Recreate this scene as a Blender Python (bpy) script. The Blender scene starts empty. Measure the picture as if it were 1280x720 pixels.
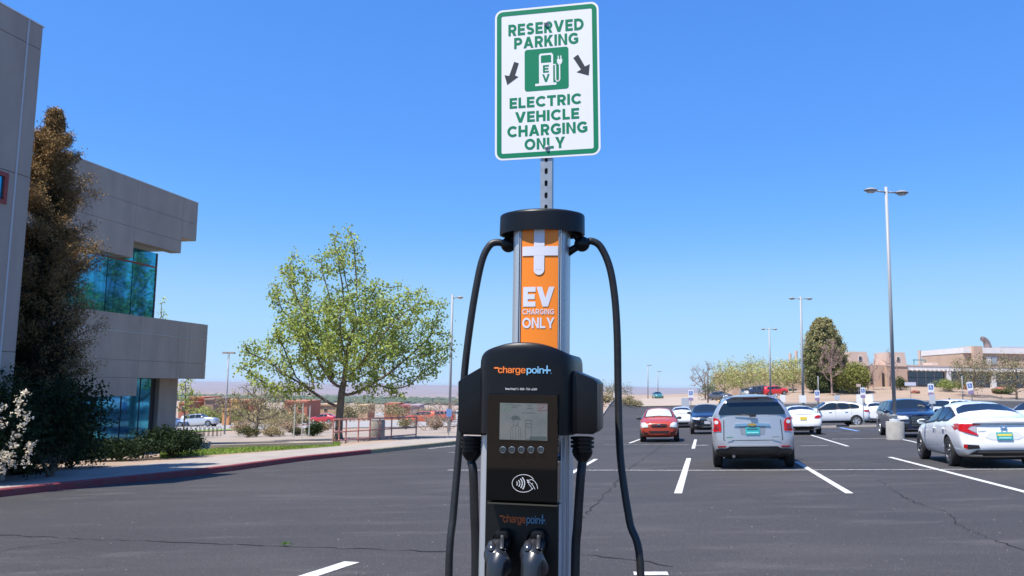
import bpy, bmesh, math, random
import numpy as np
from mathutils import Vector, Matrix, noise
from mathutils.bvhtree import BVHTree

# ------------------------------------------------------------ camera, sky, sun
scene = bpy.context.scene
W_IMG, H_IMG, FPX = 1280.0, 720.0, 1040.0
EYE = Vector((0, 0, 1.70))
PITCH, ROLL = math.radians(6.69), 0.0155
_f = Vector((0, math.cos(PITCH), math.sin(PITCH)))
_r0 = Vector((1, 0, 0)); _u0 = Vector((0, -math.sin(PITCH), math.cos(PITCH)))
_r = _r0 * math.cos(ROLL) + _u0 * math.sin(ROLL)
_u = _u0 * math.cos(ROLL) - _r0 * math.sin(ROLL)
cam_data = bpy.data.cameras.new("camera")
cam = bpy.data.objects.new("camera", cam_data)
scene.collection.objects.link(cam)
m = Matrix.Identity(4)
for i in range(3):
    m[i][0], m[i][1], m[i][2], m[i][3] = _r[i], _u[i], -_f[i], EYE[i]
cam.matrix_world = m
cam_data.sensor_width = 36.0
cam_data.lens = FPX / W_IMG * 36.0
cam_data.clip_start = 0.05
cam_data.clip_end = 60000
cam_data.dof.use_dof = True
cam_data.dof.focus_distance = 2.75
cam_data.dof.aperture_fstop = 16.0
scene.camera = cam

SUN_EL, SUN_AZ = math.radians(64), math.atan2(-0.80, -0.60)
sun_dir = Vector((math.cos(SUN_EL) * math.sin(SUN_AZ), math.cos(SUN_EL) * math.cos(SUN_AZ), math.sin(SUN_EL)))
world = bpy.data.worlds.new("World")
scene.world = world
world.use_nodes = True
wn = world.node_tree.nodes; wl = world.node_tree.links
bg = wn['Background']
sky = wn.new('ShaderNodeTexSky')
sky.sky_type = 'NISHITA'
sky.sun_disc = False
sky.sun_elevation = SUN_EL
sky.sun_rotation = SUN_AZ
sky.altitude = 1600
sky.air_density = 1.0
sky.dust_density = 0.0
sky.ozone_density = 6.0
# the photograph's film response: the whole sky graded towards a saturated azure
def _scale(v):
    n = wn.new('ShaderNodeVectorMath'); n.operation = 'SCALE'; n.inputs['Scale'].default_value = v; return n
_s1, _s2 = _scale(0.11), _scale(1 / 0.11)
crv = wn.new('ShaderNodeRGBCurve')
for ci, pts in enumerate((
        ((0, 0), (.089, .056), (.133, .077), (.176, .107), (.295, .215), (.478, .268), (.723, .31), (1, .40)),
        ((0, 0), (.17, .182), (.249, .233), (.322, .286), (.499, .398), (.695, .442), (.845, .458), (1, .57)),
        ((0, 0), (.2, .39), (.354, .535), (.484, .60), (.586, .61), (.76, .61), (.837, .605), (1, .65)))):
    c = crv.mapping.curves[ci]
    c.points[0].location = pts[0]; c.points[1].location = pts[-1]
    for p_ in pts[1:-1]: c.points.new(*p_)
crv.mapping.update()
wl.new(sky.outputs[0], _s1.inputs[0]); wl.new(_s1.outputs[0], crv.inputs['Color'])
wl.new(crv.outputs[0], _s2.inputs[0]); wl.new(_s2.outputs[0], bg.inputs[0])
bg.inputs[1].default_value = 0.11
sd = bpy.data.lights.new("sun", 'SUN')
sd.energy = 4.8
sd.angle = math.radians(0.5)
sd.color = (1.0, 0.955, 0.88)
so = bpy.data.objects.new("sun", sd)
so.rotation_euler = sun_dir.to_track_quat('Z', 'Y').to_euler()
so.location = (0, 0, 50)
scene.collection.objects.link(so)
scene.view_settings.view_transform = 'Standard'
scene.view_settings.look = 'None'
scene.view_settings.exposure = 0.75
scene.view_settings.gamma = 1.0
scene.cycles.max_bounces = 6
scene.cycles.transparent_max_bounces = 8

# ------------------------------------------------------------ places
PHI = math.radians(12.0)                      # the car park's axis, to the right of the view
CP, SP = math.cos(PHI), math.sin(PHI)
D = Vector((SP, CP, 0)); E = Vector((CP, -SP, 0))     # along the bays / across them

def smooth(a, b, x):
    t = min(1.0, max(0.0, (x - a) / (b - a)))
    return t * t * (3 - 2 * t)

KERB = []                                     # (x, y) of the left kerb, filled below

def lotz(x, y):
    s = smooth(-5, 15, x)
    over = max(0.0, y - 50)
    ye = min(205.0, y - s * (over * over / 32 if over < 16 else over - 8))
    xc = max(-90.0, min(62.0, x))
    z = .27 + .034 * xc - .03 * ye
    if y > 20:
        k = x / y
        z += 1.9 * smooth(110, 134, y) * smooth(.17, .46, k)
        z += 1.1 * smooth(70, 112, y) * smooth(.03, .10, k) * (1 - smooth(.115, .155, k))
    if y > 200:
        z -= 36 * smooth(200, 1100, y)
    return z

def kerbx(y):
    if y <= KERB[0][1]:
        (x0, y0), (x1, y1) = KERB[0], KERB[1]
    else:
        for a, b in zip(KERB, KERB[1:]):
            (x0, y0), (x1, y1) = a, b
            if y <= y1:
                break
    return x0 + (x1 - x0) * (y - y0) / (y1 - y0)

def gz(x, y):
    """top of the ground as one walks on it"""
    z = lotz(x, y)
    if y < 112 and x < kerbx(y) - 0.02:
        z += 0.15
    elif y >= 112:
        z += 0.0
    return z

def ray(px, py):
    return (_f + _r * ((px - 640) / FPX) + _u * ((360 - py) / FPX)).normalized()

def at(px, py, y):
    """point seen at a pixel of the photograph, y metres in front of the camera"""
    d = ray(px, py)
    return EYE + d * (y / d.y)

def on_plane(px, py, n, dist):
    d = ray(px, py)
    return EYE + d * ((dist - n.dot(EYE)) / n.dot(d))

def gp(px, py, fn=None):
    fn = fn or lotz
    d = ray(px, py)
    lo, hi = 2.0, 400.0
    y = lo
    while y < hi:
        p = EYE + d * (y / d.y)
        if p.z < fn(p.x, p.y):
            break
        y *= 1.01
    a, b = y / 1.01, y
    for _ in range(20):
        y = (a + b) / 2
        p = EYE + d * (y / d.y)
        if p.z < fn(p.x, p.y): b = y
        else: a = y
    return Vector((p.x, p.y, fn(p.x, p.y)))

def gx(px, y, fn=None):
    """ground point in the picture column px at depth y"""
    fn = fn or gz
    x = (px - 640) / FPX * y
    for _ in range(6):
        z = fn(x, y) if KERB else lotz(x, y)
        v = Vector((x, y, z)) - EYE
        q = 640 + FPX * v.dot(_r) / v.dot(_f)
        x += (px - q) / FPX * y
    return Vector((x, y, fn(x, y)))

for px, py in ((-60, 629), (0, 621.5), (109, 609), (227, 596.5), (289, 589), (372, 577), (464, 567), (560, 556.5)):
    p = gp(px, py)
    KERB.append((p.x, p.y))
KERB.insert(0, (KERB[0][0] - (KERB[1][0] - KERB[0][0]) * 5, KERB[0][1] - (KERB[1][1] - KERB[0][1]) * 5))
p = KERB[-1]
KERB += [(1.6, 52.0), (7.6, 73.0), (14.0, 112.0), (20.0, 150.0)]

# ------------------------------------------------------------ object helpers
COL = scene.collection

def new_obj(name, me, parent=None, loc=None):
    o = bpy.data.objects.new(name, me)
    COL.objects.link(o)
    if parent is not None: o.parent = parent
    if loc is not None: o.location = loc
    return o

def tag(o, label=None, cat=None, group=None, kind=None):
    if label: o['label'] = label
    if cat: o['category'] = cat
    if group: o['group'] = group
    if kind: o['kind'] = kind
    return o

def thing(name, label, cat, loc=(0, 0, 0), rz=0.0, group=None):
    o = bpy.data.objects.new(name, None)
    o.empty_display_size = 0.2
    COL.objects.link(o)
    o.location = loc; o.rotation_euler = (0, 0, rz)
    return tag(o, label, cat, group)

def finish(name, bm, mat, parent=None, smooth_=False, bevel=0.0, keep=False, loc=None):
    if bevel > 0:
        es = [e for e in bm.edges if len(e.link_faces) == 2 and e.calc_face_angle(0) > 0.6]
        bmesh.ops.bevel(bm, geom=es, offset=bevel, segments=2, profile=0.6, affect='EDGES', clamp_overlap=True)
    bmesh.ops.recalc_face_normals(bm, faces=bm.faces[:])
    me = bpy.data.meshes.new(name)
    bm.to_mesh(me); bm.free()
    if isinstance(mat, (list, tuple)):
        for q in mat: me.materials.append(q)
    elif mat is not None:
        me.materials.append(mat)
    if smooth_:
        me.shade_smooth()
        if smooth_ != 'all':
            try: me.set_sharp_from_angle(angle=math.radians(38))
            except Exception: pass
    return new_obj(name, me, parent, loc)

def box(bm, c, s, rot=None, mi=0):
    r = bmesh.ops.create_cube(bm, size=1.0)
    M = Matrix.Translation(Vector(c)) @ (rot.to_4x4() if rot is not None else Matrix.Identity(4)) @ Matrix.Diagonal((s[0], s[1], s[2], 1))
    bmesh.ops.transform(bm, matrix=M, verts=r['verts'])
    fs = {f for v in r['verts'] for f in v.link_faces}
    for f in fs: f.material_index = mi
    return r['verts']

def frame_box(bm, o, ax, ay, az, a0, a1, b0, b1, c0, c1, mi=0):
    """box spanning [a0,a1] on axis ax, [b0,b1] on ay, [c0,c1] on az, from origin o"""
    vs = [bm.verts.new(o + ax * a + ay * b + az * c) for c in (c0, c1) for b in (b0, b1) for a in (a0, a1)]
    for q in ((0, 2, 3, 1), (4, 5, 7, 6), (0, 1, 5, 4), (2, 6, 7, 3), (0, 4, 6, 2), (1, 3, 7, 5)):
        f = bm.faces.new([vs[i] for i in q]); f.material_index = mi
    return vs

def ring_frame(t):
    t = t.normalized()
    a = Vector((0, 0, 1)) if abs(t.z) < 0.9 else Vector((1, 0, 0))
    x = t.cross(a).normalized(); y = t.cross(x).normalized()
    return x, y

def tube(bm, pts, rad, n=10, caps=True, mi=0, flat=1.0, closed=False):
    pts = [Vector(p) for p in pts]
    if not hasattr(rad, '__len__'): rad = [rad] * len(pts)
    rings = []; prev = None
    for i, p in enumerate(pts):
        if closed:
            t = pts[(i + 1) % len(pts)] - pts[i - 1]
        else:
            t = pts[min(i + 1, len(pts) - 1)] - pts[max(i - 1, 0)]
        t.normalize()
        if prev is None:
            x, y = ring_frame(t)
        else:
            x = prev - t * prev.dot(t)
            if x.length < 1e-4: x, y = ring_frame(t)
            x.normalize(); y = t.cross(x)
        prev = x
        rings.append([bm.verts.new(p + (x * math.cos(2 * math.pi * k / n) + y * math.sin(2 * math.pi * k / n) * flat) * rad[i]) for k in range(n)])
    m_ = len(rings)
    for i in range(m_ if closed else m_ - 1):
        a, b = rings[i], rings[(i + 1) % m_]
        for k in range(n):
            f = bm.faces.new((a[k], a[(k + 1) % n], b[(k + 1) % n], b[k])); f.material_index = mi; f.smooth = True
    if caps and not closed:
        f = bm.faces.new(rings[0][::-1]); f.material_index = mi
        f = bm.faces.new(rings[-1]); f.material_index = mi
    return rings

def lathe(bm, prof, origin=(0, 0, 0), ax=Vector((0, 0, 1)), n=24, mi=0, sx=1.0, sy=1.0, x=None):
    """prof: (radius, height) list; closed at the ends if the radius is 0"""
    o = Vector(origin)
    if x is None:
        x, y = ring_frame(ax)
    else:
        y = ax.cross(x)
    rings = []
    for r, h in prof:
        if r < 1e-6:
            rings.append([bm.verts.new(o + ax * h)])
        else:
            rings.append([bm.verts.new(o + ax * h + x * (math.cos(2 * math.pi * k / n) * r * sx) + y * (math.sin(2 * math.pi * k / n) * r * sy)) for k in range(n)])
    for a, b in zip(rings, rings[1:]):
        for k in range(n):
            k2 = (k + 1) % n
            if len(a) == 1 and len(b) == 1: continue
            if len(a) == 1: f = bm.faces.new((a[0], b[k2], b[k]))
            elif len(b) == 1: f = bm.faces.new((a[k], a[k2], b[0]))
            else: f = bm.faces.new((a[k], a[k2], b[k2], b[k]))
            f.material_index = mi; f.smooth = True

def prism(bm, poly, o, ax, ay, az, h0, h1, mi=0):
    a = [bm.verts.new(o + ax * p[0] + ay * p[1] + az * h0) for p in poly]
    b = [bm.verts.new(o + ax * p[0] + ay * p[1] + az * h1) for p in poly]
    fs = [bm.faces.new(a[::-1]), bm.faces.new(b)]
    n = len(poly)
    for i in range(n):
        fs.append(bm.faces.new((a[i], a[(i + 1) % n], b[(i + 1) % n], b[i])))
    for f in fs: f.material_index = mi
    return fs

def rrect(cx, cy, w, h, r, n=4):
    out = []
    for sx, sy, a0 in ((1, 1, 0), (-1, 1, 90), (-1, -1, 180), (1, -1, 270)):
        for k in range(n + 1):
            a = math.radians(a0 + 90 * k / n)
            out.append((cx + sx * (w / 2 - r) + r * math.cos(a), cy + sy * (h / 2 - r) + r * math.sin(a)))
    return out

def catmull(pts, n=8):
    pts = [Vector(p) for p in pts]
    out = []
    for i in range(len(pts) - 1):
        p0 = pts[max(i - 1, 0)]; p1 = pts[i]; p2 = pts[i + 1]; p3 = pts[min(i + 2, len(pts) - 1)]
        for k in range(n):
            t = k / n
            out.append(0.5 * ((2 * p1) + (p2 - p0) * t + (2 * p0 - 5 * p1 + 4 * p2 - p3) * t * t + (3 * p1 - p0 - 3 * p2 + p3) * t ** 3))
    out.append(pts[-1])
    return out

try:      # Blender's own bundled sans-serif, else the built-in default
    import os
    FONT = bpy.data.fonts.load(os.path.join(bpy.utils.system_resource('DATAFILES'), 'fonts', 'Inter.woff2'))
except Exception:
    FONT = None

def text_bm(bm, txt, o, ax, ay, x0, x1, y0, y1, bold=0.0, mi=0, spacing=1.0, depth=0.0006, bend=None, fit=None):
    """lettering fitted into the rectangle x0..x1, y0..y1 of the plane (o, ax, ay)"""
    cu = bpy.data.curves.new("t", 'FONT')
    if FONT: cu.font = FONT
    cu.body = txt; cu.size = 1.0; cu.space_character = spacing; cu.resolution_u = 4
    to = bpy.data.objects.new("t", cu)
    COL.objects.link(to)
    dg = bpy.context.evaluated_depsgraph_get()
    me = bpy.data.meshes.new_from_object(to.evaluated_get(dg))
    COL.objects.unlink(to); bpy.data.objects.remove(to); bpy.data.curves.remove(cu)
    co = np.zeros(len(me.vertices) * 3); me.vertices.foreach_get('co', co); co = co.reshape(-1, 3)
    if fit: ax0, ax1, ay0, ay1 = co[:, 0].min(), co[:, 0].max(), fit[0], fit[1]
    else: ax0, ax1, ay0, ay1 = co[:, 0].min(), co[:, 0].max(), co[:, 1].min(), co[:, 1].max()
    n = ax.cross(ay).normalized()
    # heavier strokes: the outline is printed several times with tiny shifts, each layer a hair higher
    sh = [(0, 0)] + ([(bold * i, bold * j) for i in (-1, 0, 1) for j in (-1, 0, 1) if i or j] if bold > 0 else [])
    e = bold
    for li, (dx_, dy_) in enumerate(sh):
        b2 = bmesh.new(); b2.from_mesh(me)
        for v in b2.verts:
            u = x0 + (v.co.x + dx_ - (ax0 - e)) / (ax1 - ax0 + 2 * e) * (x1 - x0)
            w = y0 + (v.co.y + dy_ - (ay0 - e)) / (ay1 - ay0 + 2 * e) * (y1 - y0)
            v.co = bend(u, w) if bend else o + ax * u + ay * w
            v.co = v.co + n * (depth + li * .00006)
        # the font's overlapping contours: keep each island at its own hair's breadth
        seen = set(); isl = 0
        for v0 in b2.verts:
            if v0 in seen: continue
            st_ = [v0]; seen.add(v0)
            while st_:
                v = st_.pop(); v.co = v.co + n * ((isl % 4) * .000013)
                for e_ in v.link_edges:
                    q = e_.other_vert(v)
                    if q not in seen: seen.add(q); st_.append(q)
            isl += 1
        tmp = bpy.data.meshes.new("t"); b2.to_mesh(tmp); b2.free()
        n0 = len(bm.faces)
        bm.from_mesh(tmp); bpy.data.meshes.remove(tmp)
        bm.faces.ensure_lookup_table()
        for f in bm.faces[n0:]: f.material_index = mi
    bpy.data.meshes.remove(me)

# a plain geometric capital alphabet, each letter a few outline pieces in a box of height 1
def glyph(ch, t):
    h = t / 2; s = t * 1.12; P = []
    def rect(x0, y0, x1, y1): P.append([(x0, y0), (x1, y0), (x1, y1), (x0, y1)])
    def strip(c):
        L_, R_ = [], []
        for i, p in enumerate(c):
            a = Vector(c[max(i - 1, 0)]); b = Vector(c[min(i + 1, len(c) - 1)])
            d = (b - a).normalized(); n = Vector((-d.y, d.x)) * h
            L_.append(Vector(p) + n); R_.append(Vector(p) - n)
        for i in range(len(c) - 1): P.append([tuple(R_[i]), tuple(R_[i + 1]), tuple(L_[i + 1]), tuple(L_[i])])
    def arc(cx, cy, rx, ry, a0, a1, n=14): return [(cx + rx * math.cos(math.radians(a0 + (a1 - a0) * i / n)), cy + ry * math.sin(math.radians(a0 + (a1 - a0) * i / n))) for i in range(n + 1)]
    if ch in 'EL':
        w = .66 if ch == 'E' else .62
        rect(0, 0, t, 1); rect(t, 0, w, t)
        if ch == 'E': rect(t, 1 - t, w, 1); rect(t, .5 - h, w * .93, .5 + h)
    elif ch == 'T': w = .76; rect(0, 1 - t, w, 1); rect(w / 2 - h, 0, w / 2 + h, 1 - t)
    elif ch == 'H': w = .80; rect(0, 0, t, 1); rect(w - t, 0, w, 1); rect(t, .5 - h, w - t, .5 + h)
    elif ch == 'I': w = t; rect(0, 0, t, 1)
    elif ch == 'V' or ch == 'A':
        w = .92; k = 1 - (w / 2 - s) / (w / 2 - s / 2)
        v = [(0, 1), (w / 2 - s / 2, 0), (w / 2 + s / 2, 0), (w, 1), (w - s, 1), (w / 2, k), (s, 1)]
        halves = [[(0, 1), (w / 2 - s / 2, 0), (w / 2, 0), (w / 2, k), (s, 1)], [(w / 2, 0), (w / 2 + s / 2, 0), (w, 1), (w - s, 1), (w / 2, k)]]
        for q in halves: P.append(q if ch == 'V' else [(x, 1 - y) for x, y in q][::-1])
        if ch == 'A':
            def xin(y): return s + (w / 2 - s / 2) * y
            P.append([(xin(.19) - .01, .19), (w - xin(.19) + .01, .19), (w - xin(.19 + t * .85) + .01, .19 + t * .85), (xin(.19 + t * .85) - .01, .19 + t * .85)])
    elif ch == 'N':
        w = .80; rect(0, 0, t, 1); rect(w - t, 0, w, 1); P.append([(t, 1), (t, 1 - t * 1.35), (w - t, 0), (w - t, t * 1.35)])
    elif ch == 'K':
        w = .80; rect(0, 0, t, 1); P.append([(t, .28), (w, 1), (w - t * 1.4, 1), (t, .56)]); P.append([(w, 0), (w * .62, .62), (w * .62 - t * .85, .50), (w - t * 1.35, 0)])
    elif ch == 'Y':
        w = .88; m_ = .36
        P.append([(0, 1), (w / 2 - h, m_), (w / 2, m_), (w / 2, m_ + t * 1.0), (s * 1.12, 1)]); P.append([(w / 2, m_), (w / 2 + h, m_), (w, 1), (w - s * 1.12, 1), (w / 2, m_ + t * 1.0)]); rect(w / 2 - h, 0, w / 2 + h, m_)
    elif ch == 'O': w = .98; strip(arc(w / 2, .5, w / 2 - h, .5 - h, 0, 360, 32))
    elif ch == 'C': w = .86; strip(arc(.49, .5, .49 - h, .5 - h, 42, 318, 26))
    elif ch == 'G': w = .88; strip(arc(.49, .5, .49 - h, .5 - h, 42, 322, 26)); rect(w - t, .14, w, .56); rect(w * .56, .56 - t * .9, w - t, .56)
    elif ch == 'S': w = .70; strip(arc(w / 2, .7, w / 2 - h, .3 - h * .97, 28, 262, 16) + arc(w / 2, .3, w / 2 - h, .3 - h * .97, 82, -152, 16))
    elif ch == 'D': w = .84; rect(0, 0, t, 1); strip([(t, 1 - h), (.34, 1 - h)] + arc(.36, .5, w - .36 - h, .5 - h, 90, -90, 18) + [(.34, h), (t, h)])
    elif ch in 'PR':
        w = .74; rect(0, 0, t, 1); c = .66; strip([(t, 1 - h), (.36, 1 - h)] + arc(.38, c, w - .38 - h, 1 - h - c, 90, -90, 14) + [(.36, 2 * c - 1 + h), (t, 2 * c - 1 + h)])
        if ch == 'R': P.append([(w, 0), (w * .74, .40), (w * .74 - t * 1.1, .36), (w - t * 1.2, 0)])
    else: w = .4
    return w, P

def letters(bm, txt, o, ax, ay, x0, x1, y0, y1, t=.21, gap=.13, bend=None, lift=.0006, mi=0):
    gl = [glyph(c, t) for c in txt]; tot = sum(g[0] for g in gl) + gap * (len(gl) - 1)
    n = ax.cross(ay).normalized(); x = 0.0; k = 0
    for w, polys in gl:
        for q in polys:
            vs = []
            for px_, py_ in q:
                u = x0 + (x + px_) / tot * (x1 - x0); v = y0 + py_ * (y1 - y0)
                p = bend(u, v) if bend else o + ax * u + ay * v
                vs.append(bm.verts.new(p + n * (lift + (k % 3) * .00002)))
            f = bm.faces.new(vs); f.material_index = mi; k += 1
        x += w + gap

# ------------------------------------------------------------ materials
MATS = {}
def mat(name, col, rough=0.6, metal=0.0, var=0.0, scale=4.0, col2=None, bump=0.0, bscale=40.0, spec=0.5, coat=0.0, detail=6.0, island=0.0, transl=0.0, emit=0.0, alpha=1.0, lo=.35, hi=.65, streak=None):
    if name in MATS: return MATS[name]
    M = bpy.data.materials.new(name); M.use_nodes = True
    nt = M.node_tree; N = nt.nodes; L = nt.links
    b = N['Principled BSDF']
    b.inputs['Base Color'].default_value = (*col, 1)
    b.inputs['Roughness'].default_value = rough
    b.inputs['Metallic'].default_value = metal
    b.inputs['Specular IOR Level'].default_value = spec
    b.inputs['Coat Weight'].default_value = coat
    b.inputs['Coat Roughness'].default_value = 0.04
    b.inputs['Alpha'].default_value = alpha
    if emit:
        b.inputs['Emission Color'].default_value = (*col, 1); b.inputs['Emission Strength'].default_value = emit
    tc = N.new('ShaderNodeTexCoord')
    colsock = None
    if col2 is not None or var > 0:
        if col2 is None: col2 = tuple(c * (1 - var) for c in col)
        nz = N.new('ShaderNodeTexNoise'); nz.inputs['Scale'].default_value = scale; nz.inputs['Detail'].default_value = detail
        nz.inputs['Roughness'].default_value = 0.6
        if streak:
            mp = N.new('ShaderNodeMapping'); mp.inputs['Scale'].default_value = streak
            L.new(tc.outputs['Object'], mp.inputs[0]); L.new(mp.outputs[0], nz.inputs['Vector'])
        else:
            L.new(tc.outputs['Object'], nz.inputs['Vector'])
        rp = N.new('ShaderNodeMapRange'); rp.inputs[1].default_value = lo; rp.inputs[2].default_value = hi
        L.new(nz.outputs[0], rp.inputs[0])
        mx = N.new('ShaderNodeMix'); mx.data_type = 'RGBA'
        mx.inputs[6].default_value = (*col, 1); mx.inputs[7].default_value = (*col2, 1)
        L.new(rp.outputs[0], mx.inputs[0])
        colsock = mx.outputs[2]
    if island:
        g = N.new('ShaderNodeNewGeometry')
        r2 = N.new('ShaderNodeMapRange'); r2.inputs[3].default_value = 1 - island; r2.inputs[4].default_value = 1 + island
        L.new(g.outputs['Random Per Island'], r2.inputs[0])
        vm = N.new('ShaderNodeVectorMath'); vm.operation = 'SCALE'
        if colsock: L.new(colsock, vm.inputs[0])
        else: vm.inputs[0].default_value = col
        L.new(r2.outputs[0], vm.inputs['Scale'])
        colsock = vm.outputs[0]
    if colsock: L.new(colsock, b.inputs['Base Color'])
    if bump:
        bn = N.new('ShaderNodeTexNoise'); bn.inputs['Scale'].default_value = bscale; bn.inputs['Detail'].default_value = 4
        L.new(tc.outputs['Object'], bn.inputs['Vector'])
        bp = N.new('ShaderNodeBump'); bp.inputs['Strength'].default_value = bump; bp.inputs['Distance'].default_value = 0.02
        L.new(bn.outputs[0], bp.inputs['Height']); L.new(bp.outputs[0], b.inputs['Normal'])
    if transl:
        out = N['Material Output']
        tr = N.new('ShaderNodeBsdfTranslucent')
        if colsock: L.new(colsock, tr.inputs[0])
        else: tr.inputs[0].default_value = (*col, 1)
        ms = N.new('ShaderNodeMixShader'); ms.inputs[0].default_value = transl
        L.new(b.outputs[0], ms.inputs[1]); L.new(tr.outputs[0], ms.inputs[2]); L.new(ms.outputs[0], out.inputs[0])
    MATS[name] = M
    return M

def asphalt_mat():
    M = bpy.data.materials.new("asphalt"); M.use_nodes = True
    nt = M.node_tree; N = nt.nodes; L = nt.links
    b = N['Principled BSDF']; b.inputs['Roughness'].default_value = 0.82; b.inputs['Specular IOR Level'].default_value = 0.35
    tc = N.new('ShaderNodeTexCoord')
    def nz(scale, detail, mscale=None, rough=.6):
        n = N.new('ShaderNodeTexNoise'); n.inputs['Scale'].default_value = scale; n.inputs['Detail'].default_value = detail; n.inputs['Roughness'].default_value = rough
        mp = N.new('ShaderNodeMapping')
        mp.inputs['Rotation'].default_value = (0, 0, .2)
        if mscale: mp.inputs['Scale'].default_value = mscale
        L.new(tc.outputs['Object'], mp.inputs[0]); L.new(mp.outputs[0], n.inputs['Vector'])
        return n.outputs[0]
    def mr(s, a, c, lo, hi):
        r = N.new('ShaderNodeMapRange'); r.inputs[1].default_value = a; r.inputs[2].default_value = c
        r.inputs[3].default_value = lo; r.inputs[4].default_value = hi
        L.new(s, r.inputs[0]); return r.outputs[0]
    def mix(f, a, c):
        x = N.new('ShaderNodeMix'); x.data_type = 'RGBA'
        L.new(f, x.inputs[0])
        for k, v in ((6, a), (7, c)):
            if isinstance(v, tuple): x.inputs[k].default_value = (*v, 1)
            else: L.new(v, x.inputs[k])
        return x.outputs[2]
    c = mix(mr(nz(.16, 4), .35, .65, 0, 1), (.036, .0325, .031), (.051, .046, .043))
    # pale scuffed streaks lying across the lot
    c = mix(mr(nz(1.1, 7, (.5, 1.6, 1), .7), .54, .74, 0, .55), c, (.125, .112, .104))
    c = mix(mr(nz(.5, 6, (.4, 1.6, 1)), .52, .72, 0, .3), c, (.098, .088, .082))
    # oil drips and old damp patches
    c = mix(mr(nz(.9, 5, None, .75), .60, .72, 0, .55), c, (.024, .022, .021))
    # stones in the surface
    v = N.new('ShaderNodeTexVoronoi'); v.inputs['Scale'].default_value = 38
    L.new(tc.outputs['Object'], v.inputs['Vector'])
    c = mix(mr(v.outputs['Distance'], .09, .24, .62, 0), c, (.26, .25, .24))
    c = mix(mr(nz(90, 3), .42, .62, 0, .5), c, (.03, .03, .034))
    vv = N.new('ShaderNodeTexVoronoi'); vv.inputs['Scale'].default_value = 3.2
    L.new(tc.outputs['Object'], vv.inputs['Vector'])
    c = mix(mr(vv.outputs['Distance'], .012, .03, .35, 0), c, (.30, .28, .26))
    L.new(c, b.inputs['Base Color'])
    bp = N.new('ShaderNodeBump'); bp.inputs['Strength'].default_value = 0.5; bp.inputs['Distance'].default_value = 0.01
    L.new(nz(70, 4), bp.inputs['Height']); L.new(bp.outputs[0], b.inputs['Normal'])
    return M

ASPHALT = asphalt_mat()
LINE = mat("line_paint", (.56, .56, .54), .75, col2=(.17, .17, .17), scale=11, lo=.50, hi=.72, bump=.2)
SOIL = mat("desert_soil", (.345, .25, .185), .95, col2=(.265, .195, .14), scale=.35, detail=10, bump=.4, bscale=9, lo=.3, hi=.7)
CONC = mat("pale_concrete", (.335, .29, .25), .9, col2=(.265, .23, .20), scale=1.3, detail=9, bump=.15, bscale=30)
KRED = mat("red_kerb_paint", (.24, .035, .04), .75, col2=(.17, .07, .065), scale=5, detail=8, lo=.45, hi=.75, bump=.2)
KYEL = mat("worn_yellow_kerb", (.34, .28, .14), .8, col2=(.22, .19, .15), scale=5, detail=8)
GRASS = mat("lawn", (.13, .21, .035), .9, col2=(.18, .20, .06), scale=3, detail=8, bump=.8, bscale=25, island=.25)
BLACKP = mat("black_plastic", (.012, .012, .013), .42, bump=.05, bscale=900)
RUBBER = mat("rubber", (.012, .012, .013), .6)
STEEL = mat("galvanised_steel", (.42, .43, .45), .45, metal=.75, var=.2, scale=30)
POLE = mat("grey_painted_pole", (.31, .32, .34), .5)
GLASSD = mat("dark_glass", (.012, .016, .018), .03, spec=1.0)
CHROME = mat("chrome", (.75, .76, .78), .12, metal=1.0)
SUNCAP = mat("sun_grazed_cap", (.78, .78, .78), .4)  # parapet caps: their white paints the sun grazing the top edge

# ------------------------------------------------------------ ground
def grid_sheet(name, xs_of_row, ys, zf, mat_, smooth_=True):
    """rows of points; xs_of_row(y) gives the x list (same length for every row)"""
    vs, fs = [], []
    nx = None
    for y in ys:
        xs = xs_of_row(y); nx = len(xs)
        vs += [(x, y, zf(x, y)) for x in xs]
    for j in range(len(ys) - 1):
        for i in range(nx - 1):
            a = j * nx + i
            fs.append((a, a + 1, a + nx + 1, a + nx))
    me = bpy.data.meshes.new(name); me.from_pydata(vs, [], fs); me.materials.append(mat_)
    if smooth_: me.shade_smooth()
    return new_obj(name, me)

def lerp_list(a, b, n, p=1.0):
    return [a + (b - a) * (i / (n - 1)) ** p for i in range(n)]

ys = lerp_list(-60, 0, 12)[:-1] + lerp_list(0, 130, 131)[:-1] + lerp_list(130, 240, 45)[:-1] + lerp_list(240, 12000, 50, 2.6)
left = [-x for x in lerp_list(60, 9000, 26, 2.8)][::-1][:-1]
xs_all = left + lerp_list(-60, 110, 171)[:-1] + lerp_list(110, 9000, 26, 2.8)
def ground_z(x, y):
    z = lotz(x, y)
    if y < 112:
        z += (-.09 if y > -7.5 else .10) if x > kerbx(y) - 1.2 else .145
        if x > 88: z += .06
    return z + .10 * (noise.noise(Vector((x * .05, y * .05, 0)))) * smooth(120, 180, y)
ground = grid_sheet("ground", lambda y: xs_all, ys, ground_z, SOIL)
tag(ground, kind='structure')

ays = lerp_list(-8, 112, 121)
asphalt = grid_sheet("car_park_asphalt", lambda y: lerp_list(kerbx(y), 92, 60, 1.3), ays, lotz, ASPHALT)
tag(asphalt, kind='structure')

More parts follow.
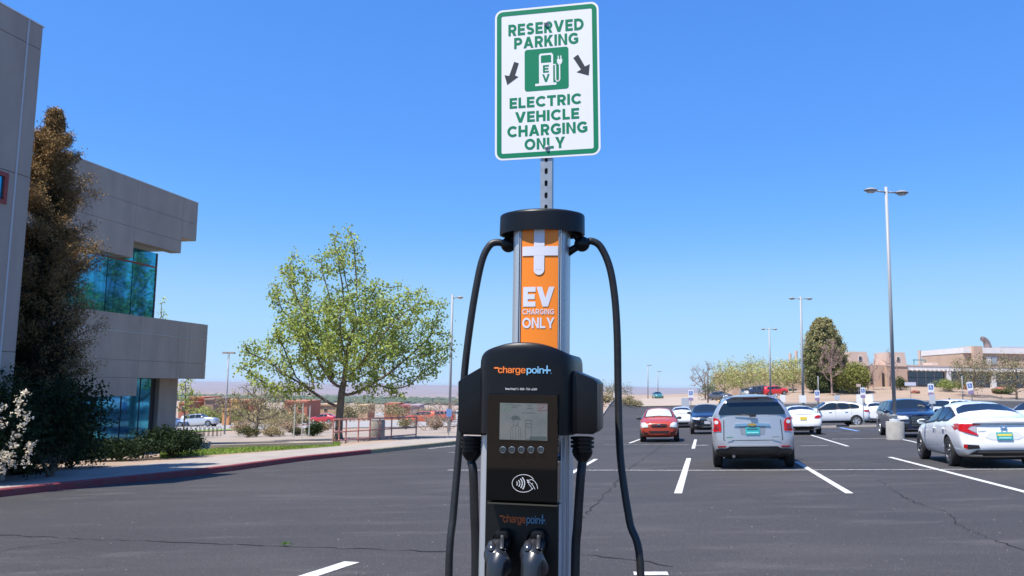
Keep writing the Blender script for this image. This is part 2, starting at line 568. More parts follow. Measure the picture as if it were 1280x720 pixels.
def strip(name, path, offs, mat_, kind='structure', parent=None):
    """sweep a cross-section (offset to the left, height above the lot) along (x, y) points"""
    bm = bmesh.new(); rows = []
    for i, (x, y) in enumerate(path):
        a = Vector(path[max(i - 1, 0)]); b = Vector(path[min(i + 1, len(path) - 1)])
        t = (b - a).normalized(); n = Vector((-t.y, t.x))
        rows.append([bm.verts.new((x + n.x * o, y + n.y * o, lotz(x + n.x * o, y + n.y * o) + h)) for o, h in offs])
    for r0, r1 in zip(rows, rows[1:]):
        for k in range(len(offs) - 1):
            bm.faces.new((r0[k], r0[k + 1], r1[k + 1], r1[k]))
    o = finish(name, bm, mat_, parent)
    if kind: o['kind'] = kind
    return o

def kpath(y0, y1, step=1.0):
    n = max(2, int((y1 - y0) / step) + 1)
    return [(kerbx(y), y) for y in lerp_list(y0, y1, n)]
ky = gp(464, 567).y
kprof = [(0, -.05), (.012, .13), (.035, .155), (.15, .157)]
strip("red_kerb", kpath(-20, ky), kprof, KRED)
strip("yellow_kerb", kpath(ky, 52), kprof, KYEL)
strip("grey_kerb", kpath(52, 111.9), kprof, CONC)
strip("sidewalk", kpath(-20, 60), [(.15, .153), (1.6, .158), (3.0, .16), (3.0, .10)], CONC)

def sheet4(name, c, mat_, off=.02, fn=None, nu=24, nv=12, kind='structure', label=None):
    fn = fn or gz
    bm = bmesh.new(); g = []
    for j in range(nv + 1):
        row = []
        for i in range(nu + 1):
            u, v = i / nu, j / nv
            x = (c[0][0] * (1 - u) + c[1][0] * u) * (1 - v) + (c[3][0] * (1 - u) + c[2][0] * u) * v
            y = (c[0][1] * (1 - u) + c[1][1] * u) * (1 - v) + (c[3][1] * (1 - u) + c[2][1] * u) * v
            row.append(bm.verts.new((x, y, fn(x, y) + off)))
        g.append(row)
    for j in range(nv):
        for i in range(nu):
            bm.faces.new((g[j][i], g[j][i + 1], g[j + 1][i + 1], g[j + 1][i]))
    o = finish(name, bm, mat_)
    o['kind'] = kind
    return o

def up(x, y): return lotz(x, y) + .15
G = lambda px, py: tuple(gp(px, py, up))[:2]

# land behind the left kerb: lawn, paths, plaza, the lower road
sheet4("lawn_strip", [G(200, 573), G(425, 557.5), G(425, 553), G(200, 566)], GRASS, .004)
sheet4("path", [G(225, 564), G(425, 553), G(470, 549), G(225, 557.5)], CONC, .008)
PLAZA = mat("plaza_paving", (.31, .25, .20), .9, col2=(.255, .205, .165), scale=.8, detail=8)
sheet4("plaza", [G(170, 556), G(620, 545), G(620, 533), G(170, 545)], PLAZA, .012)
ROADL = mat("weathered_road", (.25, .235, .225), .9, col2=(.31, .29, .27), scale=.3, detail=8)
sheet4("lower_road", [G(150, 540), G(640, 531), G(640, 519), G(150, 528)], ROADL, .06, nu=40)
sheet4("lower_lot", [G(470, 519), G(640, 519), G(640, 509), G(450, 509)], ROADL, .06, nu=40)
sheet4("verge_lawn", [G(190, 543), G(305, 537.5), G(300, 536), G(190, 540.5)], GRASS, .066)
FARROAD = mat("pale_far_road", (.36, .295, .235), .95, col2=(.31, .25, .20), scale=.3)
a = gx(770, 112.3, lotz); b_ = gx(905, 112.3, lotz); c_ = gx(872, 175, lotz); d_ = gx(806, 175, lotz)
sheet4("far_road", [(a.x, a.y), (b_.x, b_.y), (c_.x, c_.y), (d_.x, d_.y)], FARROAD, .10, lotz)
LANE = mat("pale_lane", (.24, .225, .215), .9, var=.2, scale=.3)

def marking(name, pts, w, mat_=LINE, off=.006, wfun=None):
    """painted line on the lot, laid along its real ground points"""
    bm = bmesh.new()
    p = [Vector(q[:2]) for q in pts]
    rows = []
    n = 1 + int((p[-1] - p[0]).length / 1.0)
    q = [p[0].lerp(p[-1], i / n) for i in range(n + 1)] if len(p) == 2 else p
    for i, c in enumerate(q):
        t = (q[min(i + 1, len(q) - 1)] - q[max(i - 1, 0)]).normalized(); s = Vector((-t.y, t.x))
        ww = w if wfun is None else wfun(i)
        rows.append([bm.verts.new((*(c + s * (ww / 2 * k)), lotz(*(c + s * (ww / 2 * k))) + off)) for k in (-1, 1)])
    for a, b in zip(rows, rows[1:]): bm.faces.new((a[0], a[1], b[1], b[0]))
    o = finish(name, bm, mat_); o['kind'] = 'structure'
    return o
A = lambda px, py: gp(px, py)
BLUEP = mat("blue_line_paint", (.07, .17, .42), .7, col2=(.2, .3, .5), scale=6)
for k, (p0, p1, w) in enumerate([
        ((861, 573), (847.5, 617), .13), ((995, 577), (1062, 617), .12), ((1112, 571.5), (1300, 620), .12),
        ((787, 554), (806, 547), .12), ((869.5, 549.5), (866.5, 561), .12), ((745, 574), (714, 592), .12),
        ((1014, 544), (1060, 558), .11), ((1122, 548), (1172, 559), .11),
        ((440, 703), (375, 724), .17), ((792, 717.5), (835, 717.5), .15),
        ((700, 546), (735, 546), .12), ((868, 557.5), (885, 556.5), .1), ((536, 561), (572, 557), .1),
        ((1040, 549), (1112, 548), .12), ((1000, 557.5), (1035, 557), .1)]):
    marking("bay_line", (A(*p0), A(*p1)), w)
marking("cross_line", (A(560, 588), A(900, 588.3)), .085, off=.009)
marking("cross_line", (A(900, 588.3), A(1320, 586.6)), .085, off=.009)
marking("cross_line", (A(560, 566), A(690, 565.5)), .10, off=.009)
marking("cross_line", (A(755, 555.8), A(886, 556.2)), .055, off=.009)
for p0, p1, w in [((1024, 539), (1051, 539), .22), ((1050, 534.5), (1073, 539), .25), ((1089, 537.5), (1096, 537.5), .22)]:
    marking("blue_accessible_line", (A(*p0), A(*p1)), w, BLUEP, .008)
CRACK = mat("crack", (.006, .006, .006), 1.0)
random.seed(4)
def crack(pts, w, wob=.04):
    q = []
    P = [A(*p) for p in pts]
    for a, b in zip(P, P[1:]):
        n = max(2, int((b - a).length / .12))
        for i in range(n):
            c = a.lerp(b, i / n)
            q.append((c.x + random.uniform(-wob, wob), c.y + random.uniform(-wob, wob)))
    marking("asphalt_crack", q, w, CRACK, .0045, wfun=lambda i: w * (.25 + 1.5 * abs(noise.noise(Vector((i * .23, w * 50, 0)))) * 1.6))
crack([(-10, 668), (100, 674), (200, 677), (300, 681), (400, 685), (500, 688), (570, 690)], .026)
crack([(725, 693), (770, 697), (815, 703), (850, 712)], .02)
crack([(-5, 691), (45, 682), (120, 674)], .012)
crack([(1120, 617), (1152, 632), (1180, 639), (1196, 655), (1222, 668), (1262, 682), (1284, 692)], .018)
crack([(1100, 600), (1122, 618)], .008)
crack([(838, 549), (806, 573), (783, 588), (765, 610)], .02)
crack([(765, 610), (735, 640), (728, 650)], .012)
# ------------------------------------------------------------ distant land
bm = bmesh.new()
random.seed(2)
nseg = 160
MESA = mat("mesa_rock", (.24, .185, .18), 1.0, col2=(.17, .14, .15), scale=.0016, detail=8, streak=(1, 1, 5))
prof = [(.5, 3300), (2.5, 4500), (8, 6000), (18, 7600), (29, 9000), (38, 9800), (39, 11500)]
rows = []
for z, y in prof:
    row = []
    for i in range(nseg + 1):
        x = -9000 + 18000 * i / nseg
        zz = z + lotz(x, y)
        if z > 4:
            zz += 3.2 * noise.noise(Vector((x * .0011, y * .0004, 1))) + 1.3 * noise.noise(Vector((x * .006, y * .001, 2)))
        yy = y + 500 * noise.noise(Vector((x * .0007, 5, z * .01)))
        row.append(bm.verts.new((x, yy, zz)))
    rows.append(row)
for a, b in zip(rows, rows[1:]):
    for i in range(nseg): bm.faces.new((a[i], a[i + 1], b[i + 1], b[i]))
tag(finish("far_mesa", bm, MESA), kind='structure')

def blob_field(name, n, mat_, xr, yr, sr, seed, zoff=0.0):
    rnd = np.random.RandomState(seed)
    b0 = bmesh.new(); bmesh.ops.create_icosphere(b0, subdivisions=1, radius=1)
    base = np.array([v.co[:] for v in b0.verts]); fc = np.array([[v.index for v in f.verts] for f in b0.faces]); b0.free()
    V, F = [], []
    for i in range(n):
        y = rnd.uniform(*yr); x = rnd.uniform(xr[0], xr[1]) * y
        s = rnd.uniform(*sr)
        p = base * (1 + rnd.uniform(-.25, .25, (len(base), 1))) * np.array([s * 1.5, s, s * .7])
        V.append(p + np.array([x, y, lotz(x, y) + s * .4 + zoff])); F.append(fc + i * len(base))
    me = bpy.data.meshes.new(name)
    me.from_pydata(np.concatenate(V).tolist(), [], np.concatenate(F).tolist()); me.materials.append(mat_)
    return (me.shade_smooth(), tag(new_obj(name, me), kind='stuff'))[1]
FARG = mat("far_trees", (.055, .085, .045), 1, col2=(.09, .11, .06), scale=.02)
blob_field("valley_woodland", 2600, FARG, (-.62, .30), (1900, 2700), (4, 8), 3)
FARH = mat("far_roofs", (.40, .35, .32), .9)
blob_field("far_town", 70, FARH, (-.5, .3), (3000, 6500), (3, 6), 9, -2)

# ------------------------------------------------------------ office building on the left
PRECAST = mat("precast_concrete", (.45, .36, .29), .92, col2=(.37, .295, .24), scale=1.1, detail=10, bump=.25, bscale=60, streak=(1, 1, .35))
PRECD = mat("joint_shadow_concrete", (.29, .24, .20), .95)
SOFFIT = mat("bounce_lit_soffit", (.5, .45, .38), .9)  # paler than the panels, bounced light put into the colour
TEAL = mat("teal_reflective_glass", (.04, .40, .60), .05, metal=.8, spec=1.0, col2=(.015, .17, .33), scale=.5, streak=(1, 1, .12), lo=.45, hi=.55)
MULL = mat("dark_mullion", (.03, .05, .07), .5)
REDF = mat("red_window_frame", (.30, .05, .035), .6)
NV = Vector((-CP, SP, 0))          # away from the kerb
UP = Vector((0, 0, 1))
office = thing("office_building", "two storey grey concrete office building with teal windows and stepped overhangs on the left", "building", (-10, 20, lotz(-10, 20)))
off_inv = Matrix.Translation(-Vector(office.location))

def fin_at(root, name, bm, mat_, bevel=0.0, smooth_=False):
    bmesh.ops.translate(bm, verts=bm.verts[:], vec=-Vector(root.location))
    return finish(name, bm, mat_, root, smooth_, bevel)

def uz(px, py, v):
    p = on_plane(px, py, NV, v)
    return p.dot(D), p.z

def slab(name, v0, v1, u0, u1, z0, z1, mat_=PRECAST, bevel=0.0):
    bm = bmesh.new()
    frame_box(bm, Vector((0, 0, 0)), NV, D, UP, v0, v1, u0, u1, z0, z1)
    return fin_at(office, name, bm, mat_, bevel)

V1 = 14.4                            # near wing facade
uc, zt = uz(54, 34, V1)
g0 = lotz(-11, 18) - .3
J = .014
slab("wall", V1 + .06, V1 + 9, uc - 2.65, uc - .02, g0, zt - .12, PRECD)
zj = [g0, uz(37, 222, V1)[1] - 3.9, uz(37, 222, V1)[1], uz(50, 62, V1)[1], zt]
uj = [uc - 2.66, uz(-55, 200, V1)[0], uz(22, 200, V1)[0], uc - .42, uc]
wu0, wz0 = uz(-14, 250, V1); wu1, wz1 = uz(11, 213, V1)
for i in range(len(uj) - 1):
    for k in range(len(zj) - 1):
        u0, u1, z0, z1 = uj[i] + J / 2, uj[i + 1] - J / 2, zj[k] + J / 2, zj[k + 1] - J / 2
        if i == 1 and z0 < wz0 < z1:      # panel with the window opening
            bm = bmesh.new(); O = Vector((0, 0, 0))
            zz0, zz1 = wz0, min(wz1, z1 - .05)
            frame_box(bm, O, NV, D, UP, V1, V1 + .06, u0, u1, z0, zz0)
            frame_box(bm, O, NV, D, UP, V1, V1 + .06, u0, u1, zz1, z1)
            frame_box(bm, O, NV, D, UP, V1, V1 + .06, wu1, u1, zz0, zz1)
            frame_box(bm, O, NV, D, UP, V1, V1 + .06, u0, max(wu0, u0 + .02), zz0, zz1)
            fin_at(office, "panel", bm, PRECAST)
            bm = bmesh.new()
            for (a0, a1, b0, b1) in ((wu0, wu1, zz0, zz0 + .09), (wu0, wu1, zz1 - .09, zz1), (wu1 - .09, wu1, zz0 + .09, zz1 - .09), (wu0, wu0 + .09, zz0 + .09, zz1 - .09)):
                frame_box(bm, O, NV, D, UP, V1 - .02, V1 + .055, a0, a1, b0, b1)
            w = fin_at(office, "window", bm, REDF)
            bm = bmesh.new(); frame_box(bm, O, NV, D, UP, V1 + .03, V1 + .045, wu0 + .09, wu1 - .09, zz0 + .09, zz1 - .09)
            pn = fin_at(office, "pane", bm, TEAL); pn.parent = w
        else:
            slab("panel", V1, V1 + .058, u0, u1, z0, z1)
# end face of the near wing, with its reveal
for k in range(len(zj) - 1):
    slab("end_panel", V1 + .07, V1 + 9, uc - .018, uc + .03, zj[k] + J / 2, zj[k + 1] - J / 2)
slab("parapet_cap", V1 - .012, V1 + .30, uc - 2.66, uc + .04, zt + .002, zt + .03, SUNCAP)
# metal strip down the near corner
slab("corner_strip", V1 - .015, V1 - .001, uj[3] - .02, uj[3] + .022, g0, zt - .01, mat("grey_sealant", (.5, .5, .5), .6))

V2 = 22.0                            # far wing facade
U = lambda px, py: uz(px, py, V2)
ue, ztop = U(248, 254)
ub = U(227, 300)[0]; ua = U(168, 300)[0]
uleft = uc - 1.0
zA = U(168, 323)[1]; zB = U(227, 317)[1]; zC = U(246, 302)[1]
z_j1 = zB + (ztop - zB) * .62
slab("parapet_core", V2 + .06, V2 + 3.6, uleft, ue - .05, zC + .05, ztop - .1, PRECD)
ul = [uleft, ua - 7.6, ua - 4.4, ua - .02, ub, ue]
zbot = [zA, zA, zA, zB, zC]
zmid = [ztop - 1.02] * 5
for i in range(5):
    zs = [zbot[i], zmid[i] - .95 if zbot[i] < zmid[i] - 1.4 else zmid[i], zmid[i], ztop]
    if i == 4: zs = [zC, zmid[i], ztop]
    zs = sorted(set(zs))
    for z0, z1 in zip(zs, zs[1:]):
        if z1 - z0 < .08: continue
        slab("panel", V2, V2 + .5, ul[i] + .006, ul[i + 1] - .006, z0 + .006, z1 - .006)
slab("parapet_cap", V2 - .012, V2 + .3, uleft, ue + .01, ztop + .002, ztop + .025, SUNCAP)
slab("end_panel", V2 + .505, V2 + 6, ue - .3, ue - .01, zC, ztop - .008)
slab("soffit", V2 + .505, V2 + 5, uleft, ub, zB + .1, zB + .2, SOFFIT)
slab("soffit", V2 + .505, V2 + 5, ub + .01, ue - .32, zC + .02, zC + .1, SOFFIT)
# upper storey glass, set back
VG = V2 + 1.55
ug, zg0 = uz(193, 394, VG); zw0 = uz(193, 396, VG)[1] - .3
ug = uz(194, 350, VG)[0]
pw = 1.6
zred = uz(193, 334, VG)[1]
win = slab("window_wall", VG + .02, VG + .07, uleft, ug - .03, zw0, zB + .1, MULL)
u = ug; k = 0
while u > uleft + 1:
    for z0, z1 in ((zw0, zred - .03), (zred + .04, zB + .1)):
        p_ = slab("pane", VG - .005, VG + .018, u - pw + .03, u - .03, z0, z1, TEAL); p_.parent = win
    u -= pw
slab("window_rail", VG - .03, VG + .0, uleft, ug, zred - .028, zred + .038, REDF)
slab("corner_post", VG - .03, VG + .08, ug - .025, ug + .05, zw0, zB + .1, mat("red_dark_frame", (.12, .03, .03), .6))
eg = slab("end_pane", VG + .09, VG + 3.6, ug - .02, ug, zw0, zB + .1, TEAL)
# middle slab (balcony band)
V3 = V2 - .02
ue3, zt3 = uz(260, 406, V3); zb3 = uz(257, 474, V3)[1]
zst = uz(260, 425, V3)[1]; zj3 = uz(258, 455, V3)[1]
ul3 = [uleft, ue3 - 9.0, uz(172, 470, V3)[0], uz(222, 440, V3)[0], uz(236, 440, V3)[0], ue3]
zlow = uz(172, 495, V3)[1]
slab("band_core", V3 + .06, V3 + 5.5, uleft, ue3 - .04, zb3 + .03, zt3 - .08, PRECD)
for i in range(5):
    zs = [zb3, zj3, zst, zt3]
    if i < 2: zs = [zlow] + zs
    for z0, z1 in zip(zs, zs[1:]):
        slab("panel", V3, V3 + .4, ul3[i] + .006, ul3[i + 1] - .006, z0 + .006, z1 - .006)
slab("drip_strip", V3 - .02, V3 - .001, uleft, ue3, zst - .012, zst + .014, mat("pale_metal_strip", (.5, .52, .55), .4, metal=.3))
slab("end_panel", V3 + .405, V3 + 5.5, ue3 - .03, ue3 - .002, zb3 + .01, zt3 - .01)
slab("soffit", V3 + .41, V3 + 5.4, ul3[2], ue3 - .05, zb3, zb3 + .025, PRECAST)
# ground floor: column, glass, base wall
gb = lotz(-15, 38) - .3
VC = V2 + 1.0
uc0 = uz(197, 520, VC)[0]; uc1 = uz(220, 520, VC)[0]
slab("column", VC, VC + 1.1, uc0, uc1, gb, zb3, PRECAST, .01)
VL = V2 + .9
ulg = uz(186, 520, VL)[0]
base_z = uz(172, 561, VL)[1]
slab("base_wall", VL - .05, VL + .3, uleft, ulg, gb, base_z, PRECD)
win2 = slab("window_wall", VL + .02, VL + .06, uleft, ulg, base_z + .01, zb3, MULL)
edges = [uz(q, 530, VL)[0] for q in (104, 125, 149, 172, 186)]
edges = [edges[0] - 2.4, edges[0] - 1.2] + edges
zm_ = uz(140, 536, VL)[1]
for a, b in zip(edges, edges[1:]):
    p_ = slab("pane", VL - .005, VL + .015, a + .05, b - .05, base_z + .05, min(zlow if b <= ul3[2] + .3 else zb3, zb3) - .02, TEAL); p_.parent = win2
slab("back_wall", VL + 3.4, VL + 3.6, uleft, ue3 - 2.2, gb, zb3, PRECD)
slab("dark_opening", VL + .3, VL + .36, ulg + .02, uc0 + .3, gb, zb3, mat("opening_shade", (.03, .03, .035), .4))  # dark sheet standing in for the shade inside the opening

# ------------------------------------------------------------ charging station
F_ = -D                                           # the way the station faces
st_o = gx(652, 2.50, lotz)
ST = Vector((st_o.x, st_o.y, st_o.z))
station = thing("charging_station", "tall black and silver vehicle charging post with orange EV charging only panel", "charging station", ST)
ALU = mat("brushed_aluminium", (.52, .54, .57), .38, metal=.55, var=.06, scale=200)
DARKP = mat("station_black_plastic", (.0045, .005, .0065), .34, spec=.28, bump=.03, bscale=1200, col2=(.008, .008, .009), scale=7)
GLOSS = mat("glossy_black_panel", (.004, .004, .004), .03, spec=.30)
ORANGE = mat("orange_vinyl", (.90, .235, .012), .45)
OFFW = mat("off_white_print", (.66, .66, .72), .5)
def SP3(a, b, z):        # station coordinates: a to the right, b backwards, z absolute height
    q = Vector((ST.x, ST.y, 0)) + E * a + D * b; q.z = z
    return q
def sfin(name, bm, mat_, bevel=0.0, smooth_=True, parent=None):
    o = fin_at(station, name, bm, mat_, bevel, smooth_)
    if parent is not None: o.parent = parent
    return o
def shadapt(px, py, b):
    """station coordinates (a, z) of a photo point on the plane b behind the station's face"""
    q = on_plane(px, py, D, Vector((ST.x, ST.y, 0)).dot(D) + b)
    return (q - Vector((ST.x, ST.y, 0))).dot(E), q.z
aL = shadapt(597, 640, 0)[0]; aR = shadapt(699.5, 640, 0)[0] + .008
zH0 = shadapt(655, 542, 0)[1]
zG = ST.z - .02
# concrete pad under the station
pad_b = bmesh.new()
prism(pad_b, rrect(0, .14, .9, .9, .05), Vector((ST.x, ST.y, 0)), E, D, UP, ST.z - .1, ST.z + .10)
pad = finish("concrete_pad", pad_b, CONC, bevel=.015)
pad['label'] = "square pale concrete pad under the charging post"; pad['category'] = "base"
# lower column: silver extrusion with rounded corners
bm = bmesh.new()
ac = (aL + aR) / 2; aw = aR - aL
prism(bm, [(x, y) for x, y in rrect(ac, .13, aw, .26, .03, 5)], Vector((ST.x, ST.y, 0)), E, D, UP, ST.z + .10, zH0 + .06)
for sx in (aL, aR):       # the fluted side ribs
    s = 1 if sx > ac else -1
    for bb in (.04, .075, .11):
        frame_box(bm, Vector((ST.x, ST.y, 0)), E, D, UP, sx - .002, sx + .0035, bb, bb + .012, ST.z + .10, zH0 + .05)
col = sfin("column", bm, ALU)
pl, pr = shadapt(607.5, 600, -.01)[0], shadapt(698, 600, -.01)[0]
pc = (pl + pr) / 2
bm = bmesh.new()
frame_box(bm, Vector((ST.x, ST.y, 0)), E, D, UP, pl, pr, -.012, .02, ST.z + .12, zH0 + .02)
sfin("front_panel", bm, mat("black_front_panel", (.005, .005, .004), .38, spec=.3), .003)

# head: bowed black housing
zHt = shadapt(655, 431, .02)[1]
hl, hr = shadapt(600, 480, 0)[0], shadapt(717, 480, 0)[0]
hc, hw = (hl + hr) / 2, (hr - hl) / 2
bm = bmesh.new()
def head_ring(z, k=1.0, bo=0.0):
    out = []
    for i in range(33):
        t = -1 + 2 * i / 32
        c = 1 - abs(t) ** 2.2
        out.append(SP3(hc + hw * t * k, -.035 - .035 * c * k - .0 + bo + (1 - k) * .1 + .035 * (abs(t) ** 14), z - (.030 * abs(t) ** 2.4 if z > zH0 + .01 else 0)))
    zz_ = z - (.030 if z > zH0 + .01 else 0)
    out += [SP3(hc + hw * k, .22 * k, zz_), SP3(hc - hw * k, .22 * k, zz_)]
    return out
rings = []
for z, k in ((zH0, 1.0), (zHt - .055, 1.0), (zHt - .02, .992), (zHt - .008, .975), (zHt, .94), (zHt + .004, .85), (zHt + .006, .5)):
    rings.append([bm.verts.new(p) for p in head_ring(z, k)])
for a, b in zip(rings, rings[1:]):
    n = len(a)
    for i in range(n):
        bm.faces.new((a[i], a[(i + 1) % n], b[(i + 1) % n], b[i]))
bm.faces.new(rings[0][::-1]); bm.faces.new(rings[-1])
head = sfin("head_housing", bm, DARKP)
# wings holding the cable glands
for s in (-1, 1):
    bm = bmesh.new()
    if s < 0: (a0, z0), (a1, z1), (a2, z2) = shadapt(601, 457, .0), shadapt(573, 474, .0), shadapt(573, 543, .0)
    else: (a0, z0), (a1, z1), (a2, z2) = shadapt(716, 462, .0), shadapt(747, 475, .0), shadapt(747, 543, .0)
    a0 -= s * .02
    poly = [(a0, z2), (a2 - s * .012, z2), (a2, z2 + .012), (a1, z1 - .008), (a1 - s * .012, z1 + .003), (a0, z0 + .006)]
    O = Vector((ST.x, ST.y, 0))
    prism(bm, poly, O, E, UP, D, -.005, .17)
    sfin("side_housing", bm, DARKP, .004)
    # gland
    bm = bmesh.new()
    gxp = 590 if s < 0 else 728
    ag, zg = shadapt(gxp, 545, .06)
    wg = .035
    for i in range(4):
        zz = zg - .002 - i * .012
        r = wg * (1.0 if i < 3 else .86)
        lathe(bm, [(r * .8, zz), (r, zz - .001), (r, zz - .008), (r * .8, zz - .0095), (r * .8, zz - .012)], SP3(ag, .06, 0), UP, 16, x=E, sx=1.02, sy=1.0)
    lathe(bm, [(wg * .9, zg - .046), (wg * .8, zg - .058), (wg * .45, zg - .074), (0, zg - .074)], SP3(ag, .06, 0), UP, 16, x=E)
    sfin("cable_gland", bm, DARKP)
# bezel and screen
bf = -.076
def fb(name, pxa, pya, pxb, pyb, b0, b1, mat_, bevel=.0, parent=None):
    a0, z1 = shadapt(pxa, pya, b0); a1, z0 = shadapt(pxb, pyb, b0)
    bm = bmesh.new(); frame_box(bm, Vector((ST.x, ST.y, 0)), E, D, UP, a0, a1, b0, b1, z0, z1)
    return sfin(name, bm, mat_, bevel, False, parent)
bez = fb("glossy_panel", 609.5, 491, 696.5, 629, bf, -.01, GLOSS, .003)
fb("panel_lip", 609.5, 629.5, 696.5, 632, bf - .003, -.005, mat("worn_lip", (.05, .045, .035), .4), 0)
SCR = mat("lcd_screen", (.075, .10, .105), .08, spec=.9, emit=.06, col2=(.13, .14, .135), scale=14)
scr = fb("display", 625, 503.5, 684, 551, bf - .0025, bf - .0002, SCR)
LCDK = mat("lcd_dark_print", (.06, .08, .075), .3)
LCDG = mat("lcd_green_print", (.10, .22, .13), .3)
LCDR = mat("lcd_red_print", (.22, .05, .07), .3)
bs = bf - .0029
def sq(px, py): a, z = shadapt(px, py, bs); return (a, z)
O0 = Vector((ST.x, ST.y, 0))
def flat(bm, pts, b=bs, mi=0, th=.0004):
    prism(bm, [sq(*p) if True else p for p in pts], O0, E, UP, D, b, b + th, mi)
def outline(bm, pts, w, b=bs, mi=0, close=True):
    P = [Vector(sq(*p)) for p in pts]
    n = len(P)
    for i in range(n if close else n - 1):
        p, q = P[i], P[(i + 1) % n]
        t = q - p
        if t.length < 1e-6: continue
        nn = Vector((-t.y, t.x)).normalized() * w / 2; tt = t.normalized() * w * .3
        prism(bm, [tuple(p - nn - tt), tuple(q - nn + tt), tuple(q + nn + tt), tuple(p + nn - tt)], O0, E, UP, D, b, b + .0004, mi)
bm = bmesh.new()
# green tick button, red card button, the person and the station drawn on the screen
outline(bm, [(626.5, 505), (637.5, 505), (637.5, 513), (626.5, 513)], .0012, mi=1)
outline(bm, [(629.5, 509), (631.5, 511), (635, 506.5)], .0016, mi=1, close=False)
outline(bm, [(672.5, 505.5), (683, 505.5), (684.5, 509), (683, 513), (672.5, 513)], .0012, mi=2)
outline(bm, [(675, 511), (680, 508)], .0016, mi=2, close=False)
for y, x0, x1 in ((506.5, 639.5, 651), (509, 639.5, 646), (507, 660, 664), (510.5, 659, 666), (516, 652, 670)):
    outline(bm, [(x0, y), (x1, y)], .0009, mi=0, close=False)
flat(bm, [(639, 523), (640, 520.5), (644, 519.5), (648, 520.5), (650.5, 524), (650, 525), (648, 524), (640, 525)])
outline(bm, [(641, 525.5), (641.5, 530), (644.5, 532.5), (647.5, 530), (648, 525.5)], .0008, close=False)
outline(bm, [(642, 532), (638.5, 535.5), (638, 549)], .0009, close=False)
outline(bm, [(646.5, 532), (650.5, 535.5), (651, 549)], .0009, close=False)
outline(bm, [(641, 536), (641, 549)], .0008, close=False)
outline(bm, [(648, 536), (648, 549)], .0008, close=False)
outline(bm, [(644.5, 535), (644.5, 549)], .0008, close=False)
outline(bm, [(656.5, 525), (664, 525), (664, 549), (656.5, 549)], .0010, mi=0)
outline(bm, [(658, 529), (662.5, 529), (662.5, 534), (658, 534)], .0008, mi=0)
flat(bm, [(662, 545.5), (683, 545.5), (683, 550), (662, 550)])
o = sfin("screen_picture", bm, [LCDK, LCDG, LCDR], 0, False, scr)
# five round buttons under the screen
for px in (629, 640.3, 652, 664, 676.3):
    a, z = shadapt(px, 562.3, bf)
    bm = bmesh.new()
    lathe(bm, [(.0098, .001), (.0098, .005), (.0084, .0065), (.0074, .0045)], SP3(a, bf, z), F_, 20, x=E)
    bt = sfin("button", bm, mat("button_ring", (.22, .25, .27), .25, metal=.5))
    bm = bmesh.new()
    lathe(bm, [(.0074, .003), (.0070, .0048), (0, .0055)], SP3(a, bf, z), F_, 16, x=E)
    sfin("button_face", bm, mat("button_face", (.035, .045, .05), .2), 0, True, bt)
# contactless payment mark
bm = bmesh.new()
bq = bf - .0012
el = [(654 + 14.0 * math.cos(t * math.pi / 16), 604.5 + 11 * math.sin(t * math.pi / 16)) for t in range(-30, -2 + 1)]
el = [(654.2 + 14.2 * math.cos(math.radians(t)), 604.3 + 11 * math.sin(math.radians(t))) for t in range(-28, -331, -12)][::-1]
outline(bm, el, .0013, bq, close=False)
for k, r in enumerate((3.5, 6.6, 9.7, 12.6)):
    cx = 643
    arc = [(cx + r * math.cos(math.radians(t)), 604.5 + r * .95 * math.sin(math.radians(t))) for t in range(-38, 39, 8)]
    outline(bm, arc, .0028, bq, close=False)
outline(bm, [(660, 600.5), (664.5, 599.5), (668, 601.5), (671, 606), (672, 611)], .0012, bq, close=False)
outline(bm, [(659, 603), (662, 603), (666, 607), (668.5, 611.5)], .0012, bq, close=False)
outline(bm, [(658.5, 600), (661.5, 606), (664, 609), (665, 612)], .0012, bq, close=False)
outline(bm, [(659, 600), (664, 605), (666, 604.5)], .0012, bq, close=False)
sfin("contactless_mark", bm, mat("white_ink", (.75, .75, .75), .5), 0, False)
# writing
LOGO_O = mat("logo_orange", (.85, .20, .03), .5); LOGO_B = mat("logo_blue", (.25, .55, .80), .5)
def head_bend(u, z):
    t = (u - hc) / hw
    return SP3(u, -.035 - .035 * (1 - abs(t) ** 2.2) - .0006, z)
def logo(x0, x1, ybase, yx, bend, b, mats, name):
    """the maker's word: a dash, c-h-a-r-g-e in orange, p-o-i-n in blue, a plus for the last letter"""
    bm = bmesh.new()
    (a0, zb), (a1, zx) = shadapt(x0, ybase, b), shadapt(x1, yx, b)
    L_ = a1 - a0; xh = zx - zb
    if bend is None: bend = lambda u, z: SP3(u, b, z)
    def bar(u0, u1, z0, z1, mi):
        n = 6
        vs = [[bm.verts.new(bend(u0 + (u1 - u0) * i / n, z) + F_ * .0006) for i in range(n + 1)] for z in (z0, z1)]
        for i in range(n):
            f = bm.faces.new((vs[0][i], vs[0][i + 1], vs[1][i + 1], vs[1][i])); f.material_index = mi
    th = xh * .22
    bar(a0, a0 + L_ * .085, zb + xh * .62, zb + xh * .62 + th, 0)
    kw = dict(bold=.012, spacing=.93, bend=bend, fit=(0.0, .53))
    text_bm(bm, "charge", Vector(), E, UP, a0 + L_ * .075, a0 + L_ * .565, zb, zb + xh, mi=0, **kw)
    text_bm(bm, "poin", Vector(), E, UP, a0 + L_ * .582, a0 + L_ * .875, zb, zb + xh, mi=1, **kw)
    bar(a0 + L_ * .855, a0 + L_ * .985, zb + xh * .36, zb + xh * .36 + th, 1)
    bar(a0 + L_ * .925 - th * .4, a0 + L_ * .925 + th * .45, zb, zb + xh * 1.15, 1)
    bar(a0 + L_ * .988, a0 + L_ * .997, zb, zb + xh * .12, 1)
    return sfin(name, bm, mats, 0, False)
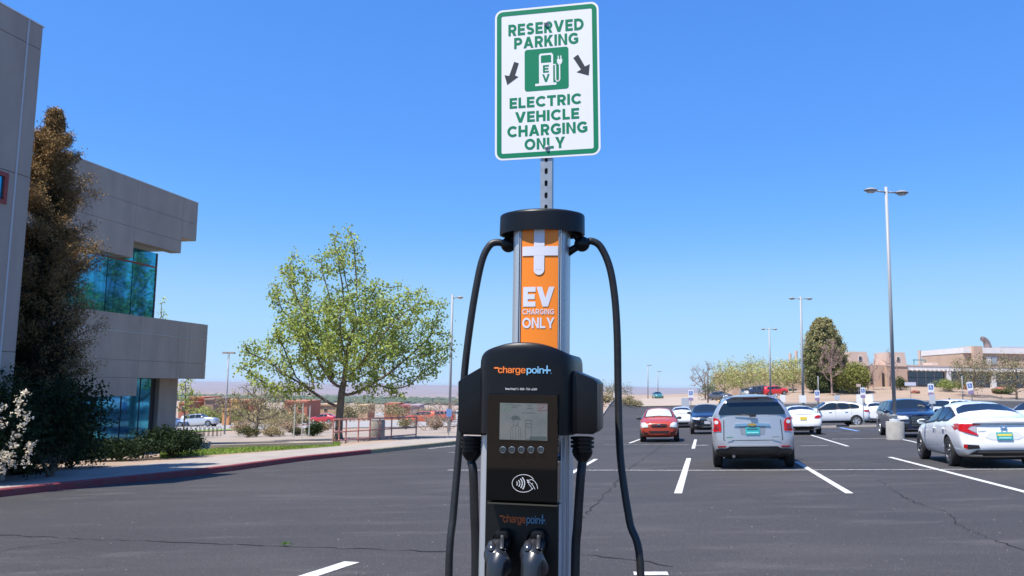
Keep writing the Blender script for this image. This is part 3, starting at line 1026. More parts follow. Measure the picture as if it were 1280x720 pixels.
logo(617.5, 689.5, 466.2, 458.3, head_bend, -.06, [LOGO_O, LOGO_B], "logo")
logo(624.5, 682.5, 652.4, 645.2, None, -.0135, [mat("logo_orange_dull", (.50, .10, .02), .5), mat("logo_blue_dull", (.10, .24, .38), .5)], "logo")
bm = bmesh.new()
(a0, z0), (a1, z1) = shadapt(632.5, 487.3, -.06), shadapt(672, 484.2, -.06)
text_bm(bm, "Need help? 1-888-758-4389", Vector(), E, UP, a0, a1, z0, z1, bold=.008, bend=head_bend, fit=(0, .73))
sfin("help_text", bm, mat("white_ink", (.8, .8, .8), .5), 0, False)

# upper column: oval silver extrusion with an orange panel
b0u = .20
ul_, zz_ = shadapt(643.5, 350, b0u); ur_, _ = shadapt(711.5, 350, b0u)
uc_, uw_ = (ul_ + ur_) / 2, (ur_ - ul_) / 2
zU0, zU1 = shadapt(677, 440, b0u)[1] - .12, shadapt(677, 290, b0u)[1] + .03
def oval(t, rx=uw_, ry=.085):
    c, s = math.cos(t), math.sin(t)
    ex = .62
    return (uc_ + rx * math.copysign(abs(c) ** ex, c), b0u - ry * math.copysign(abs(s) ** ex, s))
bm = bmesh.new()
pts = [oval(2 * math.pi * i / 64) for i in range(64)]
# vertical fluting on the right shoulder
lo = [bm.verts.new(SP3(p[0], p[1], zU0)) for p in pts]; hi = [bm.verts.new(SP3(p[0], p[1], zU1)) for p in pts]
for i in range(64):
    bm.faces.new((lo[i], lo[(i + 1) % 64], hi[(i + 1) % 64], hi[i]))
bm.faces.new(hi)
sfin("upper_column", bm, ALU)
for s in (-1, 1):
    bm = bmesh.new()
    for off in (.0, .006):
        aa = (shadapt(650.5, 350, b0u - .085)[0] if s < 0 else shadapt(698.6, 350, b0u - .085)[0]) + s * off
        frame_box(bm, O0, E, D, UP, aa - .0012, aa + .0012, b0u - .0875, b0u - .06, zU0, zU1)
    sfin("trim_strip", bm, ALU, 0, False)
pa0, pa1 = shadapt(652, 350, b0u - .085)[0], shadapt(697.5, 350, b0u - .085)[0]
pcn, phw = (pa0 + pa1) / 2, (pa1 - pa0) / 2
def panel_bend(u, z, lift=0.0):
    t = (u - pcn) / phw
    return SP3(u, b0u - .0895 + .004 * t * t - lift, z)
def bent(bm, u0, u1, z0, z1, lift, mi=0, n=10):
    vs = [[bm.verts.new(panel_bend(u0 + (u1 - u0) * i / n, z, lift)) for i in range(n + 1)] for z in (z0, z1)]
    bk = [[bm.verts.new(panel_bend(u0 + (u1 - u0) * i / n, z, lift - .0012)) for i in range(n + 1)] for z in (z0, z1)]
    for i in range(n):
        for q in ((vs[0][i], vs[0][i + 1], vs[1][i + 1], vs[1][i]), (bk[0][i], bk[1][i], bk[1][i + 1], bk[0][i + 1])):
            f = bm.faces.new(q); f.material_index = mi
zP = lambda py: shadapt(675, py, b0u - .09)[1]
bm = bmesh.new(); bent(bm, pa0, pa1, zU0, zU1, 0.0)
opan = sfin("orange_panel", bm, ORANGE, 0, False)
aP = lambda px: shadapt(px, 350, b0u - .09)[0]
bm = bmesh.new()
L1 = .0022
bent(bm, pa0 + .002, pa1 - .0005, zP(319.5), zP(307.8), L1)
bent(bm, aP(667.0), aP(680.2), zP(307.7), zU1, L1, n=4)
bent(bm, aP(667.0), aP(680.2), zP(337), zP(319.6), L1, n=4)
cxp = (aP(667.0) + aP(680.2)) / 2; rr_ = (aP(680.2) - aP(667.0)) / 2
semi = [panel_bend(cxp + rr_ * math.cos(math.radians(t)), zP(337) + rr_ * math.sin(math.radians(t)), L1) for t in range(180, 361, 15)]
bm.faces.new([bm.verts.new(p) for p in semi])
sfin("plus_mark", bm, OFFW, 0, False, opan)
bm = bmesh.new()
bl = lambda u, z: panel_bend(u, z, .0006)
letters(bm, "EV", Vector(), E, UP, aP(654), aP(693), zP(383.2), zP(358.5), .25, .05, bend=bl)
letters(bm, "CHARGING", Vector(), E, UP, aP(653.4), aP(692.8), zP(393), zP(386.2), .17, .15, bend=bl)
letters(bm, "ONLY", Vector(), E, UP, aP(653.4), aP(693.3), zP(410.3), zP(397), .20, .10, bend=bl)
sfin("lettering", bm, OFFW, 0, False, opan)
# cap
cA0 = shadapt(625.5, 280, b0u)[0]; cA1 = shadapt(731, 280, b0u)[0]
cc, cr = (cA0 + cA1) / 2, (cA1 - cA0) / 2
zc0, zc1 = shadapt(678, 294, b0u)[1], shadapt(678, 271, b0u)[1]
bm = bmesh.new()
lathe(bm, [(0, zc0 + .03), (cr * .90, zc0 + .03), (cr * .955, zc0), (cr, zc0), (cr * .995, zc1 - .004), (cr * .985, zc1 + .001), (cr * .96, zc1 + .004), (cr * .80, zc1 + .010), (cr * .5, zc1 + .017), (0, zc1 + .020)], SP3(cc, b0u, 0), UP, 56, x=E, sy=.76)
sfin("cap", bm, DARKP)

# retractor balls and arms under the cap
cordmat = mat("cord_rubber", (.011, .011, .012), .45, bump=.08, bscale=60)
balls = []
for s, bx_, by_ in ((-1, 635.5, 306), (1, 727.5, 305)):
    a_, z_ = shadapt(bx_, by_, b0u)
    bm = bmesh.new()
    c = SP3(a_, b0u, z_)
    r = bmesh.ops.create_uvsphere(bm, u_segments=20, v_segments=14, radius=.0255)
    bmesh.ops.translate(bm, verts=r['verts'], vec=c)
    q = SP3(uc_ + s * (uw_ - .01), b0u, z_ - .03 if s > 0 else z_ - .006)
    tube(bm, [c, c.lerp(q, .5), q], [.012, .012, .014], 10)
    tube(bm, [c + UP * .0, SP3(a_ - s * .03, b0u, zc0 + .01)], .012, 10)
    sfin("cord_clamp", bm, DARKP)
    balls.append(c)

# charging cables: cord from the gland, support cord from the clamp, plug docked in the front
def cable(px_path, y0, plug_px, s):
    side = "left" if s < 0 else "right"
    root = thing("charging_cable", f"black charging cable arching from the {side} clamp, its plug docked {side} of centre", "charging cable", tuple(balls[0 if s < 0 else 1]), group="black cables of the charging post")
    def rf(name, bm, mat_, smooth_=True, bevel=0, parent=None):
        o = fin_at(root, name, bm, mat_, bevel, smooth_)
        if parent is not None: o.parent = parent
        return o
    pts = [at(px, py, y0 + (-.10 if py > 500 else 0) * ((py - 500) / 220 if py > 500 else 0)) for px, py in px_path]
    low = pts[-1]
    pts += [Vector((low.x - s * .02, low.y - .02, ST.z + .30)), Vector((low.x - s * .10, low.y - .05, ST.z + .18))]
    bm = bmesh.new(); tube(bm, catmull(pts, 8), .0118, 12)
    rf("support_cord", bm, cordmat)
    gxp = 590 if s < 0 else 728
    ag, zg = shadapt(gxp, 545, .06)
    g = SP3(ag, .06, zg - .07)
    plist = [(591.5, 590), (593, 640), (594.5, 720)] if s < 0 else [(725.5, 600), (722, 655), (719, 720)]
    yg = g.y
    q = [g + UP * .01, g - UP * .01] + [at(px, py, yg - .01) for px, py in plist]
    e = q[-1]
    q += [Vector((e.x, e.y - .04, ST.z + .30)), Vector((e.x - s * .05, e.y - .12, ST.z + .16)), ]
    pa, pz = shadapt(plug_px, 735, -.16)
    endp = SP3(pa, -.17, pz)
    q += [Vector((endp.x + s * .03, endp.y, ST.z + .26)), endp + Vector((0, 0, -.15)), endp]
    bm = bmesh.new(); tube(bm, catmull(q, 8), .0135, 12)
    rf("cord", bm, cordmat)
    # plug: nose in the holster, hand grip curving out and down
    na, nz_ = shadapt(plug_px + 9, 679, -.02)
    P = [SP3(na + .002, -.005, nz_ + .006), SP3(na, -.045, nz_ + .0), SP3(na - .005, -.09, nz_ - .018), SP3(pa + .010, -.125, nz_ - .05), SP3(pa + .002, -.15, pz + .07), SP3(pa, -.165, pz + .02), endp]
    R = [.022, .028, .033, .034, .031, .028, .025]
    PP = catmull(P, 5); RR = np.interp(np.linspace(0, 6, len(PP)), range(7), R).tolist()
    bm = bmesh.new(); tube(bm, PP, RR, 20, flat=.88)
    grip = rf("plug", bm, mat("plug_shell", (.016, .018, .022), .30, spec=.7))
    # trigger button on top, latch arm, holster hood
    t0 = PP[9]; tdir = (PP[5] - PP[13]).normalized()
    side_v = E
    out = (side_v.cross(tdir)).normalized()
    if out.z < 0: out = -out
    bm = bmesh.new()
    c = PP[10] + out * .028 - E * .008
    r = bmesh.ops.create_uvsphere(bm, u_segments=16, v_segments=10, radius=1)
    Mx = Matrix((E, tdir, out)).transposed().to_4x4()
    bmesh.ops.transform(bm, matrix=Matrix.Translation(c) @ Mx @ Matrix.Diagonal((.012, .022, .010, 1)), verts=r['verts'])
    rf("release_button", bm, mat("shiny_button", (.03, .03, .033), .15, spec=1.0), parent=grip)
    bm = bmesh.new()
    c2 = PP[8] + out * .030 + E * .018
    vs = frame_box(bm, c2, E, tdir, out, -.005, .007, -.028, .030, -.012, .002)
    rf("latch_arm", bm, mat("plug_shell", (.016, .018, .022), .3), bevel=.004, parent=grip)
    bm = bmesh.new()
    for k in range(3):
        frame_box(bm, PP[10] + E * (.030) + out * (.006) - tdir * (k * .012), E, tdir, out, -.002, .003, -.0035, .0035, -.010, .014)
    rf("grip_rib", bm, mat("plug_shell", (.016, .018, .022), .3), smooth_=False, parent=grip)
    bm = bmesh.new()
    ha, hz = shadapt(plug_px + 10, 667, -.04)
    prism(bm, [(-.021, -.010), (.021, -.010), (.016, .006), (.012, .010), (-.012, .010), (-.016, .006)], SP3(ha, -.055, hz), E, UP, D, -.012, .046)
    sfin("holster_hood", bm, DARKP, .003)
    bm = bmesh.new()
    lathe(bm, [(.034, 0), (.033, .008), (.030, .012), (.026, .006)], SP3(na, -.012, nz_ + .006), F_, 24, x=E)
    sfin("holster", bm, DARKP)
yb = balls[0].y
cable([(632, 305.5), (622, 303), (612, 307), (602.5, 326), (594, 366), (586.5, 415), (581, 462), (577.5, 510), (573, 570), (567, 640), (561, 722)], yb, 619, -1)
cable([(731, 303.5), (740, 301.5), (751, 309), (762, 334), (768.5, 372), (771.5, 420), (772.5, 480), (774, 545), (777.5, 590), (787, 652), (801, 722)], balls[1].y, 663, 1)

# ------------------------------------------------------------ reserved parking sign
SGN_B = .36
sp_a, sp_z = shadapt(684.5, 230, SGN_B)
signr = thing("parking_sign", "white and green reserved parking electric vehicle charging only sign on a perforated steel post", "parking sign", SP3(sp_a, SGN_B, ST.z))
SGN = mat("reflective_white_sheeting", (.78, .77, .77), .45)
SGREEN = mat("sign_green", (.004, .20, .095), .5, spec=.25)
SBLK = mat("sign_black", (.02, .022, .028), .5)
bsg = SGN_B - .035
def sg(px, py): 
    q = on_plane(px, py, D, Vector((ST.x, ST.y, 0)).dot(D) + bsg)
    return (q - O0).dot(E), q.z
c4 = [sg(620, 200.5), (sg(751.5, 194)), sg(747.5, 2), sg(617.5, 13.5)]
s_cx = sum(c[0] for c in c4) / 4; s_cz = sum(c[1] for c in c4) / 4
s_w = ((c4[1][0] - c4[0][0]) + (c4[2][0] - c4[3][0])) / 2; s_h = ((c4[3][1] - c4[0][1]) + (c4[2][1] - c4[1][1])) / 2
LEAN = math.radians(1.0)
SE = (E * math.cos(LEAN) + UP * math.sin(LEAN)); SU = (UP * math.cos(LEAN) - E * math.sin(LEAN))
SO = SP3(s_cx, bsg, s_cz)
SN = -D
def sgfin(name, bm, mat_, smooth_=False, parent=None, bevel=0):
    o = fin_at(signr, name, bm, mat_, bevel, smooth_)
    if parent is not None: o.parent = parent
    return o
bm = bmesh.new(); prism(bm, rrect(0, 0, s_w, s_h, s_w * .075, 6), SO, SE, SU, SN, -.0025, 0)
plate = sgfin("sign_plate", bm, SGN)
# image x,y -> sign coordinates using a 133 x 195 layout seen square-on
def L2(x, y): return ((x / 133 - .5) * s_w, (.5 - y / 195) * s_h)
def ring(bm, w, h, r, t, d):
    a = rrect(0, 0, w, h, r, 6); b = rrect(0, 0, w - 2 * t, h - 2 * t, max(r - t, .001), 6)
    va = [bm.verts.new(SO + SE * p[0] + SU * p[1] + SN * d) for p in a]; vb = [bm.verts.new(SO + SE * p[0] + SU * p[1] + SN * d) for p in b]
    n = len(a)
    for i in range(n): bm.faces.new((va[i], va[(i + 1) % n], vb[(i + 1) % n], vb[i]))
bm = bmesh.new(); px_ = s_w / 133
ring(bm, s_w - 5 * px_, s_h - 5 * px_, s_w * .06, 6 * px_, .0004)
sgfin("border", bm, SGREEN, parent=plate)
bm = bmesh.new()
for txt, x0, x1, y0, y1, bd in (("RESERVED", 17.5, 114, 20, 35, .032), ("PARKING", 25, 107, 38, 52.5, .035),
                                ("ELECTRIC", 19, 110, 116, 129.5, .035), ("VEHICLE", 26, 107, 134.5, 148, .035),
                                ("CHARGING", 16, 117, 152, 166, .035), ("ONLY", 38, 89, 169.5, 183.5, .035)):
    a0, z0 = L2(x0, y1); a1, z1 = L2(x1, y0)
    y_b = z0 - .0
    letters(bm, txt, SO, SE, SU, a0, a1, z0, z1, .225, .12)
sgfin("lettering", bm, SGREEN, parent=plate)
bm = bmesh.new()
a0, z0 = L2(38.5, 109); a1, z1 = L2(94.5, 55)
prism(bm, rrect((a0 + a1) / 2, (z0 + z1) / 2, a1 - a0, z1 - z0, .010, 5), SO, SE, SU, SN, -.0001, .0004)
pic = sgfin("pictogram_field", bm, SGREEN, parent=plate)
bm = bmesh.new()
def pp(pts, mi=0, d=.0009): prism(bm, [L2(*p) for p in pts], SO, SE, SU, SN, .0003, d, mi)
def oline(pts, w, close=False, mi=0, d=.0009):
    P = [Vector(L2(*p)) for p in pts]; n = len(P)
    for i in range(n if close else n - 1):
        p, q = P[i], P[(i + 1) % n]; t = (q - p).normalized(); nn = Vector((-t.y, t.x)) * w * px_ / 2; tt = t * w * px_ * .35
        prism(bm, [tuple(p - nn - tt), tuple(q - nn + tt), tuple(q + nn + tt), tuple(p + nn - tt)], SO, SE, SU, SN, .0003, d, mi)
# the pump: white body, green window, E and V, base, hose with plug
pp([(57, 64), (58.5, 61.5), (73, 61.5), (75, 64), (75, 100), (57, 100)])
pp([(52, 100), (79, 100), (79, 103), (52, 103)])
pp([(59.5, 65), (60.5, 64), (71.5, 64), (72.5, 65), (72.5, 73.5), (59.5, 73.5)], 1, .0013)
oline([(75.5, 77), (78, 77), (78, 96), (79.5, 98.5), (82, 98.5), (83.2, 96), (83.2, 77)], 1.5)
pp([(79.8, 70.5), (86.6, 70.5), (86.4, 74.5), (84.6, 77.5), (81.8, 77.5), (80, 74.5)])
oline([(81.6, 66.5), (81.6, 70.5)], 1.3); oline([(84.8, 66.5), (84.8, 70.5)], 1.3)
a0, z0 = L2(62, 86.5); a1, z1 = L2(69.5, 76.8)
letters(bm, "E", SO, SE, SU, a0, a1, z0, z1, .22, mi=1, lift=.0013)
a0, z0 = L2(61, 98.5); a1, z1 = L2(70.5, 88.5)
letters(bm, "V", SO, SE, SU, a0, a1, z0, z1, .22, mi=1, lift=.0013)
sgfin("pictogram", bm, [SGN, SGREEN], parent=plate)
for pts in (([(25, 69), (31, 71.5), (26, 87), (30.5, 89), (16, 98.5), (12.5, 85.5), (18.5, 87)]),
            ([(100.5, 70.5), (106.5, 66.5), (115, 82.5), (121, 80), (119.5, 94.5), (104.5, 89), (110, 86)])):
    bm = bmesh.new(); prism(bm, [L2(*p) for p in pts], SO, SE, SU, SN, -.0001, .0005)
    sgfin("arrow", bm, SBLK, parent=plate)
for x, y in ((66.5, 22.5), (66.5, 182)):
    a_, z_ = L2(x, y)
    bm = bmesh.new()
    lathe(bm, [(.009, .001), (.009, .0030), (.0062, .0035), (.0058, .006), (.004, .0075), (0, .008)], SO + SE * a_ + SU * z_, SN, 12, x=SE)
    sgfin("bolt", bm, STEEL, True)
# perforated U-channel post
bm = bmesh.new()
zp0, zp1 = ST.z + .02, SO.z + s_h * .44
pwid = .041
pz0 = bsg + .004
step = .0254 * 1.0
pitch_ = .043
hole_h, hole_w = .022, .011
SPO = SP3(0, 0, 0); SPO.z = 0
def lean_pt(a, b, z):
    return SP3(sp_a + a - (z - sp_z) * math.tan(LEAN) * 0.35, b, z)
z = zp0; 
def qd(*p):
    bm.faces.new([bm.verts.new(v) for v in p])
def wall_box(a0, a1, b0, b1, z0, z1):
    c = [(a, b, z) for z in (z0, z1) for b in (b0, b1) for a in (a0, a1)]
    v = [bm.verts.new(lean_pt(*q)) for q in c]
    for q in ((0, 2, 3, 1), (4, 5, 7, 6), (0, 1, 5, 4), (2, 6, 7, 3), (0, 4, 6, 2), (1, 3, 7, 5)): bm.faces.new([v[i] for i in q])
th = .003
while z < zp1:
    wall_box(-pwid / 2, pwid / 2, pz0, pz0 + th, z, z + pitch_ - hole_h)
    zz = z + pitch_ - hole_h
    wall_box(-pwid / 2, -hole_w / 2, pz0, pz0 + th, zz, z + pitch_)
    wall_box(hole_w / 2, pwid / 2, pz0, pz0 + th, zz, z + pitch_)
    for s in (-1, 1):      # rounded ends of the slot
        for e in (zz, z + pitch_):
            d = .004 if e == zz else -.004
            v = [bm.verts.new(lean_pt(s * hole_w / 2, pz0 - .0001, e)), bm.verts.new(lean_pt(s * hole_w / 2, pz0 - .0001, e + d)), bm.verts.new(lean_pt(s * hole_w / 2 * .3, pz0 - .0001, e))]
            bm.faces.new(v)
    z += pitch_
wall_box(-pwid / 2, -pwid / 2 + th, pz0 + th, pz0 + .030, zp0, zp1)
wall_box(pwid / 2 - th, pwid / 2, pz0 + th, pz0 + .030, zp0, zp1)
wall_box(-pwid / 2 - .0, pwid / 2, pz0 + .030, pz0 + .033, zp0, zp1)
sgfin("post", bm, STEEL)
# ------------------------------------------------------------ vegetation
def grow(rnd, envelope, n_att, step, trunk_h, kill=1.6, infl=9.0, lean=(0, 0), iters=120):
    """space colonisation: branches reach for points scattered through the crown's envelope"""
    pts = []
    vol = np.array([e[3] * e[4] * e[5] for e in envelope]); vol /= vol.sum()
    for k, e in zip(rnd.choice(len(envelope), n_att, p=vol), range(n_att)):
        c = envelope[k]
        d = rnd.normal(size=3); d /= np.linalg.norm(d)
        r = rnd.uniform() ** .42
        pts.append(np.array(c[:3]) + d * r * np.array(c[3:6]))
    att = np.array(pts)
    nodes = [np.array([0, 0, 0.])]; par = [-1]
    n0 = max(2, int(trunk_h / step))
    for i in range(1, n0 + 1):
        nodes.append(np.array([lean[0] * i / n0 + rnd.normal() * step * .05, lean[1] * i / n0 + rnd.normal() * step * .05, trunk_h * i / n0])); par.append(len(nodes) - 2)
    alive = np.ones(len(att), bool)
    for it in range(iters):
        if not alive.any(): break
        N_ = np.array(nodes)
        A_ = att[alive]
        d = np.linalg.norm(A_[:, None] - N_[None, :], axis=2)
        d[:, :max(1, n0 - 1)] += 1000 if len(nodes) > n0 else 0
        near = d.argmin(1); dist = d[np.arange(len(A_)), near]
        ok = dist < infl * step * (3 if it < 6 else 1)
        if not ok.any(): ok = dist < 1e8
        new = {}
        for j in np.unique(near[ok]):
            sel = (near == j) & ok
            v = A_[sel] - N_[j]; v /= np.linalg.norm(v, axis=1)[:, None] + 1e-6
            v = v.sum(0) + rnd.normal(size=3) * .35
            l = np.linalg.norm(v)
            if l < 1e-6: continue
            new[j] = N_[j] + v / l * step
        added = 0
        for j, p in new.items():
            if np.min(np.linalg.norm(N_ - p, axis=1)) < step * .35: continue
            nodes.append(p); par.append(int(j)); added += 1
        if not added: break
        NN = np.array(nodes[-added:])
        d2 = np.linalg.norm(att[:, None] - NN[None, :], axis=2).min(1)
        alive &= d2 > kill * step
    nodes = np.array(nodes); n = len(nodes)
    w = np.zeros(n); kids = [[] for _ in range(n)]
    for i in range(1, n): kids[par[i]].append(i)
    for i in range(n - 1, -1, -1):
        if not kids[i]: w[i] = 1
        if par[i] >= 0: w[par[i]] += w[i]
    return nodes, par, kids, w

def branch_mesh(name, nodes, par, kids, w, r_base, r_tip, parent, mat_, sides=6):
    V, F = [], []
    wmax = w[0]
    rad = r_tip + (r_base - r_tip) * (w / wmax) ** .52
    done = set()
    def frame(t):
        a = np.array([0, 0, 1.]) if abs(t[2]) < .9 else np.array([1., 0, 0])
        x = np.cross(t, a); x /= np.linalg.norm(x); return x, np.cross(t, x)
    stack = [(0, None)]
    while stack:
        i, prev = stack.pop()
        chain = [i] if prev is None else [prev, i]
        j = i
        while kids[j]:
            ks = sorted(kids[j], key=lambda q: -w[q])
            for o in ks[1:]: stack.append((o, j))
            j = ks[0]; chain.append(j)
        if len(chain) < 2: continue
        base = len(V)
        nS = sides if rad[chain[min(1, len(chain) - 1)]] > r_base * .22 else (5 if rad[chain[1]] > r_tip * 2.5 else 3)
        for k, c in enumerate(chain):
            a = nodes[chain[max(k - 1, 0)]]; b = nodes[chain[min(k + 1, len(chain) - 1)]]
            t = b - a; t /= np.linalg.norm(t) + 1e-9
            x, y = frame(t)
            r = rad[c] if not (k == 0 and prev is not None) else rad[chain[1]] * 1.05
            if c == 0: r *= 1.35
            for s in range(nS):
                an = 2 * math.pi * s / nS
                V.append(nodes[c] + (x * math.cos(an) + y * math.sin(an)) * r)
        for k in range(len(chain) - 1):
            for s in range(nS):
                a = base + k * nS + s; b = base + k * nS + (s + 1) % nS
                F.append((a, b, b + nS, a + nS))
    me = bpy.data.meshes.new(name); me.from_pydata([tuple(v) for v in V], [], F); me.materials.append(mat_); me.shade_smooth()
    return new_obj(name, me, parent)

def leaf_mesh(name, rnd, centres, n_per, spread, size, parent, mats, droop=0.0, aspect=.75, split=None, up=0.0):
    c = np.repeat(centres, n_per, 0); n = len(c)
    c = c + rnd.normal(size=(n, 3)) * spread
    a = rnd.normal(size=(n, 3)); a[:, 2] += up - droop; a /= np.linalg.norm(a, axis=1)[:, None]
    b = rnd.normal(size=(n, 3)); b -= (a * b).sum(1)[:, None] * a; b /= np.linalg.norm(b, axis=1)[:, None]
    s = (size * rnd.uniform(.6, 1.35, n))[:, None]
    nn = np.cross(a, b)
    P = np.stack([c - a * s * .5, c + b * s * .5 * aspect + nn * s * .12, c + a * s * .5, c - b * s * .5 * aspect + nn * s * .12], 1).reshape(-1, 3)
    idx = np.arange(n) * 4
    me = bpy.data.meshes.new(name)
    me.vertices.add(n * 4); me.vertices.foreach_set('co', P.ravel())
    me.loops.add(n * 4); me.polygons.add(n)
    me.loops.foreach_set('vertex_index', np.arange(n * 4))
    me.polygons.foreach_set('loop_start', idx); me.polygons.foreach_set('loop_total', np.full(n, 4))
    for m_ in mats: me.materials.append(m_)
    if len(mats) > 1:
        mi = split(c) if split is not None else rnd.randint(0, len(mats), n)
        me.polygons.foreach_set('material_index', mi.astype(np.int32))
    me.update(calc_edges=True)
    return new_obj(name, me, parent)

def leafc(name, col, col2, scale=1.2, isl=.35, tr=.35, rough=.55):
    return mat(name, col, rough, col2=col2, scale=scale, island=isl, transl=tr, spec=.12)
BARK = mat("grey_bark", (.20, .16, .12), .95, col2=(.12, .095, .07), scale=9, bump=.5, bscale=25)
BARKL = mat("pale_bark", (.36, .31, .25), .95, col2=(.22, .19, .15), scale=7)
L_YG = leafc("spring_leaves", (.44, .49, .13), (.28, .36, .075), 1.3, .4, .42)
L_DG = leafc("dark_leaves", (.05, .085, .022), (.035, .06, .018), 1.5)
L_OL = leafc("olive_leaves", (.22, .24, .09), (.14, .15, .06), 1.0)
L_LG = leafc("light_spring_leaves", (.42, .47, .15), (.48, .42, .20), .5)
L_BR = leafc("tan_twigs", (.42, .28, .20), (.34, .23, .16), .8, tr=.1)

def tree(name, label, x, y, env, n_att, step, trunk_h, r_base, leaves, seed, bark=BARK, n_per=8, spread=None, lsize=.15, group=None, cat='tree', rtip=.012, fn=gz, lean=(0, 0), kill=1.6, sides=7, up=0.0, leafname='crown', extra=0, twigs=0):
    rnd = np.random.RandomState(seed)
    z = fn(x, y)
    t = thing(name, label, cat, (x, y, z - .03), 0, group)
    nodes, par, kids, w = grow(rnd, env, n_att, step, trunk_h, lean=lean, kill=kill)
    branch_mesh('trunk', nodes, par, kids, w, r_base, rtip, t, bark, sides)
    sel = np.array([i for i in range(len(nodes)) if w[i] <= 3 and i > 3])
    if leaves and len(sel):
        leaf_mesh(leafname, rnd, nodes[sel], n_per, spread or step * .55, lsize, t, leaves, up=up)
    if twigs and len(sel):
        # fine bare twigs as thin three-sided slivers
        c = np.repeat(nodes[sel], twigs, 0); n = len(c)
        d = rnd.normal(size=(n, 3)); d[:, 2] += .9; d /= np.linalg.norm(d, axis=1)[:, None]
        L = rnd.uniform(.4, 1.2, (n, 1)) * step * 1.6
        x_ = np.cross(d, rnd.normal(size=(n, 3))); x_ /= np.linalg.norm(x_, axis=1)[:, None]
        r = rtip * .8
        y_ = np.cross(d, x_)
        P = np.stack([c + x_ * r, c - x_ * r * .5 + y_ * r * .87, c - x_ * r * .5 - y_ * r * .87, c + d * L + rnd.normal(size=(n, 3)) * .03], 1).reshape(-1, 3)
        i4 = np.arange(n) * 4
        F = np.concatenate([np.stack([i4, i4 + 1, i4 + 3], 1), np.stack([i4 + 1, i4 + 2, i4 + 3], 1), np.stack([i4 + 2, i4, i4 + 3], 1)])
        me = bpy.data.meshes.new('twigs'); me.from_pydata(P.tolist(), [], F.tolist()); me.materials.append(leaves[0] if (leaves and False) else bark)
        new_obj('twigs', me, t)
    return t

# the big spring-green tree behind the railing
tp = gx(423, 42)
tree('leafy_tree', 'large spreading tree with fresh yellow green leaves behind the reddish railing', tp.x, tp.y,
     [(0, 0, 5.0, 3.8, 3.3, 2.3), (-.1, 0, 8.6, 1.25, 1.2, 2.3), (-2.7, .3, 7.6, 1.1, 1.3, 2.1), (3.2, -.3, 6.3, 2.0, 1.8, 1.7), (-4.2, 0, 3.9, 1.3, 1.4, 1.2), (4.4, .3, 4.6, 1.2, 1.4, 1.7), (1.2, -.5, 6.8, 1.8, 1.7, 1.4), (5.0, 0, 6.2, .5, .8, 1.2), (-2.6, 0, 2.6, 1.7, 1.5, .8), (2.3, 0, 2.8, 1.8, 1.5, .8)],
     2200, .30, 1.15, .19, [L_YG], 11, n_per=27, spread=.17, lsize=.135, kill=1.5, rtip=.014, sides=9)
# small tree beyond the office corner
tp = gx(229, 50)
tree('small_tree', 'small light green tree just past the office column', tp.x, tp.y, [(0, 0, 2.6, .9, .9, 1.3)], 160, .22, 1.0, .05, [L_YG], 5, n_per=7, lsize=.13)
# leafy tree whose top shows beside the upper window
tp = gx(214, 62)
tree('slender_tree', 'slender tree whose sparse top peeks past the upper office window', tp.x - 1.6, tp.y, [(0, 0, 5.6, 1.2, 1.2, 4.2), (.3, 0, 9, .7, .7, 1.8)], 240, .35, 1.5, .09, [L_YG], 6, n_per=6, lsize=.16)

# brown-tipped juniper in front of the office
def conifer(name, label, x, y, h, prof, seed, tip, dark, n_br, lsize, n_leaf, lean_=0, group=None, tipfn=None, r_tr=.16, wild=.28):
    rnd = np.random.RandomState(seed)
    z0 = gz(x, y)
    t = thing(name, label, 'tree', (x, y, z0 - .05), 0, group)
    V, F = [], []
    bm = bmesh.new()
    tube(bm, [(0, 0, 0), (0.05, 0, h * .3), (0, .05, h * .65), (0, 0, h * .97)], [r_tr, r_tr * .75, r_tr * .4, .015], 8)
    cent = []
    for i in range(n_br):
        zz = h * (rnd.uniform(.02, .98))
        R = np.interp(zz / h, [p[0] for p in prof], [p[1] for p in prof]) * (rnd.uniform(.5, .95) * (1.5 if rnd.uniform() < wild else 1) if wild else rnd.uniform(.7, 1.0))
        an = rnd.uniform(0, 2 * math.pi)
        d = np.array([math.cos(an), math.sin(an)])
        rise = R * rnd.uniform(.25, .75)
        pts = [np.array([0, 0, zz - rise * .4])]
        for k in (.35, .7, 1.0):
            pts.append(np.array([d[0] * R * k, d[1] * R * k, zz - rise * .4 + rise * (k ** 1.6)]) + rnd.normal(size=3) * R * .04)
        tube(bm, [tuple(p) for p in pts], [.035, .022, .013, .005], 4, caps=False)
        for q in np.linspace(.12, 1, 13):
            k = q * 3; a = int(min(k, 2)); p = pts[a] * (1 - (k - a)) + pts[a + 1] * (k - a)
            s = .05 + .10 * R * .6 * (1 - abs(q - .7))
            for _ in range(n_leaf): cent.append(p + rnd.normal(size=3) * s)
    finish('trunk', bm, BARK, t)
    cent = np.array(cent)
    rr = np.linalg.norm(cent[:, :2], axis=1)
    Rm = np.interp(cent[:, 2] / h, [p[0] for p in prof], [p[1] for p in prof]) + 1e-3
    def split(c):
        rr = np.linalg.norm(c[:, :2], axis=1)
        Rm = np.interp(c[:, 2] / h, [p[0] for p in prof], [p[1] for p in prof]) + 1e-3
        return tipfn(c, rr / Rm, rnd)
    leaf_mesh('crown', rnd, cent, 1, .02, lsize, t, [dark, tip], aspect=.34, split=split, up=.6)
    return t
J_D = leafc("juniper_dark", (.030, .038, .016), (.02, .024, .012), 2, .3, .1)
J_T = leafc("juniper_sunlit_brown_tips", (.36, .225, .095), (.22, .15, .06), 2.5, .4, .12)  # rusty tips, with the sun on the crown put into the brown
jp = gx(33, 20.6)
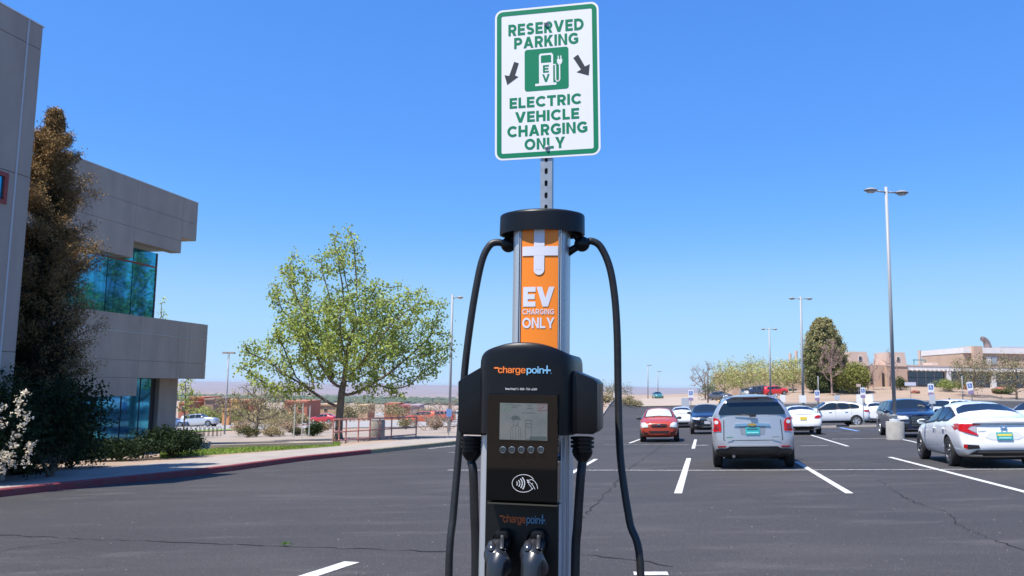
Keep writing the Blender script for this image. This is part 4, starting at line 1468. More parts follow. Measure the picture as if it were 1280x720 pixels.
conifer('juniper_tree', 'tall dark juniper with rusty brown tips between the two office wings', jp.x, jp.y, 9.25,
        [(0, .8), (.2, 1.05), (.5, 1.1), (.75, .78), (.87, .44), (.94, .18), (1, .02)], 3, J_T, J_D, 400, .065, 52,
        tipfn=lambda c, k, r: ((k + (c[:, 2] / 9.3) * 1.15 + r.normal(size=len(c)) * .18) > 1.12).astype(int))  # sunlit brown grows upwards and outwards, lower leaves stay dark

def shrub(name, label, x, y, rx, ry, h, seed, mats, n=2600, lsize=.07, group=None, fn=gz, branches=9, stem=BARK, lumps=14, cat='shrub', rz=0.0, fill=.5):
    rnd = np.random.RandomState(seed)
    t = thing(name, label, cat, (x, y, fn(x, y) - .02), rz, group)
    bm = bmesh.new(); cs = []
    for i in range(lumps):
        an = rnd.uniform(0, 2 * math.pi); k = rnd.uniform(.1, .8)
        cs.append((math.cos(an) * rx * k, math.sin(an) * ry * k, h * rnd.uniform(.35, .75) * (1.1 - .4 * k)))
    for i in range(branches):
        c = cs[i % lumps]
        tube(bm, [(rnd.normal() * .04, rnd.normal() * .04, 0), (c[0] * .45, c[1] * .45, c[2] * .5), c], [.02 + h * .008, .014, .005], 4, caps=False)
    finish('stem', bm, stem, t)
    c = np.array(cs)[rnd.randint(0, lumps, n)]
    d = rnd.normal(size=(n, 3)); d /= np.linalg.norm(d, axis=1)[:, None]
    r = rnd.uniform(size=(n, 1)) ** fill
    p = c + d * r * np.array([rx * .42, ry * .42, h * .34])
    p[:, 2] = np.abs(p[:, 2]) + .02
    leaf_mesh('foliage', rnd, p, 1, .01, lsize, t, mats, aspect=.6)
    return t
def sx(px, y, fn=gz): q = gx(px, y, fn); return q.x, q.y
HEDGE = leafc("hedge_leaves", (.024, .042, .013), (.015, .028, .010), 2, .35, .15)
DUST = leafc("dusty_leaves", (.20, .19, .08), (.30, .23, .13), 2, .35, .2)
x, y = sx(212, 27.5); shrub('hedge_shrub', 'dark rounded hedge at the foot of the office column', x, y, 1.5, 1.2, 1.0, 21, [HEDGE], 9000, .08, lumps=20)
x, y = sx(150, 26.0); shrub('low_shrub', 'low dark shrub under the ground floor windows', x, y, 1.7, .9, .75, 22, [HEDGE], 6500, .08, lumps=18)
x, y = sx(88, 22.5); shrub('dark_shrub', 'tall dark shrub in the shade under the juniper', x, y, .95, .8, 1.5, 23, [HEDGE], 7500, .08, lumps=18)
x, y = sx(62, 19.2); shrub('dense_shrub', 'dense dark shrub behind the white blossoming bush', x, y, 1.2, .9, 2.5, 24, [HEDGE], 9500, .085, lumps=20)
x, y = sx(-5, 17.6)
fl = shrub('flowering_shrub', 'blossoming bush with cream white flower clusters at the far left kerb', x, y, 1.15, .9, 2.5, 25, [HEDGE], 9000, .08, lumps=20)
PETAL = leafc("cream_petals", (.80, .73, .58), (.70, .60, .45), 3, .15, .3)
rnd = np.random.RandomState(8)
fz = []
for px, py in ((1, 510), (2, 530), (8, 575), (3, 588), (14, 580), (22, 515), (33, 522), (20, 545), (27, 532), (36, 563), (31, 577), (16, 557), (30, 492), (25, 502), (38, 556), (-12, 520), (-20, 560), (12, 568), (2, 568)):
    p = at(px, py, y - .75 - .2 * rnd.uniform()) - Vector(fl.location)
    for k in range(3):
        fz += [np.array(p) + rnd.normal(size=3) * np.array([.05, .05, .045]) for _ in range(9)]
leaf_mesh('blossoms', rnd, np.array(fz), 2, .012, .045, fl, [PETAL])

# grass blades on the strip of lawn
rnd = np.random.RandomState(77); c4_ = [G(200, 573), G(425, 557.5), G(425, 553), G(200, 566)]
gp_ = []
for i in range(9000):
    u, v = rnd.uniform(), rnd.uniform()
    x = (c4_[0][0] * (1 - u) + c4_[1][0] * u) * (1 - v) + (c4_[3][0] * (1 - u) + c4_[2][0] * u) * v
    y = (c4_[0][1] * (1 - u) + c4_[1][1] * u) * (1 - v) + (c4_[3][1] * (1 - u) + c4_[2][1] * u) * v
    gp_.append((x, y, up(x, y) + .035))
gb_ = leaf_mesh('grass_blades', rnd, np.array(gp_), 1, .01, .10, None, [leafc("grass_blade", (.20, .32, .05), (.30, .34, .09), 1.5)], aspect=.35, up=2.0)
gb_['kind'] = 'stuff'

# desert planting beyond the path
TANS = leafc("dry_desert_leaves", (.44, .35, .22), (.34, .30, .15), 2, .3, .2)
x, y = sx(320, 52); tree('palo_verde_tree', 'wispy multi trunk desert tree beside the square headed lamp', x, y, [(0, 0, 2.1, 2.6, 2.0, 1.3), (-1.6, 0, 1.7, 1.2, 1.2, .9), (1.8, .2, 1.7, 1.3, 1.2, .8)], 520, .24, .35, .09, [TANS, leafc("sparse_yellow_leaves", (.36, .36, .12), (.30, .30, .12), 2)], 31, n_per=10, lsize=.085, spread=.18, twigs=3)
x, y = sx(312, 50); shrub('sage_shrub', 'round green shrub under the wispy desert tree', x - .1, y, .65, .5, .75, 33, [DUST, L_DG], 2200, .08)
x, y = sx(339, 50.5); shrub('dry_shrub', 'dry tan shrub beside the wispy desert tree', x, y, .8, .5, .65, 34, [TANS], 2000, .08)
x, y = sx(392, 50); shrub('green_shrub', 'dark green round shrub between the two grey sign posts', x, y, .75, .5, .85, 35, [L_DG, HEDGE], 3000, .08)
x, y = sx(379, 52); shrub('small_shrub', 'small dark shrub left of the grey sign posts', x - .4, y, .5, .4, .6, 36, [L_DG, DUST], 1500, .07)
x, y = sx(572, 52); tree('bare_bush', 'wide leafless pinkish bush behind the blue notice', x - .6, y, [(0, 0, 1.3, 2.3, 1.5, 1.0), (-1.9, 0, 1.1, 1.2, 1, .7), (1.2, 0, 1.7, 1.3, 1, .9)], 420, .2, .12, .05, [L_BR], 37, bark=mat("pink_grey_twigs", (.30, .21, .17), .95, var=.3, scale=4), n_per=2, lsize=.05, twigs=5, rtip=.008, cat='shrub')
x, y = sx(531, 60); tree('low_bare_bush', 'low bare brown bush in front of the orange cars', x, y, [(0, 0, .8, 1.6, 1, .6)], 160, .2, .1, .04, [L_BR], 38, bark=mat("pink_grey_twigs", (.3, .2, .17)), n_per=1, lsize=.05, twigs=5, rtip=.008, cat='shrub')
x, y = sx(410, 70); shrub('brown_shrub', 'small brown bush seen under the big tree', x, y, .5, .5, .8, 39, [L_BR], 900, .07)
rs = random.Random(5)
for i, (px, yy, r, h, lab) in enumerate(((455, 165, 6.0, 4.4, 'broad tan thicket behind the middle of the railing'), (438, 150, 2.0, 2.8, 'tan shrub right of the red pickup'), (498, 168, 3.0, 3.6, 'tan shrub between the reddish adobe houses'), (340, 120, 3.4, 3.0, 'dry bush right of the square headed lamp'), (298, 150, 2.6, 3.4, 'bright green bush in front of the adobe houses'), (262, 138, 3.0, 3.2, 'bushy green shrub above the silver SUV'), (250, 150, 2.4, 3.6, 'light green shrub left of the brown adobe house'), (367, 100, 2.0, 1.6, 'low dusty shrub along the red kerb line'), (532, 160, 3.0, 2.6, 'dry tan shrub behind the orange car'))):
    x, y = sx(px, yy); shrub('desert_shrub', lab, x, y, r, r * .7, h, 50 + i, [TANS if i not in (4, 5, 6) else L_YG, DUST], 1500, .28, group='desert shrubs by the lower road', branches=5)

k_ = 0
for px, yy, r, h in ((300, 64, .9, 1.0), (345, 66, 1.4, 1.5), (362, 62, .9, 1.1), (332, 72, 1.8, 1.9), (402, 60, .6, .8), (508, 66, .8, .9), (545, 62, .7, .9), (590, 66, .9, 1.2), (318, 84, 1.6, 1.7), (352, 88, 1.4, 1.4), (545, 90, 1.2, 1.0)):
    labs = ('dusty shrub just right of the square headed lamp', 'broad wispy tan shrub behind the wispy desert tree', 'tan shrub behind the leftmost grey post', 'taller sandy coloured shrub beyond the wispy desert tree', 'small tan shrub right of the grey posts', 'dusty low shrub behind the right half of the railing', 'dry shrub at the far end of the railing', 'tan shrub against the left side of the post', 'wide dry shrub by the lower road, left of the red kerb', 'dry shrub by the lower road near the red kerb', 'low scrub in front of the orange red cars')
    x, y = sx(px, yy); shrub('desert_shrub', labs[k_], x, y, r, r * .8, h, 120 + k_, [TANS, DUST if k_ % 2 else L_BR], 1500, .10, group='dry shrubs between path and lower road', branches=7); k_ += 1

# right side: bank plantings
def brush(px, yy, r, h, seed, lab, mats=None):
    x, y = sx(px, yy); shrub('bank_shrub', lab, x, y, r, r * .7, h, seed, mats or [TANS, DUST], 1300, .16, group='scrub on the sandy bank', branches=5)
brush(766, 108, 2.6, 2.6, 70, 'green brown scrub on the bank left of the outer cable', [DUST, L_OL])
brush(784, 104, 1.6, 1.3, 71, 'low dry scrub on the bank right of the outer cable')
brush(755, 96, 1.5, 1.4, 72, 'dusty scrub at the left foot of the sandy bank')
brush(796, 112, 1.4, .9, 73, 'low tan scrub where the bank meets the far road')
brush(889, 132, 2.2, 3.0, 74, 'dense olive bush under the bare brown tree', [L_OL, L_DG])

def far_tree(name, lab, px, yy, r, h, seed, mats, group=None, th=1.0, n_att=300, bark=BARKL, n_per=26, ls=.21, twigs=0, rb=.13):
    x, y = sx(px, yy)
    rnd = np.random.RandomState(seed)
    env = [(0, 0, h * .56, r, r, h * .42)] + [(rnd.uniform(-.6, .6) * r, rnd.uniform(-.5, .5) * r, h * rnd.uniform(.5, .8), r * .5, r * .5, h * .22) for _ in range(4)]
    return tree(name, lab, x, y, env, n_att, .5, th, rb, mats, seed, bark=bark, n_per=n_per, lsize=ls, spread=.36, group=group, rtip=.013, sides=6, twigs=twigs)
far_tree('bare_tree', 'leafless brown tree at the left end of the row beyond the car park', 882, 136, 3.0, 6.6, 80, [L_BR], bark=mat("brown_bark", (.20, .13, .10), .9), n_per=2, ls=.15, twigs=9, rb=.14)
gl = 'spring green trees beyond the car park'
for i, (px, yy, r, h, lab) in enumerate(((906, 134, 3.0, 5.9, 'spring green tree right of the bare brown tree'), (929, 136, 3.5, 6.4, 'spring green tree above the left of the silver SUV roof'), (950, 146, 3.0, 6.6, 'yellow green tree above the right of the silver SUV roof'), (975, 140, 2.6, 6.0, 'spring green tree right of the middle lamp post'), (991, 134, 2.9, 5.8, 'spring green tree just left of the big cypress'))):
    far_tree('green_tree', lab, px, yy, r, h, 81 + i, [L_LG], gl)
# big cypress with a bare tree in front of it
C_D = leafc("cypress_green", (.13, .165, .06), (.08, .115, .04), .8, .35, .1)
C_T = leafc("cypress_brown", (.36, .33, .15), (.27, .25, .11), .8, .35, .1)
x, y = sx(1031, 128)
conifer('cypress_tree', 'huge dark green egg shaped cypress standing on the gravel bank', x, y, 11.5, [(0, 2.6), (.12, 3.3), (.35, 3.5), (.6, 2.9), (.8, 2.1), (.93, 1.15), (1, .3)], 41, C_T, C_D, 700, .30, 16, tipfn=lambda c, k, r: ((k * .6 + c[:, 2] / 11.5 * .5 + r.normal(size=len(c)) * .18) > .76).astype(int), r_tr=.3, wild=0)
x, y = sx(1040, 122.5)
tree('pinkish_bare_tree', 'leafless pinkish tree fanning out in front of the cypress', x, y, [(0, 0, 5.0, 2.0, 1.4, 3.3), (.3, 0, 7.0, 1.0, 1, 1.6)], 420, .40, .5, .13, None, 42, bark=mat("pinkish_bark", (.40, .27, .23), .95, var=.3, scale=3), twigs=26, rtip=.012)
x, y = sx(1068, 124); shrub('rounded_juniper', 'rounded olive green juniper right of the cypress', x, y, 2.7, 2.2, 4.6, 43, [leafc("olive_juniper", (.33, .33, .09), (.22, .23, .06), 1)], 9000, .28, lumps=26, fill=.4)
for px, yy, h, s, lab in ((1092, 127, 5.6, 44, 'thin leafless tree in front of the adobe block'), (1114, 127, 6.4, 45, 'thin leafless tree beside the tall lamp post')):
    x, y = sx(px, yy); tree('thin_bare_tree', lab, x, y, [(0, 0, h * .55, 1.5, 1.2, h * .45)], 170, .42, .6, .08, None, s, bark=mat("pinkish_bark", (.4, .27, .23)), twigs=9, rtip=.012, group='bare trees by the adobe block')
for px, yy, r, h, s, lab in ((1216, 118, 3.1, 6.0, 46, 'olive brown tree in front of the long glass building'), (1271, 114, 3.3, 6.3, 47, 'olive brown tree at the right edge before the glass building')):
    far_tree('olive_tree', lab, px, yy, r, h, s, [leafc("olive_brown_leaves", (.30, .27, .14), (.22, .20, .10), 1)], None, 1.0, 380, bark=mat("brown_bark2", (.22, .16, .11), .9), n_per=22, ls=.18, twigs=3)
for px, yy, r, h, s, lab in ((1126, 126, 1.2, 2.2, 48, 'green bush at the foot of the adobe tower'), (1187, 124, 2.4, 1.9, 49, 'sprawling light green bush under the white pier'), (1259, 122, 2.0, 1.0, 56, 'low dark green shrub between the two olive trees')):
    x, y = sx(px, yy); shrub('foundation_shrub', lab, x, y, r, r * .6, h, s, [L_DG if s != 49 else L_YG, L_OL], 2200, .18, lumps=18)

# ------------------------------------------------------------ buildings far away
ADOBE = mat("adobe_stucco", (.50, .355, .265), .95, col2=(.45, .31, .23), scale=.5, detail=6)
ADOBEP = mat("pink_stucco", (.56, .42, .35), .95, var=.1, scale=.5)
WHITEC = mat("white_fascia", (.72, .68, .66), .8, var=.1, scale=.8)
def fbox(root, name, px0, px1, y0, dep, zb, zt, mat_, nn=(0, -1)):
    """box whose front spans two picture columns at depth y0"""
    a = gx(px0, y0, lotz); b = gx(px1, y0, lotz)
    bm = bmesh.new()
    box(bm, ((a.x + b.x) / 2, y0 + dep / 2, (zb + zt) / 2), (b.x - a.x, dep, zt - zb))
    return fin_at(root, name, bm, mat_)
def ztop_at(px, py, y): return at(px, py, y).z
YB = 134.0
block = thing("adobe_building", "tan adobe building with two square towers behind the bare trees", "building", gx(1099, YB))
zb = gx(1099, YB).z - 1.5
zt = ztop_at(1099, 456, YB)
fbox(block, "wall", 1060, 1135, YB, 12, zb, zt, ADOBE)
for p0, p1, q0 in ((1062, 1087, -1), (1109, 1135, 0)):
    a = gx(p0, YB - .12, lotz).x; b = gx(p1, YB - .12, lotz).x; zz = ztop_at(1100, 440, YB)
    bm = bmesh.new()
    y0 = YB - .12 + q0 * .1
    v = [(a, y0, zt - .2), (b, y0, zt - .2), (b, y0 + 5, zt - .2), (a, y0 + 5, zt - .2), (a + .25, y0 + .2, zz), (b - .25, y0 + .2, zz), (b - .25, y0 + 4.8, zz), (a + .25, y0 + 4.8, zz)]
    vs = [bm.verts.new(q) for q in v]
    for q in ((0, 1, 2, 3), (4, 7, 6, 5), (0, 4, 5, 1), (1, 5, 6, 2), (2, 6, 7, 3), (3, 7, 4, 0)): bm.faces.new([vs[i] for i in q])
    tw = fin_at(block, "tower", bm, ADOBEP)
    wx = (p0 + p1) / 2 + 2
    ww = fbox(block, "window", wx - 2, wx + 2, y0 - .02, .2, ztop_at(1100, 451, YB), ztop_at(1100, 445.5, YB), WHITEC); ww.parent = tw
    wp = fbox(block, "pane", wx - 1.6, wx + 1.6, y0 - .05, .05, ztop_at(1100, 450.6, YB), ztop_at(1100, 446, YB), GLASSD); wp.parent = tw
fbox(block, "buttress", 1064, 1068, YB - 1.0, 1.0, zb, zt - .4, ADOBE)
fbox(block, "door", 1103, 1107, YB - .06, .1, zb + 1.5, ztop_at(1100, 466, YB), mat("dark_doorway", (.03, .025, .025), .6))
fbox(block, "window", 1088.5, 1091.5, YB - .06, .1, ztop_at(1090, 480, YB), ztop_at(1090, 466, YB), GLASSD)
fbox(block, "buttress", 1109.5, 1112, YB - 1.0, 1.0, zb, zt - .4, ADOBE)

glassb = thing("glass_building", "long low building with white roof edge, white piers and dark glass front", "building", gx(1210, YB + 1))
zb2 = gx(1135, YB).z - 1.5; YG = YB + 1.0
zr1 = ztop_at(1160, 457.5, YG); zr0 = ztop_at(1160, 463.0, YG)
zr2 = zr1
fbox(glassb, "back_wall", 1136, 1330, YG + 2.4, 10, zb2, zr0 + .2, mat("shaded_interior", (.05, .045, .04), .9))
fbox(glassb, "roof", 1133, 1332, YG - .6, 14, zr0, zr1, WHITEC)
fbox(glassb, "roof_trim", 1133, 1332, YG - .66, .06, zr1 - .10, zr1 + .12, ADOBEP)
# scalloped white fascia: small vaults along the roof edge
for i in range(34):
    px = 1136 + i * 5.6
    bm = bmesh.new()
    a = gx(px, YG - .7, lotz).x
    tube(bm, [(a, YG - .75, zr0 - .02), (a, YG + .6, zr0 - .02)], .13, 8)
    fin_at(glassb, "vault_end", bm, WHITEC, smooth_=True)
for px in (1187, 1243.5, 1300):
    fbox(glassb, "pier", px - 2.6, px + 2.6, YG - .55, .8, zb2, zr0, WHITEC)
zm1 = ztop_at(1160, 472, YG)
frame_o = fbox(glassb, "window_wall", 1136, 1330, YG + .3, .08, zb2, zr0, MULL)
edges = [1136.5 + k * 10.6 for k in range(19)]
for k, e in enumerate(edges[:-1]):
    for z0, z1 in ((zb2 + .2, zm1 - .06), (zm1 + .06, zr0 - .05)):
        pnl = fbox(glassb, "pane", e + .5, edges[k + 1] - .4, YG + .26, .03, z0, z1, mat("blue_dark_glass", (.02, .035, .06), .04, spec=1)); pnl.parent = frame_o
for k, e in enumerate(edges):
    q_ = fbox(glassb, "mullion", e - .32, e + .32, YG + .18, .12, zb2, zr0, mat("grey_mullion", (.32, .33, .35), .5)); q_.parent = frame_o
q_ = fbox(glassb, "rooftop_unit", 1166, 1174, YG + 4, 3, zr1, zr1 + .7, ADOBEP)

hallb = thing("upper_hall", "tan hall with white roof band rising behind the glass building", "building", gx(1250, 160, lotz))
YH = 158
zh1 = ztop_at(1240, 435, YH)
fbox(hallb, "wall", 1206, 1345, YH, 16, 0, zh1 - 1.1, ADOBE)
fbox(hallb, "roof_band", 1207, 1345, YH - .4, 17, zh1 - 1.05, zh1, WHITEC)
fbox(hallb, "tower", 1219.5, 1230.5, YH - 1.2, 5, 0, zh1 + .25, ADOBE)
fbox(hallb, "window", 1235, 1248, YH - .1, .2, ztop_at(1240, 456, YH), ztop_at(1240, 446, YH), WHITEC)
fbox(hallb, "pane", 1241, 1247.5, YH - .15, .05, ztop_at(1240, 455, YH), ztop_at(1240, 446.6, YH), mat("pale_louvre", (.30, .34, .38), .4))
fbox(hallb, "rooftop_unit", 1254, 1300, YH + 4, 4, zh1, zh1 + .5, mat("grey_unit", (.35, .33, .36), .7))
bm = bmesh.new()
pts = [at(px, py, YH + 2) for px, py in ((1235, 436), (1234, 431), (1232.5, 427), (1229.5, 424), (1226.5, 423.5))]
tube(bm, catmull(pts, 4), [.8, .75, .7, .68, .65, .62, .6, .6, .58, .56, .55, .52, .5, .5, .48, .45, .42][:17], 12)
sc_ = finish("roof_flue", bm, mat("weathered_metal", (.26, .20, .19), .6, metal=.3, var=.4, scale=1))
tag(sc_, "curved weathered metal flue standing on the tan hall's roof", "flue")

church = thing("chapel", "pale building with two slim pink towers beyond the green trees", "building", gx(988, 175, lotz))
YC = 175
fbox(church, "wall", 984, 1004, YC, 10, 0, ztop_at(990, 462, YC), ADOBEP)
def slim(root, px, ptop, w, Y):
    bm = bmesh.new(); a = gx(px, Y, lotz).x
    tube(bm, [(a, Y, 0), (a, Y, at(px, ptop, Y).z)], w, 10)
    fin_at(root, "tower", bm, ADOBEP, smooth_=True)
slim(church, 988.5, 442, .30, YC - .8); slim(church, 996.2, 438.5, .30, YC - .8)
TEALP = mat("teal_painted_steel", (.10, .28, .28), .5)
fbox(church, "cross_bar", 982, 1001, YC - 1.3, .2, ztop_at(990, 454.6, YC), ztop_at(990, 452.8, YC), TEALP)
fbox(church, "cross_bar", 986, 998, YC - 1.3, .2, ztop_at(990, 450.8, YC), ztop_at(990, 450, YC), TEALP)
spire = thing("slim_tower", "slim pink tower with a teal crossbar rising behind the glass building", "tower", gx(1151, 165, lotz))
slim(spire, 1151, 438, .30, 165)
fbox(spire, "cross_bar", 1143, 1159, 164.2, .2, ztop_at(1150, 450.8, 165), ztop_at(1150, 449.6, 165), TEALP)
for px in (1144, 1158.4):
    fbox(spire, "stay", px - .25, px + .25, 164.2, .2, ztop_at(1150, 457, 165), ztop_at(1150, 451, 165), TEALP)
lowb = thing("low_tan_building", "low tan building half hidden behind the spring green trees", "building", gx(950, 158, lotz))
fbox(lowb, "wall", 916, 1015, 158, 14, -1, ztop_at(960, 466, 158), ADOBE)
fbox(lowb, "garage_door", 928, 939, 157.8, .1, -.5, ztop_at(930, 487, 158), mat("dark_green_door", (.04, .07, .06), .6))
fbox(lowb, "garage_door", 986, 996, 157.8, .1, -.5, ztop_at(990, 486, 158), mat("dark_green_door", (.04, .07, .06), .6))

# adobe houses in the valley on the left
def house(label, px0, px1, ptop, Y, dep, mat_, wins=(), low=None, group='adobe houses below the car park'):
    c = gx((px0 + px1) / 2, Y)
    h = thing("adobe_house", label, "house", (c.x, Y, c.z), 0, group)
    zt = at((px0 + px1) / 2, ptop, Y).z
    fbox(h, "wall", px0, px1, Y, dep, c.z - 1.5, zt, mat_)
    fbox(h, "parapet", px0 - .3, px1 + .3, Y - .25, dep + .5, zt, zt + .35, mat_)
    for wx0, wx1, wy0, wy1 in wins:
        w = fbox(h, "window", wx0, wx1, Y - .12, .2, at(wx0, wy1, Y).z, at(wx0, wy0, Y).z, mat("pale_window_frame", (.45, .40, .34), .7))
        p_ = fbox(h, "pane", wx0 + .5, wx1 - .5, Y - .17, .04, at(wx0, wy1 - .5, Y).z, at(wx0, wy0 + .5, Y).z, GLASSD); p_.parent = w
    return h
RUST = mat("rust_stucco", (.42, .15, .09), .95, var=.15, scale=.3)
BRN = mat("brown_stucco", (.36, .23, .16), .95, var=.15, scale=.3)
ORG = mat("orange_stucco", (.62, .29, .12), .95, var=.15, scale=.3)
TAN_ = mat("tan_stucco", (.55, .38, .24), .95, var=.15, scale=.3)
house("rust red adobe house behind the silver SUV", 234, 253, 498, 168, 10, RUST, [(236.5, 241, 505, 509.5), (247.5, 250.5, 505, 508)])
house("brown adobe house right of the rust red one", 253.5, 265, 500, 166, 10, BRN)
house("small rust coloured house with dark doorway left of the SUV roof", 222, 233.5, 505, 160, 9, RUST, [(225, 229, 508, 513)])
house("orange and tan adobe house left of the square headed lamp", 266, 284, 502, 175, 9, ORG, [(273.5, 282, 505, 508.5)])
house("orange adobe house right of the square headed lamp", 287, 298, 502, 172, 9, ORG)
house("rust brown house partly behind the wispy desert tree", 299, 312, 502, 176, 9, RUST, [(303, 306, 506, 510)])
house("tall orange garden wall beside the silver SUV", 277, 286, 513.5, 132, 1.2, ORG)
house("rust red house left of the big tree trunk", 354, 383, 503, 170, 12, RUST, [(362, 368, 508, 512), (371, 376, 508, 512)])
house("low tan house seen through the big tree", 398, 421, 507, 185, 10, TAN_, [(404, 408, 510, 513)])
house("tan house with blue window right of the big tree trunk", 446, 459, 508, 185, 10, TAN_, [(449, 457, 510.5, 514)])
house("rust red house above the middle of the railing", 480, 497, 506, 188, 10, RUST, [(483, 486, 509, 512)])
house("dark red house beside the orange cars", 497.6, 512, 508.5, 184, 10, mat("dark_red_stucco", (.30, .09, .10), .9), [(503, 506, 511, 514)])
house("grey mauve house behind the orange cars", 512.5, 524, 508, 180, 10, mat("mauve_stucco", (.34, .26, .30), .9))

# ------------------------------------------------------------ lamp posts
HEADM = mat("lamp_head_grey", (.34, .34, .35), .45, metal=.3)
LENS = mat("lamp_lens", (.5, .5, .5), .2)
def lamp_post(label, px, ytop, Y, kind, r=.09, name='lamp_post', group='lamp posts around the car park', base=False, fn=gz, yaw=0.0, mat_=POLE):
    c = gx(px, Y, fn)
    t = thing(name, label, 'lamp post', (c.x, c.y, c.z), yaw, group)
    # height from the photograph's top of the pole
    zt = at(px, ytop, Y).z - c.z
    z0 = .95 if base else 0
    bm = bmesh.new()
    tube(bm, [(0, 0, z0), (0, 0, zt)], [r, r * .8], 4 if kind != 'round' else 10)
    box(bm, (0, 0, z0 + .01), (r * 3, r * 3, .025))
    finish('pole', bm, mat_, t)
    if base:
        bm = bmesh.new()
        lathe(bm, [(0, -.2), (.345, -.2), (.345, .70), (.335, .715), (0, .715)], n=32)
        finish('concrete_base', bm, mat("base_concrete", (.37, .35, .32), .95, col2=(.30, .28, .25), scale=3, bump=.3, bscale=20), t, True)
        bm = bmesh.new(); lathe(bm, [(.21, .714), (.21, .80), (.20, .815), (.10, .82), (.10, 1.0), (0, 1.0)], n=24)
        finish('base_collar', bm, mat("collar_paint", (.42, .44, .46), .5), t, True)
    def cobra(s, L, arm=.45):
        bm = bmesh.new()
        tube(bm, [(s * .05, 0, zt - .22), (s * arm, 0, zt - .20)], .035, 8)
        h = finish('lamp_arm', bm, mat_, t)
        bm = bmesh.new()
        pr = [(.0, -.09), (.12, -.085), (.26, -.03), (.30, .0), (.26, .03), (.14, .085), (0, .10)]
        lathe(bm, [(a, b) for a, b in pr], (s * (arm + L * .5), 0, zt - .19), UP, 20, x=Vector((1, 0, 0)), sx=L * 1.65, sy=.8)
        hd = finish('lamp_head', bm, HEADM, t, True)
        bm = bmesh.new()
        lathe(bm, [(.20, -.062), (.17, -.10), (0, -.115)], (s * (arm + L * .5), 0, zt - .19), UP, 18, x=Vector((1, 0, 0)), sx=L * 1.6, sy=.75)
        finish('lens', bm, LENS, hd, True)
    if kind == 'twin': cobra(-1, .6); cobra(1, .6)
    elif kind == 'single': cobra(1, .45, .3)
    elif kind == 'twin_slim':
        for s in (-1, 1):
            bm = bmesh.new(); box(bm, (s * .58, 0, zt - .06), (.72, .34, .10))
            finish('lamp_head', bm, HEADM, t, bevel=.03)
        bm = bmesh.new(); tube(bm, [(-.35, 0, zt - .06), (.35, 0, zt - .06)], .03, 6); finish('lamp_arm', bm, mat_, t)
    elif kind == 'box':
        bm = bmesh.new(); box(bm, (-.24, 0, zt), (.38, .32, .12)); box(bm, (.24, 0, zt), (.38, .32, .12)); box(bm, (0, 0, zt), (.12, .1, .08))
        finish('lamp_head', bm, mat("bronze_head", (.30, .25, .22), .6), t, bevel=.01)
    elif kind == 'far':
        bm = bmesh.new(); box(bm, (.35, 0, zt - .1), (.9, .3, .14)); finish('lamp_head', bm, HEADM, t)
    return t
lp = lamp_post('nearest tall twin headed lamp post on a round concrete base', 1119.5, 234, 34, 'twin', .095, base=True, fn=lotz, yaw=math.radians(14))
lamp_post('twin headed lamp post right of the silver SUV', 1004.5, 370.5, 72, 'twin', .11, fn=lotz)
lamp_post('twin headed lamp post directly above the silver SUV roof', 963.5, 409.5, 103, 'twin', .12, fn=lotz)
lamp_post('single armed lamp post between the tree and the charging post', 561.5, 368, 56, 'single', .09)
lamp_post('short lamp post with square twin heads by the bicycle rack', 280.5, 441, 60, 'box', .07)
lamp_post('distant thin lamp post left of the far teal car', 810, 456, 165, 'far', .10, fn=lotz)
lamp_post('distant thin lamp post right behind the far teal car', 822.5, 463.5, 185, 'far', .10, fn=lotz)
lamp_post('dark pole in front of the spring green trees', 885, 466, 120, 'pole', .11, fn=lotz, mat_=mat("dark_bronze", (.09, .07, .06), .6))
lamp_post('slim pale lamp post by the bare pink tree', 1023.5, 470, 100, 'pole', .06, fn=lotz)
lamp_post('slim pale post in front of the glass building', 1204, 470, 100, 'pole', .06, fn=lotz)

